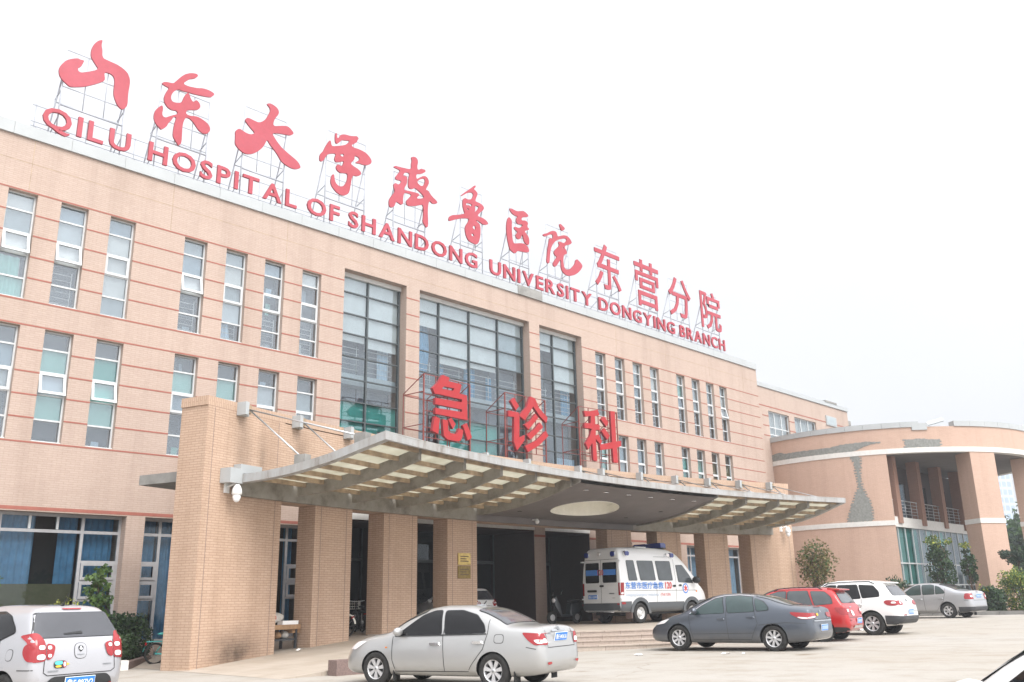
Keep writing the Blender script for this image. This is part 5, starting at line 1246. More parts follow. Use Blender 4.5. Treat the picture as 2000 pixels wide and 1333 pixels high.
class Decal:
    def __init__(s, V, F): s.t = BVHTree.FromPolygons([Vector(v) for v in V], F)
    def ray(s, axis, u, v):
        if axis == 'L': o, d = Vector((u, 6, v)), Vector((0, -1, 0))
        elif axis == 'R': o, d = Vector((u, -6, v)), Vector((0, 1, 0))
        elif axis == 'B': o, d = Vector((-6, u, v)), Vector((1, 0, 0))
        elif axis == 'F': o, d = Vector((12, u, v)), Vector((-1, 0, 0))
        else: o, d = Vector((u, v, 8)), Vector((0, 0, -1))
        h = s.t.ray_cast(o, d); return (h[0], h[1], d) if h[0] is not None else None
    def put(s, mb, poly, axis, off, mat, d=.05, rnd=0, closed=True):
        if rnd: poly = roundpoly(poly, .055 if rnd == 1 else .10)
        P = []
        for i in range(len(poly)):
            a, b_ = poly[i], poly[(i+1) % len(poly)]; k = max(1, int(hypot(b_[0]-a[0], b_[1]-a[1])/d))
            P += [(a[0]+(b_[0]-a[0])*j/k, a[1]+(b_[1]-a[1])*j/k) for j in range(k)]
        nb = len(P); vs = [Vector(p) for p in P]
        x0, x1, y0, y1 = min(p[0] for p in P), max(p[0] for p in P), min(p[1] for p in P), max(p[1] for p in P)
        i = x0+d*.6
        while i < x1:
            j = y0+d*.55
            while j < y1:
                vs.append(Vector((i, j))); j += d
            i += d
        V, E_, F, *_ = delaunay_2d_cdt(vs, [(i, (i+1) % nb) for i in range(nb)], [], 1, 1e-5)
        W = []; ok = []
        for v in V:
            h = s.ray(axis, v.x, v.y); ok.append(h is not None)
            if h is None: W.append(Vector((0, 0, 0))); continue
            nn = h[1] if h[1].dot(h[2]) < 0 else -h[1]
            W.append(h[0]+nn*off)
        F = [tuple(f) for f in F if all(ok[i] for i in f)]
        if not F: return
        h0 = {'L': Vector((0, 1, 0)), 'R': Vector((0, -1, 0)), 'B': Vector((-1, 0, 0)), 'F': Vector((1, 0, 0)), 'T': Vector((0, 0, 1))}[axis]
        F2 = []
        for f in F:
            nn = (W[f[1]]-W[f[0]]).cross(W[f[2]]-W[f[0]]); F2.append(f if nn.dot(h0) > 0 else f[::-1])
        mb.mesh(W, F2, mat, True)
    def strip(s, mb, pts, axis, width, off, mat, step=.05):
        P = []
        for a, b_ in zip(pts[:-1], pts[1:]):
            k = max(1, int(hypot(b_[0]-a[0], b_[1]-a[1])/step)); P += [(a[0]+(b_[0]-a[0])*j/k, a[1]+(b_[1]-a[1])*j/k) for j in range(k)]
        P.append(pts[-1]); A = []; B = []
        for i, p in enumerate(P):
            q0, q1 = P[max(0, i-1)], P[min(len(P)-1, i+1)]; dx, dy = q1[0]-q0[0], q1[1]-q0[1]; l_ = hypot(dx, dy) or 1
            nx, ny = -dy/l_*width/2, dx/l_*width/2; r_ = []
            for sg in (1, -1):
                h = s.ray(axis, p[0]+nx*sg, p[1]+ny*sg)
                if h is None: r_.append(None)
                else: r_.append(h[0]+(h[1] if h[1].dot(h[2]) < 0 else -h[1])*off)
            A.append(r_[0]); B.append(r_[1])
        for i in range(len(A)-1):
            if None in (A[i], A[i+1], B[i], B[i+1]) or (A[i]-A[i+1]).length > .3: continue
            mb.face([A[i], B[i], B[i+1], A[i+1]], mat)
    def text(s, mb, body, u0, u1, v0, v1, axis, off, mat, flip=False, o_=.0):
        Q, F, B = text_poly(body, u0, u1, v0, v1, o_)
        if flip: Q = [(u0+u1-q[0], q[1]) for q in Q]
        W = []
        for q in Q:
            h = s.ray(axis, q[0], q[1])
            if h is None: return
            W.append(h[0]+(h[1] if h[1].dot(h[2]) < 0 else -h[1])*off)
        mb.mesh(W, F, mat)
def wheel(parent, x, y, z, R, W_, side, spokes, style='alloy', rr=.64, name='wheel', zs=1.0):
    """tyre with a rim as its sub-part; side = +1 left, -1 right"""
    mb = MB(); w_ = W_/2; c = (x, y, z)
    mb.lathe([(R*rr*.96, -w_), (R*.90, -w_*1.02), (R*.975, -w_*.86), (R, -w_*.6), (R, w_*.6), (R*.975, w_*.86), (R*.90, w_*1.02), (R*rr*.98, w_*.98), (R*rr*.94, w_*.6), (R*rr*.94, -w_)], c, (0, side, 0), 'tyre', 40)
    mb.v = [(v[0], v[1], v[2]/zs) for v in mb.v]
    ty = mb.build(name, parent)
    mb = MB(); r0 = R*rr; h = w_*.98
    rim_m = 'alloy' if style == 'alloy' else 'paint_amb_white'
    mb.lathe([(r0*1.0, h), (r0*.93, h*.97), (r0*.90, h*.75), (r0*.89, -w_*.5)], c, (0, side, 0), rim_m, 40)
    mb.lathe([(r0*.92, -.01), (0, -.01)], c, (0, side, 0), 'black_plastic', 24)
    cv = Vector(c); ax = Vector((0, side, 0))
    if style == 'alloy':
        mb.lathe([(r0*.24, h*.35), (r0*.22, h*.86), (r0*.10, h*.92), (0, h*.92)], c, (0, side, 0), 'alloy', 20)
        mb.lathe([(r0*.11, h*.90), (r0*.10, h*.97), (0, h*.97)], c, (0, side, 0), 'badge_grey', 12)
        for i in range(spokes):
            t = 2*pi*(i+.25)/spokes; e = Vector((cos(t), 0, sin(t))); u = Vector((-sin(t), 0, cos(t)))
            wi, wo = r0*.10, r0*(.20 if spokes < 8 else .145)
            A = [cv+e*(r0*.18)+u*sg*wi+ax*hh for sg, hh in ((-1, h*.82), (1, h*.82), (1, h*.4), (-1, h*.4))]
            B = [cv+e*(r0*.93)+u*sg*wo+ax*hh for sg, hh in ((-1, h*.90), (1, h*.90), (1, h*.5), (-1, h*.5))]
            vs = A+B; mb.mesh(vs, [(0, 1, 5, 4), (1, 2, 6, 5), (2, 3, 7, 6), (3, 0, 4, 7), (0, 3, 2, 1), (4, 5, 6, 7)], 'alloy')
    else:
        mb.lathe([(r0*.9, h*.62), (r0*.72, h*.25), (r0*.60, h*.15), (r0*.45, h*.30), (r0*.42, h*.75), (r0*.30, h*.9), (0, h*.9)], c, (0, side, 0), rim_m, 30)
        for i in range(8):
            t = 2*pi*i/8; e = Vector((cos(t), 0, sin(t))); mb.lathe([(r0*.10, h*.30), (0, h*.30)], cv+e*r0*.70, (0, side, 0), 'black_plastic', 8)
    mb.v = [(v[0], v[1], v[2]/zs) for v in mb.v]
    mb.build('rim', ty)
    return ty
def vehicle(S, name, label, cat, loc, az, scale=1.0, zs=1.0):
    """az: heading measured from +Y towards +X. origin = ground point under the middle of the car"""
    L = S['L']; root = empty(name, loc, radians(90-az), label, cat); root.scale = (scale, scale, scale*zs); S = dict(S, zs=zs)
    V, F = car_body(S); D = Decal(V, F)
    mb = MB(); mb.mesh(V, F, S['paint'], True); mb.mat('black_plastic')
    body = mb.build('body', None)
    cut = MB()
    for ax_, R in ((S['ra'], S['R']), (S['fa'], S['R'])):
        for sd in (1, -1):
            w_ = pchip(S['wid'])(ax_)
            n_ = 40; rr = R*S.get('arch', 1.13); z = R+.01
            ys = (w_*sd*1.25, (w_-S.get('well', .36))*sd); vs = []
            for yy in ys: vs += [(ax_+rr*cos(2*pi*i/n_), yy, z+rr*sin(2*pi*i/n_)) for i in range(n_)]
            fs = [(i, (i+1) % n_, n_+(i+1) % n_, n_+i) for i in range(n_)]+[tuple(range(n_-1, -1, -1)), tuple(range(n_, 2*n_))]
            if sd > 0: fs = [f[::-1] for f in fs]
            cut.mesh(vs, fs, 'black_plastic', True)
    co_ = cut.build('cutter'); bm = bmesh.new(); bm.from_mesh(co_.data); bmesh.ops.recalc_face_normals(bm, faces=bm.faces); bm.to_mesh(co_.data); bm.free()
    bm = bmesh.new(); bm.from_mesh(body.data); bmesh.ops.recalc_face_normals(bm, faces=bm.faces); bm.to_mesh(body.data); bm.free()
    md = body.modifiers.new('b', 'BOOLEAN'); md.operation = 'DIFFERENCE'; md.object = co_; md.solver = 'EXACT'; md.material_mode = 'TRANSFER'
    dg = bpy.context.evaluated_depsgraph_get(); dg.update()
    me = bpy.data.meshes.new_from_object(body.evaluated_get(dg), depsgraph=dg)
    old = body.data; body.modifiers.clear(); body.data = me; me.name = 'body'; bpy.data.objects.remove(co_)
    try: me.set_sharp_from_angle(angle=radians(50))
    except Exception: pass
    body.parent = root
    kids = [body]
    def P(nm, mb, par=None):
        if not mb.f: return None
        o = mb.build(nm, None); o.parent = par or root
        if par is None: kids.append(o)
        return o
    # wheels
    for x_ in (S['ra'], S['fa']):
        for sd in (1, -1):
            yy = (pchip(S['wid'])(x_)-S['tw']/2-.015)*sd
            kids.append(wheel(root, x_, yy, S['R'], S['R'], S['tw'], sd, S.get('spokes', 6), S.get('wstyle', 'alloy'), S.get('rr', .66), zs=zs))
    # side glass, one part per pane
    for sd in ('L', 'R'):
        for poly, gm in S['side']:
            r_ = MB(); D.put(r_, [(x, z) for x, z in grow(poly, .02)], sd, .004, 'black_plastic', .06, 1)
            D.put(r_, poly, sd, .010, gm, .06, 1); P('side_window', r_)
    for nm, ax_, poly, gm in S['ends']:
        r_ = MB(); D.put(r_, grow(poly, .02), ax_, .004, 'black_plastic', .06, 1); D.put(r_, poly, ax_, .010, gm, .06, 1); P(nm, r_)
    # seams
    sm_ = MB()
    for sd in ('L', 'R'):
        for line in S.get('seams', []): D.strip(sm_, line, sd, .013, .004, 'seam')
    for line in S.get('bseams', []): D.strip(sm_, line, 'B', .013, .004, 'seam')
    P('seam', sm_)
    # lamps and trims: (part, axis, polygon, material, offset, rounding)
    done = {}
    for nm, items in S.get('parts', []):
        r_ = MB()
        for it in items:
            ax_, poly, mt = it[0], it[1], it[2]; off = it[3] if len(it) > 3 else .012; rn = it[4] if len(it) > 4 else 1
            D.put(r_, poly, ax_, off, mt, .04, rn)
        P(nm, r_)
    # handles
    for (x, z) in S.get('handles', []):
        for sd in (1, -1):
            h = D.ray('L' if sd > 0 else 'R', x, z)
            if not h: continue
            r_ = MB(); p = h[0]; hm = S.get('handle_mat', S['paint'])
            vs = [(-.11, -.02), (-.09, .018), (.09, .02), (.11, -.012), (.07, -.028), (-.08, -.03)]
            fr = [(p.x+a, p.y+.035*sd, p.z+b_) for a, b_ in vs]; bk = [(p.x+a*1.15, p.y-.01*sd, p.z+b_*1.2) for a, b_ in vs]
            n_ = len(vs); r_.mesh(fr+bk, [tuple(range(n_)) if sd < 0 else tuple(range(n_-1, -1, -1))]+[(i, (i+1) % n_, n_+(i+1) % n_, n_+i) for i in range(n_)], hm)
            P('door_handle', r_)
    # mirrors
    mx, mz = S['mirror']
    for sd in (1, -1):
        h = D.ray('L' if sd > 0 else 'R', mx, mz)
        if not h: continue
        r_ = MB(); p = h[0]; sc = S.get('mirror_s', 1.0)
        vs = []; fs = []; nu, nv = 12, 8
        for i in range(nu):
            for j in range(nv+1):
                u, v = 2*pi*i/nu, pi*j/nv; vs.append((p.x+.075*sc*cos(v)*1.0+.02, p.y+(.125*sc+.115*sc*sin(v)*cos(u))*sd, p.z+.03+.085*sc*sin(v)*sin(u)))
        fs = [(i*(nv+1)+j, ((i+1) % nu)*(nv+1)+j, ((i+1) % nu)*(nv+1)+j+1, i*(nv+1)+j+1) for i in range(nu) for j in range(nv)]
        if sd > 0: fs = [f[::-1] for f in fs]
        r_.mesh(vs, fs, S.get('mirror_mat', S['paint']), True); r_.bar((p.x, p.y-.03*sd, p.z-.02), (p.x+.01, p.y+.08*sd, p.z), .03, 'black_plastic', 6); P('wing_mirror', r_)
    # licence plates
    pl = S.get('plate')
    if pl:
        y0, z0, txt, tl = pl; h = D.ray('B', y0, z0)
        r_ = MB(); x_ = min(D.ray('B', y0+d1, z0+d2)[0].x for d1 in (-.22, 0, .22) for d2 in (-.07, .07))-.012
        M = Matrix.Translation((x_, y0, z0)) @ Matrix.Rotation(radians(tl), 4, 'Y')
        r_.box((-.012, -.235, -.078), (0, .235, .078), 'plate_white', M); r_.box((-.016, -.228, -.071), (-.0125, .228, .071), 'plate_blue', M)
        if txt:
            Q, F_, B_ = text_poly(txt, -.205, .205, -.048, .05, .012); r_.mesh([M @ Vector((-.0185, -q[0], q[1])) for q in Q], F_, 'plate_white')
        else:
            for i in range(7): r_.box((-.0185, .20-.062*i-.045, -.045), (-.0161, .20-.062*i, .045), 'txt_pale', M)
        P('licence_plate', r_)
    if S.get('extra'): S['extra'](S, D, P, root)
    for o in root.children: o.matrix_parent_inverse = Matrix.Identity(4)
    for o in root.children: o.location.x -= L/2
    return root
def grow(poly, d):
    cx = sum(p[0] for p in poly)/len(poly); cy = sum(p[1] for p in poly)/len(poly); out = []
    for p in poly:
        l_ = hypot(p[0]-cx, p[1]-cy) or 1; out.append((p[0]+(p[0]-cx)/l_*d, p[1]+(p[1]-cy)/l_*d))
    return out
def rect(a, b_, c, d): return [(a, c), (b_, c), (b_, d), (a, d)]
def pose(xr, yr, xf, yf, S, left=True):
    """centre and heading from the ground points of the near-side wheels"""
    az = atan2(xf-xr, yf-yr); hd = Vector((sin(az), cos(az))); lf = Vector((-cos(az), sin(az)))
    m_ = Vector(((xr+xf)/2, (yr+yf)/2)); hw = pchip(S['wid'])(S['ra'])-.02
    c = m_-lf*hw*(1 if left else -1); c += hd*(S['L']/2-(S['ra']+S['fa'])/2)
    return (c.x, c.y, gz(c.x, c.y)), math.degrees(az)
def poly_lines(S, xs, z0f, z1f): pass

# ---- silver saloon in the foreground
SED = dict(L=4.53, ra=.98, fa=3.58, R=.305, tw=.195, paint='paint_silver', spokes=7, rr=.64,
  top=[(0, .50), (.02, .66), (.05, .80), (.09, .97), (.12, 1.06), (.2, 1.10), (.45, 1.115), (.72, 1.13), (1.0, 1.26), (1.4, 1.42), (1.8, 1.485), (2.2, 1.49), (2.6, 1.44), (3.0, 1.26), (3.35, 1.05), (3.5, 1.00), (3.9, .94), (4.25, .82), (4.42, .68), (4.53, .48)],
  bot=[(0, .40), (.06, .30), (.3, .24), (.8, .21), (3.6, .20), (4.2, .22), (4.45, .27), (4.53, .38)],
  belt=[(0, .98), (.7, 1.0), (1.5, .965), (2.5, .93), (3.3, .885), (4.0, .78), (4.53, .5)],
  wid=[(0, .58), (.04, .68), (.12, .76), (.35, .815), (.8, .845), (1.6, .852), (3.2, .85), (3.8, .83), (4.15, .77), (4.38, .66), (4.53, .46)],
  side=[([(3.12, .935), (2.98, 1.05), (2.62, 1.30), (2.40, 1.385), (2.22, 1.395), (2.10, .955)], 'car_glass_dark'), ([(2.02, .965), (2.13, 1.39), (1.75, 1.385), (1.42, 1.30), (1.22, 1.14), (1.15, .99)], 'car_glass_dark')],
  ends=[('rear_window', 'T', [(1.44, .52), (1.44, -.52), (.80, -.60), (.80, .60)], 'car_glass_grey'), ('windscreen', 'T', [(2.58, .54), (2.58, -.54), (3.30, -.68), (3.30, .68)], 'car_glass_mid')],
  seams=[[(2.06, 1.38), (2.06, .95), (2.02, .6), (2.0, .30)], [(1.12, 1.22), (1.10, .98), (1.18, .7), (1.42, .42), (1.5, .30), (3.1, .28), (3.18, .5), (3.2, .92)], [(.32, .735), (.14, .70)]],
  bseams=[[(-.50, 1.06), (-.52, .72), (.52, .72), (.50, 1.06)]],
  parts=[('tail_lamp', [('L', [(.02, .78), (.06, .97), (.42, .99), (.30, .86), (.16, .76)], 'lamp_red'), ('B', [(.70, .97), (.58, .97), (.50, .80), (.54, .76), (.74, .78)], 'lamp_red'), ('B', [(.66, .88), (.56, .88), (.515, .80), (.70, .80)], 'lamp_clear', .017), ('L', [(.04, .80), (.07, .87), (.2, .86), (.12, .79)], 'lamp_clear', .017)]),
         ('tail_lamp', [('R', [(.02, .78), (.06, .97), (.42, .99), (.30, .86), (.16, .76)], 'lamp_red'), ('B', [(-.70, .97), (-.58, .97), (-.50, .80), (-.54, .76), (-.74, .78)], 'lamp_red'), ('B', [(-.66, .88), (-.56, .88), (-.515, .80), (-.70, .80)], 'lamp_clear', .017)]),
         ('reflector', [('B', rect(.46, .60, .43, .475), 'lamp_red')]), ('reflector', [('B', rect(-.60, -.46, .43, .475), 'lamp_red')]),
         ('garnish', [('B', rect(-.27, .27, .985, 1.02), 'chrome', .018)]), ('badge', [('B', rect(-.045, .045, 1.0, 1.07), 'badge_grey', .026)]),
         ('lettering', [('B', rect(.30, .42, .955, .975), 'badge_grey')]),
         ('headlamp', [('L', [(4.12, .66), (3.82, .83), (4.22, .80), (4.36, .68)], 'lamp_clear')]), ('headlamp', [('R', [(4.12, .66), (3.82, .83), (4.22, .80), (4.36, .68)], 'lamp_clear')]),
         ('fuel_flap', [('L', rect(.76, .96, .80, .96), 'seam', .002), ('L', rect(.77, .95, .81, .95), 'paint_silver', .004)]),
         ('indicator', [('L', rect(3.30, .3+3.05, .70, .73), 'lamp_amber')]),
         ('window_trim', [('L', [(1.12, .975), (1.12, .955), (2.0, .935), (3.16, .91), (3.16, .928), (2.0, .955)], 'black_plastic', .014, 0)])],
  handles=[(2.22, .79), (1.30, .82)], handle_mat='chrome', mirror=(3.0, .98), mirror_mat='paint_silver', plate=(0, .90, '鲁E·M0636', -12))
def mudflaps(S, D, P, root):
    for x_ in (S['ra']-.42, S['fa']-.42):
        for sd in (1, -1):
            r_ = MB(); w_ = pchip(S['wid'])(x_)-.03
            r_.box((x_-.012, (w_-.2)*sd if sd > 0 else -w_, .10), (x_+.012, w_ if sd > 0 else -(w_-.2), .34), 'rubber'); P('mud_flap', r_)
    r_ = MB(); a = D.ray('T', 1.75, .0)
    if S.get('antenna'):
        r_.box((1.62, -.03, 1.475), (1.80, .03, 1.50), 'chrome'); r_.bar((1.66, 0, 1.49), (1.60, 0, 1.56), .012, 'black_plastic', 5); P('antenna', r_)
SED['extra'] = mudflaps; SED['antenna'] = True
ploc, paz = pose(-13.65, -14.52, -13.79, -11.85, SED)
vehicle(SED, 'silver_sedan', 'dusty silver saloon with dark side windows parked beside the ramp kerb', 'car', (-12.966, -13.002, 0), -14.6, .926, .959)

# ---- dark grey fastback saloon
GRY = dict(L=4.80, ra=1.02, fa=3.73, R=.325, tw=.215, paint='paint_grey', spokes=8, rr=.66, n=4.2,
  top=[(0, .52), (.02, .70), (.05, .86), (.09, 1.02), (.14, 1.10), (.3, 1.13), (.55, 1.155), (.85, 1.22), (1.3, 1.36), (1.75, 1.445), (2.2, 1.48), (2.55, 1.47), (2.95, 1.38), (3.4, 1.18), (3.75, 1.00), (4.1, .90), (4.45, .76), (4.66, .62), (4.80, .46)],
  bot=[(0, .42), (.06, .32), (.3, .25), (.9, .21), (3.8, .20), (4.5, .22), (4.72, .28), (4.80, .38)],
  belt=[(0, 1.0), (.8, 1.03), (1.6, .98), (2.6, .93), (3.5, .86), (4.3, .70), (4.80, .48)],
  wid=[(0, .62), (.04, .73), (.12, .81), (.35, .865), (.9, .895), (1.8, .905), (3.3, .90), (4.0, .875), (4.4, .80), (4.65, .66), (4.80, .44)],
  side=[([(3.42, .93), (3.05, 1.16), (2.70, 1.335), (2.48, 1.385), (2.36, .965)], 'car_glass_green'), ([(2.26, .97), (2.38, 1.395), (2.0, 1.40), (1.62, 1.36), (1.50, 1.0)], 'car_glass_green'), ([(1.44, 1.01), (1.55, 1.34), (1.28, 1.24), (1.14, 1.12), (1.12, 1.03)], 'car_glass_green')],
  ends=[('rear_window', 'T', [(1.55, .50), (1.55, -.50), (.58, -.58), (.58, .58)], 'car_glass_mid'), ('windscreen', 'T', [(2.85, .54), (2.85, -.54), (3.66, -.70), (3.66, .70)], 'car_glass_mid')],
  seams=[[(2.31, 1.38), (2.31, .95), (2.27, .6), (2.25, .30)], [(1.50, .98), (1.42, .7), (1.55, .45), (1.62, .30), (3.28, .28), (3.34, .5), (3.42, .92)], [(3.3, .43), (1.55, .46)], [(1.4, .66), (.7, .72), (.15, .70)]],
  bseams=[[(-.55, 1.08), (-.56, .78), (.56, .78), (.55, 1.08)]],
  parts=[('tail_lamp', [('L', [(.06, .80), (.06, .95), (.55, .98), (.52, .92), (.28, .80)], 'lamp_red'), ('B', [(.80, .95), (.36, .95), (.38, .84), (.82, .80)], 'lamp_red'), ('B', [(.78, .85), (.46, .87), (.44, .84), (.80, .815)], 'lamp_clear', .018), ('L', [(.1, .81), (.12, .845), (.38, .86), (.26, .81)], 'lamp_clear', .017)]),
         ('tail_lamp', [('R', [(.06, .80), (.06, .95), (.55, .98), (.52, .92), (.28, .80)], 'lamp_red'), ('B', [(-.80, .95), (-.36, .95), (-.38, .84), (-.82, .80)], 'lamp_red')]),
         ('bumper_strip', [('B', rect(-.62, .62, .735, .765), 'chrome', .02)]), ('sticker', [('B', rect(.20, .32, .87, .94), 'yellow_sticker')]), ('badge', [('B', [(-.06, .93), (0, 1.02), (.06, .93), (0, .97)], 'chrome', .016, 0)]),
         ('brake_light', [('B', rect(-.25, .25, 1.09, 1.105), 'lamp_red', .014)]),
         ('lettering', [('B', rect(.30, .48, .80, .82), 'badge_grey'), ('B', rect(-.48, -.38, .80, .82), 'badge_grey')]),
         ('headlamp', [('L', [(4.18, .70), (4.02, .82), (4.46, .73), (4.60, .64)], 'lamp_clear')]), ('headlamp', [('R', [(4.18, .70), (4.02, .82), (4.46, .73), (4.60, .64)], 'lamp_clear')]),
         ('window_trim', [('L', [(3.40, .96), (3.05, 1.19), (2.70, 1.365), (2.42, 1.415), (2.0, 1.43), (1.60, 1.39), (1.60, 1.375), (2.0, 1.415), (2.42, 1.40), (2.70, 1.35), (3.05, 1.175), (3.38, .95)], 'chrome', .014, 0)])],
  handles=[(2.46, .82), (1.62, .86)], mirror=(3.18, 1.0), plate=(0, .58, None, -6))
def rotate_xy(p, c, a):
    d = (p[0]-c[0], p[1]-c[1]); return (c[0]+d[0]*cos(a)-d[1]*sin(a), c[1]+d[0]*sin(a)+d[1]*cos(a))
ploc, paz = pose(-4.05, -14.40, -4.36, -11.75, GRY)
vehicle(GRY, 'grey_sedan', 'dark blue grey fastback saloon parked before the curved steps, hiding part of a red car', 'car', (-2.995, -12.66, gz(-2.995, -12.66)), -6.5, .936, .99)

# ---- red crossover
RED = dict(L=4.15, ra=.80, fa=3.30, R=.325, tw=.205, paint='paint_red', spokes=5, rr=.66, n=5.5, tumble=.34,
  top=[(0, .50), (.02, .66), (.05, .80), (.09, .96), (.14, 1.08), (.2, 1.16), (.32, 1.36), (.42, 1.49), (.55, 1.56), (1.0, 1.60), (1.7, 1.62), (2.2, 1.58), (2.6, 1.44), (3.0, 1.14), (3.2, 1.06), (3.7, .97), (3.95, .84), (4.08, .66), (4.15, .5)],
  bot=[(0, .44), (.06, .34), (.3, .27), (.8, .23), (3.4, .22), (3.9, .24), (4.08, .30), (4.15, .42)],
  belt=[(0, 1.0), (.6, 1.06), (2.0, .98), (3.0, .94), (3.7, .8), (4.15, .5)],
  wid=[(0, .64), (.04, .74), (.1, .80), (.3, .85), (.8, .875), (1.6, .88), (3.0, .875), (3.5, .85), (3.85, .78), (4.05, .66), (4.15, .5)],
  side=[([(2.78, .99), (2.36, 1.40), (2.1, 1.48), (1.85, 1.49), (1.84, 1.01)], 'car_glass_mid'), ([(1.78, 1.01), (1.79, 1.49), (1.2, 1.49), (1.02, 1.05)], 'car_glass_mid'), ([(.96, 1.07), (1.10, 1.48), (.68, 1.45), (.50, 1.30), (.44, 1.11)], 'car_glass_mid')],
  ends=[('rear_window', 'B', [(.56, 1.42), (-.56, 1.42), (-.66, 1.12), (.66, 1.12)], 'car_glass_mid'), ('windscreen', 'T', [(2.25, .54), (2.25, -.54), (2.98, -.68), (2.98, .68)], 'car_glass_mid')],
  seams=[[(1.81, 1.48), (1.81, .4)], [(1.0, 1.05), (1.0, .8), (1.2, .5), (1.25, .36)]],
  bseams=[[(-.66, 1.06), (-.66, .70), (.66, .70), (.66, 1.06)]],
  parts=[('tail_lamp', [('L', [(.06, .78), (.1, .98), (.40, 1.0), (.34, .9), (.2, .78)], 'lamp_red'), ('B', [(.80, .98), (.52, .96), (.48, .80), (.80, .78)], 'lamp_red'), ('B', rect(.55, .72, .86, .94), 'lamp_clear', .018)]),
         ('tail_lamp', [('R', [(.06, .78), (.1, .98), (.40, 1.0), (.34, .9), (.2, .78)], 'lamp_red'), ('B', [(-.80, .98), (-.52, .96), (-.48, .80), (-.80, .78)], 'lamp_red'), ('B', rect(-.72, -.55, .86, .94), 'lamp_clear', .018)]),
         ('sill_trim', [('L', [(.05, .28), (.05, .42), (.45, .44), (.45, .28)], 'black_plastic'), ('L', [(1.18, .26), (1.18, .40), (2.9, .38), (2.9, .26)], 'black_plastic')]), ('skid_plate', [('B', rect(-.42, .42, .40, .47), 'chrome', .02)]),
         ('reflector', [('B', rect(.52, .66, .60, .64), 'lamp_red', .014)]), ('sticker', [('B', [(.34, .78), (.36, .9), (.30, .92), (.14, .86), (.12, .76), (.22, .74)], 'plate_white', .014)]), ('badge', [('B', rect(.16, .34, .985, 1.01), 'chrome', .016)]),
         ('wiper', [('B', [(-.02, 1.13), (-.30, 1.17), (-.30, 1.155), (-.02, 1.11)], 'black_plastic', .02, 0)])],
  handles=[(1.96, .86), (1.12, .88)], mirror=(2.62, 1.04), plate=(-.2, .60, None, -6))
def roof_rails(S, D, P, root):
    for sd in (1, -1):
        r_ = MB(); pts = []
        for i in range(11):
            x_ = S['rail'][0]+(S['rail'][1]-S['rail'][0])*i/10; h = D.ray('T', x_, S['rail'][2]*sd); pts.append(h[0]+Vector((0, 0, .05 if 0 < i < 10 else -.01)))
        r_.tube(pts, .018, S['rail'][3], 6); P('roof_rail', r_)
    r_ = MB()
    if 'spoiler' in S:
        x0, x1, z_, hw, mt = S['spoiler']
        vs = [(x0, hw*.94, z_-.01), (x0, -hw*.94, z_-.01), (x1, -hw, z_+.035), (x1, hw, z_+.035), (x0, hw*.94, z_-.045), (x0, -hw*.94, z_-.045), (x1, -hw, z_-.06), (x1, hw, z_-.06)]
        r_.mesh(vs, [(0, 1, 2, 3), (7, 6, 5, 4), (0, 4, 5, 1), (1, 5, 6, 2), (2, 6, 7, 3), (3, 7, 4, 0)], mt); P('spoiler', r_)
    if 'exhaust' in S:
        r_ = MB(); r_.bar((.0, S['exhaust'], .30), (.25, S['exhaust'], .32), .035, 'chrome', 10); P('exhaust', r_)
RED['rail'] = (.75, 2.25, .56, 'black_plastic'); RED['spoiler'] = (.28, .62, 1.54, .56, 'paint_red'); RED['exhaust'] = -.5; RED['extra'] = roof_rails
def place(rl, rr_, S, az):
    m_ = Vector(((rl[0]+rr_[0])/2, (rl[1]+rr_[1])/2)); a = radians(az); c = m_+Vector((sin(a), cos(a)))*(S['L']/2-S['ra']); return (c.x, c.y, gz(c.x, c.y))
vehicle(RED, 'red_crossover', 'bright red crossover with black roof rails parked between the grey saloon and the white SUV', 'car', (.93, -12.02, gz(.93, -12.02)), -8.7, .941, .974)

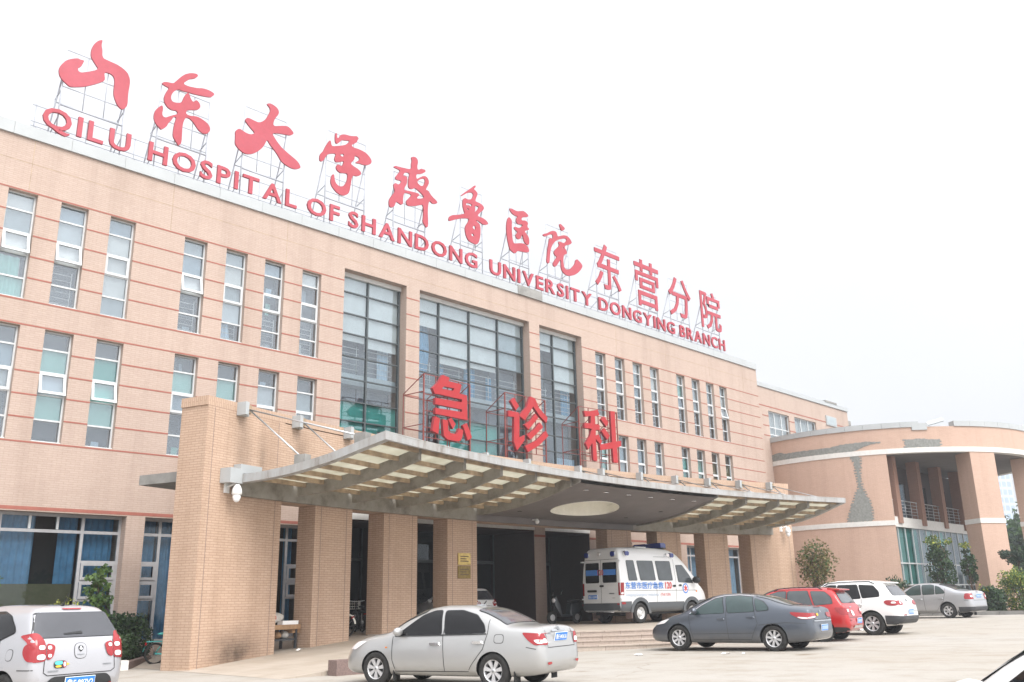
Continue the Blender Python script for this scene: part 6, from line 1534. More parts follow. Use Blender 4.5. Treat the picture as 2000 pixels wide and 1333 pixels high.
# ---- white SUV
SUV = dict(L=4.43, ra=.92, fa=3.52, R=.355, tw=.235, paint='paint_white', spokes=7, rr=.64, n=5.5, tumble=.36,
  top=[(0, .56), (.02, .72), (.05, .86), (.1, 1.02), (.16, 1.12), (.24, 1.20), (.42, 1.42), (.54, 1.56), (.70, 1.63), (1.2, 1.68), (1.9, 1.69), (2.4, 1.64), (2.85, 1.46), (3.2, 1.20), (3.4, 1.10), (3.9, 1.0), (4.2, .86), (4.36, .70), (4.43, .5)],
  bot=[(0, .50), (.06, .40), (.3, .30), (.9, .26), (3.6, .24), (4.2, .28), (4.36, .36), (4.43, .46)],
  belt=[(0, 1.02), (.6, 1.10), (2.0, 1.04), (3.2, .98), (3.9, .84), (4.43, .55)],
  wid=[(0, .66), (.04, .76), (.1, .82), (.3, .87), (.9, .90), (1.6, .905), (3.2, .90), (3.8, .87), (4.1, .80), (4.32, .66), (4.43, .48)],
  side=[([(3.0, 1.05), (2.62, 1.44), (2.3, 1.53), (2.04, 1.54), (2.03, 1.08)], 'car_glass_dark'), ([(1.98, 1.08), (1.99, 1.54), (1.36, 1.54), (1.22, 1.12)], 'car_glass_dark'), ([(1.16, 1.13), (1.30, 1.54), (.84, 1.50), (.66, 1.32), (.64, 1.17)], 'car_glass_dark')],
  ends=[('rear_window', 'B', [(.54, 1.50), (-.54, 1.50), (-.66, 1.19), (.66, 1.19)], 'car_glass_grey'), ('windscreen', 'T', [(2.5, .56), (2.5, -.56), (3.26, -.70), (3.26, .70)], 'car_glass_mid')],
  seams=[[(2.0, 1.5), (2.0, .4)], [(1.2, 1.1), (1.2, .9), (1.34, .6), (1.4, .4)]],
  bseams=[[(-.62, 1.14), (-.64, .72), (.64, .72), (.62, 1.14)]],
  parts=[('tail_lamp', [('L', [(.06, .92), (.1, 1.04), (.44, 1.06), (.52, 1.0), (.42, .90), (.2, .88)], 'lamp_red', .012, 2), ('B', [(.82, 1.05), (.50, 1.03), (.42, .96), (.48, .90), (.80, .90)], 'lamp_red', .012, 2), ('B', [(.70, 1.01), (.60, 1.01), (.58, .95), (.66, .93), (.72, .96)], 'lamp_clear', .018, 2), ('L', [(.14, .95), (.16, 1.01), (.28, 1.01), (.30, .95)], 'lamp_clear', .018, 2)]),
         ('tail_lamp', [('R', [(.06, .92), (.1, 1.04), (.44, 1.06), (.52, 1.0), (.42, .90), (.2, .88)], 'lamp_red', .012, 2), ('B', [(-.82, 1.05), (-.50, 1.03), (-.42, .96), (-.48, .90), (-.80, .90)], 'lamp_red', .012, 2)]),
         ('lower_bumper', [('B', [(.84, .58), (-.84, .58), (-.80, .36), (.80, .36)], 'dark_grey_plastic', .014, 0), ('L', [(.03, .40), (.03, .58), (.5, .60), (.50, .34), (.1, .32)], 'dark_grey_plastic', .014, 0), ('L', [(1.34, .28), (1.34, .44), (3.1, .42), (3.1, .28)], 'dark_grey_plastic', .014, 0)]),
         ('reflector', [('B', rect(.40, .66, .595, .625), 'lamp_red', .016)]), ('badge', [('B', [(-.06, 1.0), (-.06, 1.1), (.06, 1.1), (.06, 1.0)], 'badge_grey', .016, 2)]), ('lettering', [('B', rect(.36, .56, .80, .825), 'badge_grey')])],
  handles=[(2.14, .90), (1.30, .94)], mirror=(2.84, 1.10), mirror_s=1.2, plate=(0, .70, None, -4), rail=(.8, 2.5, .60, 'black_plastic'), spoiler=(.44, .80, 1.615, .55, 'paint_white'), extra=roof_rails)
vehicle(SUV, 'white_suv', 'clean white SUV with black lower bumper and dark windows beside the red crossover', 'car', (4.67, -11.9, gz(4.67, -11.9)), -3.2, .976, .993)

# ---- pale silver saloon, farthest right
FAR = dict(SED); FAR.update(L=4.57, ra=1.02, fa=3.60, R=.315, paint='paint_far_silver', spokes=6,
  top=[(0, .52), (.02, .70), (.05, .86), (.08, 1.02), (.12, 1.10), (.3, 1.13), (.6, 1.16), (.9, 1.27), (1.4, 1.42), (1.85, 1.465), (2.3, 1.46), (2.65, 1.40), (3.05, 1.22), (3.4, 1.04), (3.6, .99), (4.0, .92), (4.3, .80), (4.46, .66), (4.57, .48)],
  side=[([(3.10, .945), (2.62, 1.29), (2.40, 1.37), (2.25, 1.375), (2.16, .965)], 'car_glass_green'), ([(2.08, .97), (2.17, 1.375), (1.8, 1.375), (1.62, 1.35), (1.56, .99)], 'car_glass_green'), ([(1.50, .99), (1.56, 1.34), (1.36, 1.27), (1.15, 1.12), (1.12, 1.02)], 'car_glass_green')],
  ends=[('rear_window', 'T', [(1.42, .52), (1.42, -.52), (.68, -.60), (.68, .60)], 'car_glass_mid'), ('windscreen', 'T', [(2.6, .54), (2.6, -.54), (3.36, -.68), (3.36, .68)], 'car_glass_mid')],
  parts=[('tail_lamp', [('L', [(.05, .76), (.06, 1.0), (.26, 1.0), (.30, .84), (.28, .76)], 'lamp_red'), ('B', [(.76, 1.0), (.54, 1.0), (.50, .76), (.76, .76)], 'lamp_red'), ('B', [(.70, .93), (.58, .93), (.57, .84), (.70, .84)], 'lamp_clear', .018)]),
         ('tail_lamp', [('R', [(.05, .76), (.06, 1.0), (.26, 1.0), (.30, .84), (.28, .76)], 'lamp_red'), ('B', [(-.76, 1.0), (-.54, 1.0), (-.50, .76), (-.76, .76)], 'lamp_red'), ('B', [(-.70, .93), (-.58, .93), (-.57, .84), (-.70, .84)], 'lamp_clear', .018)]),
         ('lower_bumper', [('B', [(.74, .46), (-.74, .46), (-.70, .30), (.70, .30)], 'dark_grey_plastic', .014, 0), ('L', [(.03, .34), (.03, .46), (.56, .46), (.56, .26), (.1, .26)], 'dark_grey_plastic', .014, 0)]), ('badge', [('B', rect(-.04, .04, 1.02, 1.09), 'badge_grey', .016)])],
  plate=(0, .90, None, -8), antenna=False, handle_mat='paint_far_silver', mirror_mat='paint_far_silver')
vehicle(FAR, 'pale_sedan', 'pale silver saloon parked before the leafy shrubs, farthest car on the right', 'car', (19.47, -9.12, gz(19.47, -9.12)), 6.7, 1.026, 1.009)

# ---- silver white hatchback, near left
HAT = dict(L=3.62, ra=.62, fa=3.0, R=.285, tw=.175, paint='paint_white_silver', spokes=6, rr=.64, n=5.2, tumble=.34,
  top=[(0, .50), (.015, .66), (.03, .78), (.06, .92), (.10, 1.02), (.15, 1.10), (.25, 1.265), (.32, 1.37), (.35, 1.405), (.375, 1.455), (.45, 1.475), (.9, 1.50), (1.4, 1.51), (1.9, 1.47), (2.3, 1.32), (2.7, 1.06), (2.9, 1.0), (3.25, .90), (3.45, .76), (3.56, .62), (3.62, .46)],
  bot=[(0, .40), (.06, .30), (.3, .24), (.8, .21), (3.0, .20), (3.4, .22), (3.56, .28), (3.62, .38)],
  belt=[(0, 1.0), (.5, 1.03), (1.6, .94), (2.7, .88), (3.2, .76), (3.62, .5)],
  wid=[(0, .58), (.04, .68), (.1, .735), (.3, .775), (.62, .795), (1.4, .80), (2.6, .795), (3.1, .77), (3.4, .68), (3.54, .56), (3.62, .42)],
  side=[([(2.42, .95), (2.1, 1.26), (1.8, 1.38), (1.62, 1.39), (1.60, .97)], 'car_glass_dark'), ([(1.53, .97), (1.55, 1.40), (1.1, 1.40), (.85, 1.34), (.62, 1.20), (.55, 1.12), (.95, .99)], 'car_glass_dark')],
  ends=[('rear_window', 'B', [(.55, 1.385), (-.55, 1.385), (-.68, 1.04), (.68, 1.04)], 'car_glass_grey'), ('windscreen', 'T', [(1.98, .52), (1.98, -.52), (2.68, -.64), (2.68, .64)], 'car_glass_mid')],
  seams=[[(1.56, 1.38), (1.56, .35)], [(.84, 1.02), (.80, .85), (1.0, .5), (1.05, .32)], [(.30, .62), (.05, .62)]],
  bseams=[[(-.54, .98), (-.56, .58), (-.5, .54), (.5, .54), (.56, .58), (.54, .98)]],
  parts=[('tail_lamp', [('L', [(.04, .72), (.06, .90), (.13, .97), (.20, .97), (.25, .92), (.24, .84), (.15, .74)], 'lamp_red', .012, 2), ('B', [(.72, 1.095), (.60, 1.115), (.535, 0.985), (.53, 0.735), (.72, 0.715)], 'lamp_red', .012, 1), ('B', [(.525, 0.975), (.385, 0.940), (.43, 0.775), (.525, 0.735)], 'lamp_red', .014, 1), ('B', rect(.55, .64, 0.885, 0.945), 'lamp_clear', .02), ('B', rect(.45, .51, 0.885, 0.935), 'lamp_clear', .02), ('B', rect(.55, .66, 0.755, 0.825), 'lamp_clear', .02), ('B', rect(.455, .51, 0.780, 0.825), 'lamp_clear', .02)]),
         ('tail_lamp', [('R', [(.04, .72), (.06, .90), (.13, .97), (.20, .97), (.25, .92), (.24, .84), (.15, .74)], 'lamp_red', .012, 2), ('B', [(-.72, 1.095), (-.60, 1.115), (-.535, 0.985), (-.53, 0.735), (-.72, 0.715)], 'lamp_red', .012, 1), ('B', [(-.525, 0.975), (-.385, 0.940), (-.43, 0.775), (-.525, 0.735)], 'lamp_red', .014, 1), ('B', rect(-.64, -.55, 0.885, 0.945), 'lamp_clear', .02), ('B', rect(-.51, -.45, 0.885, 0.935), 'lamp_clear', .02), ('B', rect(-.66, -.55, 0.755, 0.825), 'lamp_clear', .02)]),
         ('badge', [('B', [(-.10, .74), (-.10, .96), (.10, .96), (.10, .74)], 'seam', .004, 2), ('B', [(-.093, .747), (-.093, .953), (.093, .953), (.093, .747)], 'paint_white_silver', .007, 2), ('B', [(-.045, .90), (0, .93), (.045, .90), (.03, .86), (0, .83), (-.03, .86)], 'black_plastic', .014, 1), ('B', [(-.026, .87), (0, .92), (.026, .87), (0, .86)], 'plate_white', .017, 0), ('B', rect(-.06, .06, .792, .804), 'badge_grey', .014)]),
         ('sticker', [('B', rect(.22, .41, .63, .73), 'black_plastic', .012), ('B', rect(.28, .40, .675, .725), 'mint', .015), ('B', rect(.30, .39, .64, .668), 'yellow_sticker', .015), ('B', rect(.225, .28, .635, .725), 'lamp_red', .015), ('B', rect(.235, .27, .65, .71), 'plate_white', .018, 2), ('B', [(.22, .70), (.17, .68), (.22, .66)], 'yellow_sticker', .012, 0)]),
         ('bumper_insert', [('B', [(.50, .46), (.42, .52), (-.42, .52), (-.50, .46), (-.56, .24), (.56, .24)], 'black_plastic', .012, 1)]), ('reflector', [('B', rect(.46, .52, .32, .40), 'lamp_red', .02)]), ('reflector', [('B', rect(-.52, -.46, .32, .40), 'lamp_red', .02)]),
         ('lettering', [('B', rect(.34, .50, .585, .605), 'badge_grey'), ('B', rect(-.50, -.36, .64, .655), 'badge_grey')]),
         ('wiper', [('B', [(.22, 1.075), (.24, 1.09), (-.04, 1.115), (-.06, 1.08)], 'black_plastic', .02, 0)]), ('brake_light', [('B', rect(-.16, .16, 1.425, 1.44), 'lamp_red', .012)]),
         ('fuel_flap', [('L', rect(.44, .60, .74, .90), 'seam', .002, 2), ('L', rect(.448, .592, .748, .892), 'paint_white_silver', .005, 2)]), ('side_strip', [('L', rect(.9, 2.4, .54, .60), 'black_plastic', .014)])],
  handles=[(1.70, .80), (.98, .86)], mirror=(2.3, 1.0), plate=(0, .425, '鲁E·997V2', -4), spoiler=(.24, .50, 1.425, .50, 'paint_white_silver'), rail=(1.0, 1.1, .3, 'paint_white_silver'))
def hat_extra(S, D, P, root):
    r_ = MB(); r_.bar((.52, .05, 1.485), (.40, .05, 1.66), .010, 'black_plastic', 6, .005); r_.bar((.56, .05, 1.47), (.51, .05, 1.50), .022, 'black_plastic', 8); P('antenna', r_)
HAT['extra'] = hat_extra
HLOC, HAZ = (-19.40, -10.15, 0), -13
vehicle(HAT, 'silver_hatchback', 'silver white hatchback at the left edge with a green sticker under its rear lamp', 'car', HLOC, HAZ, .964)

# ---- white hatchback under the porch
PWH = dict(HAT); PWH['paint'] = 'paint_white'; PWH['plate'] = None; PWH['parts'] = [q for q in HAT['parts'] if q[0] in ('tail_lamp', 'bumper_insert', 'wiper')]; PWH['spoiler'] = (.24, .50, 1.425, .50, 'paint_white')
vehicle(PWH, 'white_hatchback', 'white hatchback parked in the shade under the entrance porch', 'car', (-1.15, .28, PZ), -9, .9)

# ---- white car close to the camera, only its windscreen corner in view
FGW = dict(SED); FGW.update(paint='paint_white', mirror_mat='paint_white', handle_mat='paint_white', plate=None, antenna=False,
  side=[(SED['side'][0][0], 'car_glass_dark'), (SED['side'][1][0], 'car_glass_dark')], parts=[q for q in SED['parts'] if q[0] in ('headlamp', 'tail_lamp', 'window_trim')])
vehicle(FGW, 'white_car', 'white car whose windscreen pillar fills the lower right corner', 'car', (-19.50, -25.0, 0), 35.0, .946, .955)

# ---- ambulance
AMB = dict(L=5.9, ra=1.15, fa=4.45, R=.36, tw=.22, paint='paint_amb_white', wstyle='steel', rr=.60, n=9, nmin=3.0, tumble=.11, bulge=0, well=.5, arch=1.16,
  top=[(0, .80), (.006, 1.2), (.012, 1.6), (.02, 2.0), (.05, 2.35), (.10, 2.62), (.2, 2.70), (.6, 2.72), (2.0, 2.73), (3.2, 2.70), (3.7, 2.58), (4.1, 2.34), (4.5, 1.98), (4.9, 1.58), (5.05, 1.42), (5.3, 1.30), (5.6, 1.10), (5.78, .88), (5.9, .60)],
  bot=[(0, .46), (.05, .42), (.5, .40), (4.6, .40), (5.5, .42), (5.8, .46), (5.9, .52)],
  belt=[(0, 1.5), (.3, 1.5), (4.2, 1.45), (4.9, 1.35), (5.4, 1.05), (5.9, .55)],
  wid=[(0, .93), (.02, .955), (.06, .97), (.3, .98), (4.6, .98), (5.1, .95), (5.5, .86), (5.75, .74), (5.9, .60)],
  side=[([(.50, 1.52), (.46, 2.22), (.92, 2.22), (1.02, 1.52)], 'car_glass_mid'), ([(1.22, 1.52), (1.12, 2.22), (2.10, 2.22), (2.16, 1.52)], 'car_glass_mid'), ([(2.36, 1.52), (2.28, 2.22), (3.22, 2.22), (3.26, 1.52)], 'car_glass_mid'), ([(3.62, 1.46), (3.58, 2.08), (4.02, 2.08), (4.42, 1.70), (4.60, 1.42)], 'car_glass_mid')],
  ends=[('rear_window', 'B', rect(.10, .78, 1.46, 2.16), 'car_glass_dark'), ('rear_window', 'B', rect(-.78, -.10, 1.46, 2.16), 'car_glass_dark'), ('windscreen', 'T', [(4.0, .72), (4.0, -.72), (4.95, -.82), (4.95, .82)], 'car_glass_mid')],
  seams=[[(3.45, 2.3), (3.45, .55)], [(2.2, 1.30), (2.2, .55)], [(.3, 1.15), (4.8, 1.15)], [(2.2, 2.38), (3.4, 2.38)]],
  bseams=[[(0, 2.28), (0, .72)], [(-.90, 2.28), (.90, 2.28)], [(-.88, .72), (.88, .72)]],
  parts=[('bumper', [('B', rect(-.92, .92, .47, .72), 'paint_amb_grey', .03, 0)]),
         ('lower_panel', [('R', [(.02, .44), (.02, .78), (.62, .78), (.62, .44)], 'paint_amb_grey', .012, 0), ('R', [(1.66, .42), (1.66, .74), (3.94, .74), (3.94, .42)], 'paint_amb_grey', .012, 0), ('R', [(4.96, .46), (4.96, .78), (5.6, .80), (5.7, .50)], 'paint_amb_grey', .012, 0),
                          ('L', [(.02, .44), (.02, .78), (.62, .78), (.62, .44)], 'paint_amb_grey', .012, 0), ('L', [(1.66, .42), (1.66, .74), (3.94, .74), (3.94, .42)], 'paint_amb_grey', .012, 0)]),
         ('tail_lamp', [('R', [(.02, 1.0), (.03, 1.44), (.20, 1.44), (.18, 1.0)], 'lamp_red', .012, 0), ('B', rect(-.94, -.86, 1.0, 1.44), 'lamp_red', .012, 0), ('R', [(.03, 1.02), (.03, 1.10), (.15, 1.12), (.16, 1.03)], 'lamp_clear', .018)]),
         ('tail_lamp', [('L', [(.02, 1.0), (.03, 1.44), (.20, 1.44), (.18, 1.0)], 'lamp_red', .012, 0), ('B', rect(.86, .94, 1.0, 1.44), 'lamp_red', .012, 0)]),
         ('reflector', [('R', rect(.04, .26, .68, .76), 'lamp_red', .02), ('B', rect(-.92, -.80, .66, .73), 'lamp_red', .036)]),
         ('plate_lamp', [('B', rect(.20, .70, 1.12, 1.2), 'black_plastic', .03)]), ('rear_handle', [('B', rect(-.16, .06, 1.30, 1.37), 'black_plastic', .03)]),
         ('lettering', [('B', rect(-.66, -.40, 1.05, 1.085), 'badge_grey'), ('B', rect(-.70, -.54, .90, .915), 'badge_grey')]),
         ('door_handle', [('R', rect(3.22, 3.42, 1.28, 1.35), 'black_plastic', .03)]), ('door_handle', [('R', rect(3.62, 3.80, 1.30, 1.37), 'black_plastic', .03)]),
         ('rail_track', [('R', rect(1.3, 2.4, 1.36, 1.375), 'black_plastic', .012, 0)])],
  mirror=(4.56, 1.5), mirror_s=1.6, mirror_mat='black_plastic', plate=(.42, .95, '鲁E·12090', 0))
XK = .9
for k_ in ('top', 'bot', 'belt', 'wid'): AMB[k_] = [(p[0]*XK, p[1]) for p in AMB[k_]]
AMB['L'] *= XK; AMB['ra'] *= XK; AMB['fa'] *= XK
AMB['side'] = [([(x*XK, z) for x, z in p], m_) for p, m_ in AMB['side']]
AMB['seams'] = [[(x*XK, z) for x, z in p] for p in AMB['seams']]
AMB['ends'] = [(a, b_, [(x*XK, y) if b_ == 'T' else (x, y) for x, y in p], m_) for a, b_, p, m_ in AMB['ends']]
AMB['parts'] = [(nm, [((it[0], [(x*XK, z) for x, z in it[1]]) if it[0] in 'LR' else (it[0], it[1]))+tuple(it[2:]) for it in items]) for nm, items in AMB['parts']]
AMB['mirror'] = (AMB['mirror'][0]*XK, AMB['mirror'][1])
def amb_extra(S, D, P, root):
    # livery on the visible side and the rear doors
    r_ = MB(); D.text(r_, '东营市医疗急救', .24, 2.36, 1.21, 1.46, 'R', .016, 'txt_blue', False, .012); P('lettering', r_)
    r_ = MB(); D.text(r_, '120', 2.46, 2.84, 1.21, 1.46, 'R', .016, 'txt_red', False, .02); P('lettering', r_)
    r_ = MB(); D.text(r_, 'Dongying Emergency Ambulance', .26, 2.08, .93, 1.06, 'R', .016, 'txt_pale', False, .004); D.text(r_, '(Tel:120)', 2.18, 2.74, .93, 1.06, 'R', .016, 'txt_red', False, 0); P('lettering', r_)
    r_ = MB(); D.text(r_, '120', .15, -.15, 1.72, 1.92, 'B', .02, 'txt_red', False, .02); P('lettering', r_)
    r_ = MB()
    for s0, s1 in ((.12, .76), (-.76, -.12)): D.put(r_, rect(s0, s1, 1.72, 1.92), 'B', .014, 'txt_blue', .08, 0)
    P('window_stripe', r_)
    r_ = MB()
    c = (3.66, 1.22)
    D.put(r_, [(c[0]+.17*cos(2*pi*i/24), c[1]+.19*sin(2*pi*i/24)) for i in range(24)], 'R', .012, 'txt_blue', .06, 0)
    D.put(r_, [(c[0]+.125*cos(2*pi*i/24), c[1]+.14*sin(2*pi*i/24)) for i in range(24)], 'R', .015, 'plate_white', .06, 0)
    for k in range(3):
        a = k*pi/3+pi/2; u = (cos(a)*.11, sin(a)*.12); v = (-sin(a)*.025, cos(a)*.025)
        D.put(r_, [(c[0]+u[0]+v[0], c[1]+u[1]+v[1]), (c[0]-u[0]+v[0], c[1]-u[1]+v[1]), (c[0]-u[0]-v[0], c[1]-u[1]-v[1]), (c[0]+u[0]-v[0], c[1]+u[1]-v[1])], 'R', .018+.001*k, 'txt_red', .06, 0)
    P('emblem', r_)
    r_ = MB(); D.put(r_, rect(4.28, 4.37, 1.08, 1.15), 'R', .012, 'lamp_amber', .05, 1); P('indicator', r_)
    # arches
    for ax_ in (S['ra'], S['fa']):
        r_ = MB(); n_ = 18; rr = S['R']*S['arch']
        for i in range(n_):
            t0, t1 = pi*i/n_-.05, pi*(i+1)/n_-.05; t1 = min(t1, pi+.05)
            A = []
            for (t, r) in ((t0, rr), (t0, rr+.13), (t1, rr+.13), (t1, rr)): A.append((ax_+r*cos(t), -.995, S['R']+.01+r*sin(t)))
            r_.face(A, 'paint_amb_grey'); r_.face([A[1], (A[1][0], -.95, A[1][2]), (A[2][0], -.95, A[2][2]), A[2]], 'paint_amb_grey'); r_.face([A[0], A[3], (A[3][0], -.90, A[3][2]), (A[0][0], -.90, A[0][2])], 'black_plastic')
        P('wheel_arch', r_)
    def lamp(c, d, w_, h_, mt, bez='chrome'):
        r_ = MB(); d = Vector(d); u = d.cross(Vector((0, 0, 1))).normalized(); z = Vector((0, 0, 1)); c = Vector(c)
        for (k, dep, m2) in ((1.0, .05, bez), (.84, .075, mt)):
            pts = chaikin([(-w_*k, -h_*k), (w_*k, -h_*k), (w_*k, h_*k), (-w_*k, h_*k)], 1)
            fr = [c+d*dep+u*a*.92+z*b_*.92 for a, b_ in pts]; bk = [c+u*a+z*b_-d*.05 for a, b_ in pts]; n_ = len(pts)
            r_.mesh(fr+bk, [tuple(range(n_))]+[(n_+i, n_+(i+1) % n_, (i+1) % n_, i) for i in range(n_)], m2)
        P('warning_lamp', r_)
    lamp((.07, .72, 2.46), (-1, 0, .12), .12, .11, 'beacon_blue'); lamp((.07, -.62, 2.46), (-1, 0, .12), .12, .11, 'beacon_blue'); lamp((.07, .08, 2.48), (-1, 0, .12), .09, .07, 'lamp_clear')
    lamp((.42, -.915, 2.47), (0, -1, .1), .13, .10, 'beacon_blue'); lamp((2.97, -.915, 2.44), (0, -1, .1), .12, .10, 'beacon_blue'); lamp((2.72, -.92, 2.44), (0, -1, .1), .11, .07, 'lamp_clear')
    r_ = MB()
    for k in range(2):
        y0, y1 = (-.72, -.06) if k == 0 else (.06, .72); r_.box((2.65, y0, 2.74), (2.95, y1, 2.90), 'beacon_blue'); r_.box((2.68, y0+.04, 2.90), (2.92, y1-.04, 2.93), 'beacon_blue')
    r_.box((2.7, -.78, 2.70), (2.9, .78, 2.745), 'black_plastic'); P('light_bar', r_)
    r_ = MB(); r_.box((1.6, -.35, 2.71), (2.2, .35, 2.78), 'paint_amb_white'); P('roof_vent', r_)
    r_ = MB(); r_.box((-.16, -.62, .40), (-.02, .55, .44), 'chrome'); P('rear_step', r_)
    r_ = MB(); r_.box((.54, -.97, .18), (.57, -.66, .46), 'granite_dark'); r_.box((.54, .66, .18), (.57, .97, .46), 'granite_dark'); P('mud_flap', r_)
    r_ = MB(); r_.box((.3, -.6, .30), (4.7, .6, .44), 'black_plastic'); r_.bar((S['ra'], -.85, S['R']), (S['ra'], .85, S['R']), .10, 'black_plastic', 8); P('chassis', r_)
    r_ = MB()
    for sd in (1, -1): 
        for z in (2.2, .85): r_.box((-.02, .90*sd if sd > 0 else -1.0, z), (.08, 1.0 if sd > 0 else -.90, z+.05), 'paint_amb_white')
    P('hinge', r_)
# the far side is hidden; the right side faces the viewer
AMB['extra'] = amb_extra
ALOC, AAZ = (5.25, -3.96, PZ), 94.9
vehicle(AMB, 'ambulance', 'white and grey ambulance with blue lamps and red 120 parked on the entrance platform', 'ambulance', ALOC, AAZ, 1.0)

# ================================================================== PLANTS
def leaf(mb, p, size, mt, rnd, up=.3):
    d = Vector((rnd.gauss(0, 1), rnd.gauss(0, 1), rnd.gauss(up, .8))).normalized(); s = d.cross(Vector((rnd.gauss(0, 1), rnd.gauss(0, 1), rnd.gauss(0, 1)))).normalized()
    n_ = d.cross(s); l_ = size*rnd.uniform(.7, 1.3); w_ = l_*rnd.uniform(.32, .48); p = Vector(p)
    a = p; b_ = p+d*l_*.5+s*w_-n_*w_*.25; c = p+d*l_; e = p+d*l_*.5-s*w_-n_*w_*.25
    mb.face([a, b_, c], mt); mb.face([a, c, e], mt)
def clump(mb, c, r, n_, size, mats, rnd, up=.3, hollow=.35):
    c = Vector(c)
    for _ in range(n_):
        d = Vector((rnd.gauss(0, 1), rnd.gauss(0, 1), rnd.gauss(0, 1))).normalized(); k = (hollow+(1-hollow)*rnd.random())**.6
        p = c+Vector((d.x*r[0]*k, d.y*r[1]*k, d.z*r[2]*k)); leaf(mb, p, size, rnd.choice(mats), rnd, up)
def limb(mb, a, b_, r0, r1, rnd, mt='bark', k=4, wob=.06):
    a, b_ = Vector(a), Vector(b_); pts = [a]
    for i in range(1, k+1):
        q = a+(b_-a)*i/k
        if i < k: q += Vector((rnd.gauss(0, wob), rnd.gauss(0, wob), rnd.gauss(0, wob*.4)))*(b_-a).length
        pts.append(q)
    for i in range(k): mb.bar(pts[i], pts[i+1], r0+(r1-r0)*i/k, mt, 7, r0+(r1-r0)*(i+1)/k)
    return pts
def tree(name, loc, h, crown, n_cl, leaves, size, mats, label, cat, seed, trunk_r=.08, z0f=.3, group=None, multi=1, tipmats=None):
    """crown = (rx, ry, rz, centre height); branches end in leaf clumps"""
    rnd = random.Random(seed); o = empty(name, loc, rnd.uniform(0, 6), label, cat, group)
    t = MB(); lv = MB()
    for m_ in range(multi):
        off = Vector((rnd.uniform(-.12, .12), rnd.uniform(-.12, .12), 0))*(multi > 1)
        top = Vector((rnd.uniform(-.1, .1)*crown[0], rnd.uniform(-.1, .1)*crown[1], crown[3]+crown[2]*.5))
        tp = limb(t, off, top, trunk_r, trunk_r*.3, rnd, 'bark', 6, .03)
        for i in range(n_cl//multi):
            d = Vector((rnd.gauss(0, 1), rnd.gauss(0, 1), rnd.gauss(.1, .9))).normalized(); k = rnd.uniform(.35, 1.0)
            c = Vector((d.x*crown[0]*k, d.y*crown[1]*k, crown[3]+d.z*crown[2]*k))
            f = min(.95, max(z0f, (c.z-crown[2]*.5)/max(.1, top.z))); s = off+(top-off)*f
            limb(t, s, c, trunk_r*.35, trunk_r*.08, rnd, 'bark', 3, .08)
            rr = rnd.uniform(.22, .42)*min(crown[0], crown[2])*1.1
            mm = mats if not (tipmats and c.z > crown[3]+crown[2]*.45) else tipmats
            clump(lv, c, (rr, rr, rr*.8), leaves//n_cl, size, mm, rnd)
    t.build('trunk', o); lv.build('crown', o); return o
def bush(name, loc, r, n_, size, mats, label, seed, tips=None, ntips=0, cat='shrub', group=None):
    rnd = random.Random(seed); o = empty(name, loc, 0, label, cat, group); st = MB(); lv = MB()
    for i in range(14):
        a = rnd.uniform(0, 2*pi); k = rnd.uniform(.2, .85); tip = Vector((cos(a)*r[0]*k, sin(a)*r[1]*k, r[2]*rnd.uniform(1.1, 1.75)))
        limb(st, (cos(a)*.08, sin(a)*.08, 0), tip, .02, .006, rnd, 'bark', 4, .06)
        rr = rnd.uniform(.3, .5)*min(r); clump(lv, tip, (rr, rr, rr), n_//28, size, mats, rnd)
    clump(lv, (0, 0, r[2]*.9), r, n_//2, size, mats, rnd, .3, .55)
    clump(lv, (0, 0, r[2]*.35), (r[0]*.95, r[1]*.95, r[2]*.35), n_//6, size, mats, rnd, .3, .55)
    for i in range(ntips):
        a = rnd.uniform(0, 2*pi); k = rnd.uniform(0, .9); c = Vector((cos(a)*r[0]*k, sin(a)*r[1]*k, r[2]*rnd.uniform(1.5, 2.0)))
        limb(st, (c.x*.5, c.y*.5, r[2]*.6), c, .012, .005, rnd, 'bark', 3, .05); clump(lv, c, (.12, .12, .18), 14, size*.8, tips, rnd, 1.0)
    st.build('stems', o); lv.build('foliage', o); return o
DK = ['leaf_dark', 'leaf_dark', 'leaf_mid', 'leaf_blue']; MD = ['leaf_mid', 'leaf_mid', 'leaf_dark', 'leaf_light']; LT = ['leaf_light', 'leaf_light', 'leaf_mid', 'leaf_yellow']
OL = ['leaf_olive', 'leaf_olive', 'leaf_brown', 'leaf_mid']
# bed below the left windows
mb = MB(); P = [(-24, -3.3), (-14.75, -3.3), (-13.0, -.75), (-13.0, -.02), (-24, -.02)]
mb.face([(p[0], p[1], .10) for p in P], 'soil')
for a, b_ in zip(P, P[1:]+P[:1]): mb.face([(a[0], a[1], -.05), (b_[0], b_[1], -.05), (b_[0], b_[1], .10), (a[0], a[1], .10)], 'soil')
structure(mb.build('soil'))
k = empty('kerb', (-14.72, -3.3, 0), atan2(2.55, 1.75), 'low dark granite kerb slanting beside the bicycle towards the hospital wall', 'kerb')
mb = MB()
for i in range(4): mb.box((.02+i*.77, -.10, -.05), (.77+i*.77, .06, .17), 'granite_dark')
mb.build('kerb_stone', k)
k = empty('kerb', (-19.4, -3.4, 0), 0, 'long granite kerb behind the silver hatchback at the front of the bed', 'kerb'); mb = MB()
for i in range(9): mb.box((-4.6+i*1.0, -.08, -.05), (-3.62+i*1.0, .08, .17), 'granite_dark')
mb.box((4.45, -.12, -.05), (4.72, .1, .22), 'white_stone'); mb.build('kerb_stone', k)
bush('shrub', (-13.45, -.62, .08), (.62, .45, .58), 2200, .085, DK, 'dark green shrub under the narrow curtained window, nearest the brick end pier', 11)
bush('shrub', (-14.35, -1.05, .08), (.62, .5, .60), 2200, .085, DK, 'dark green shrub below the wall strip between the two left windows', 12)
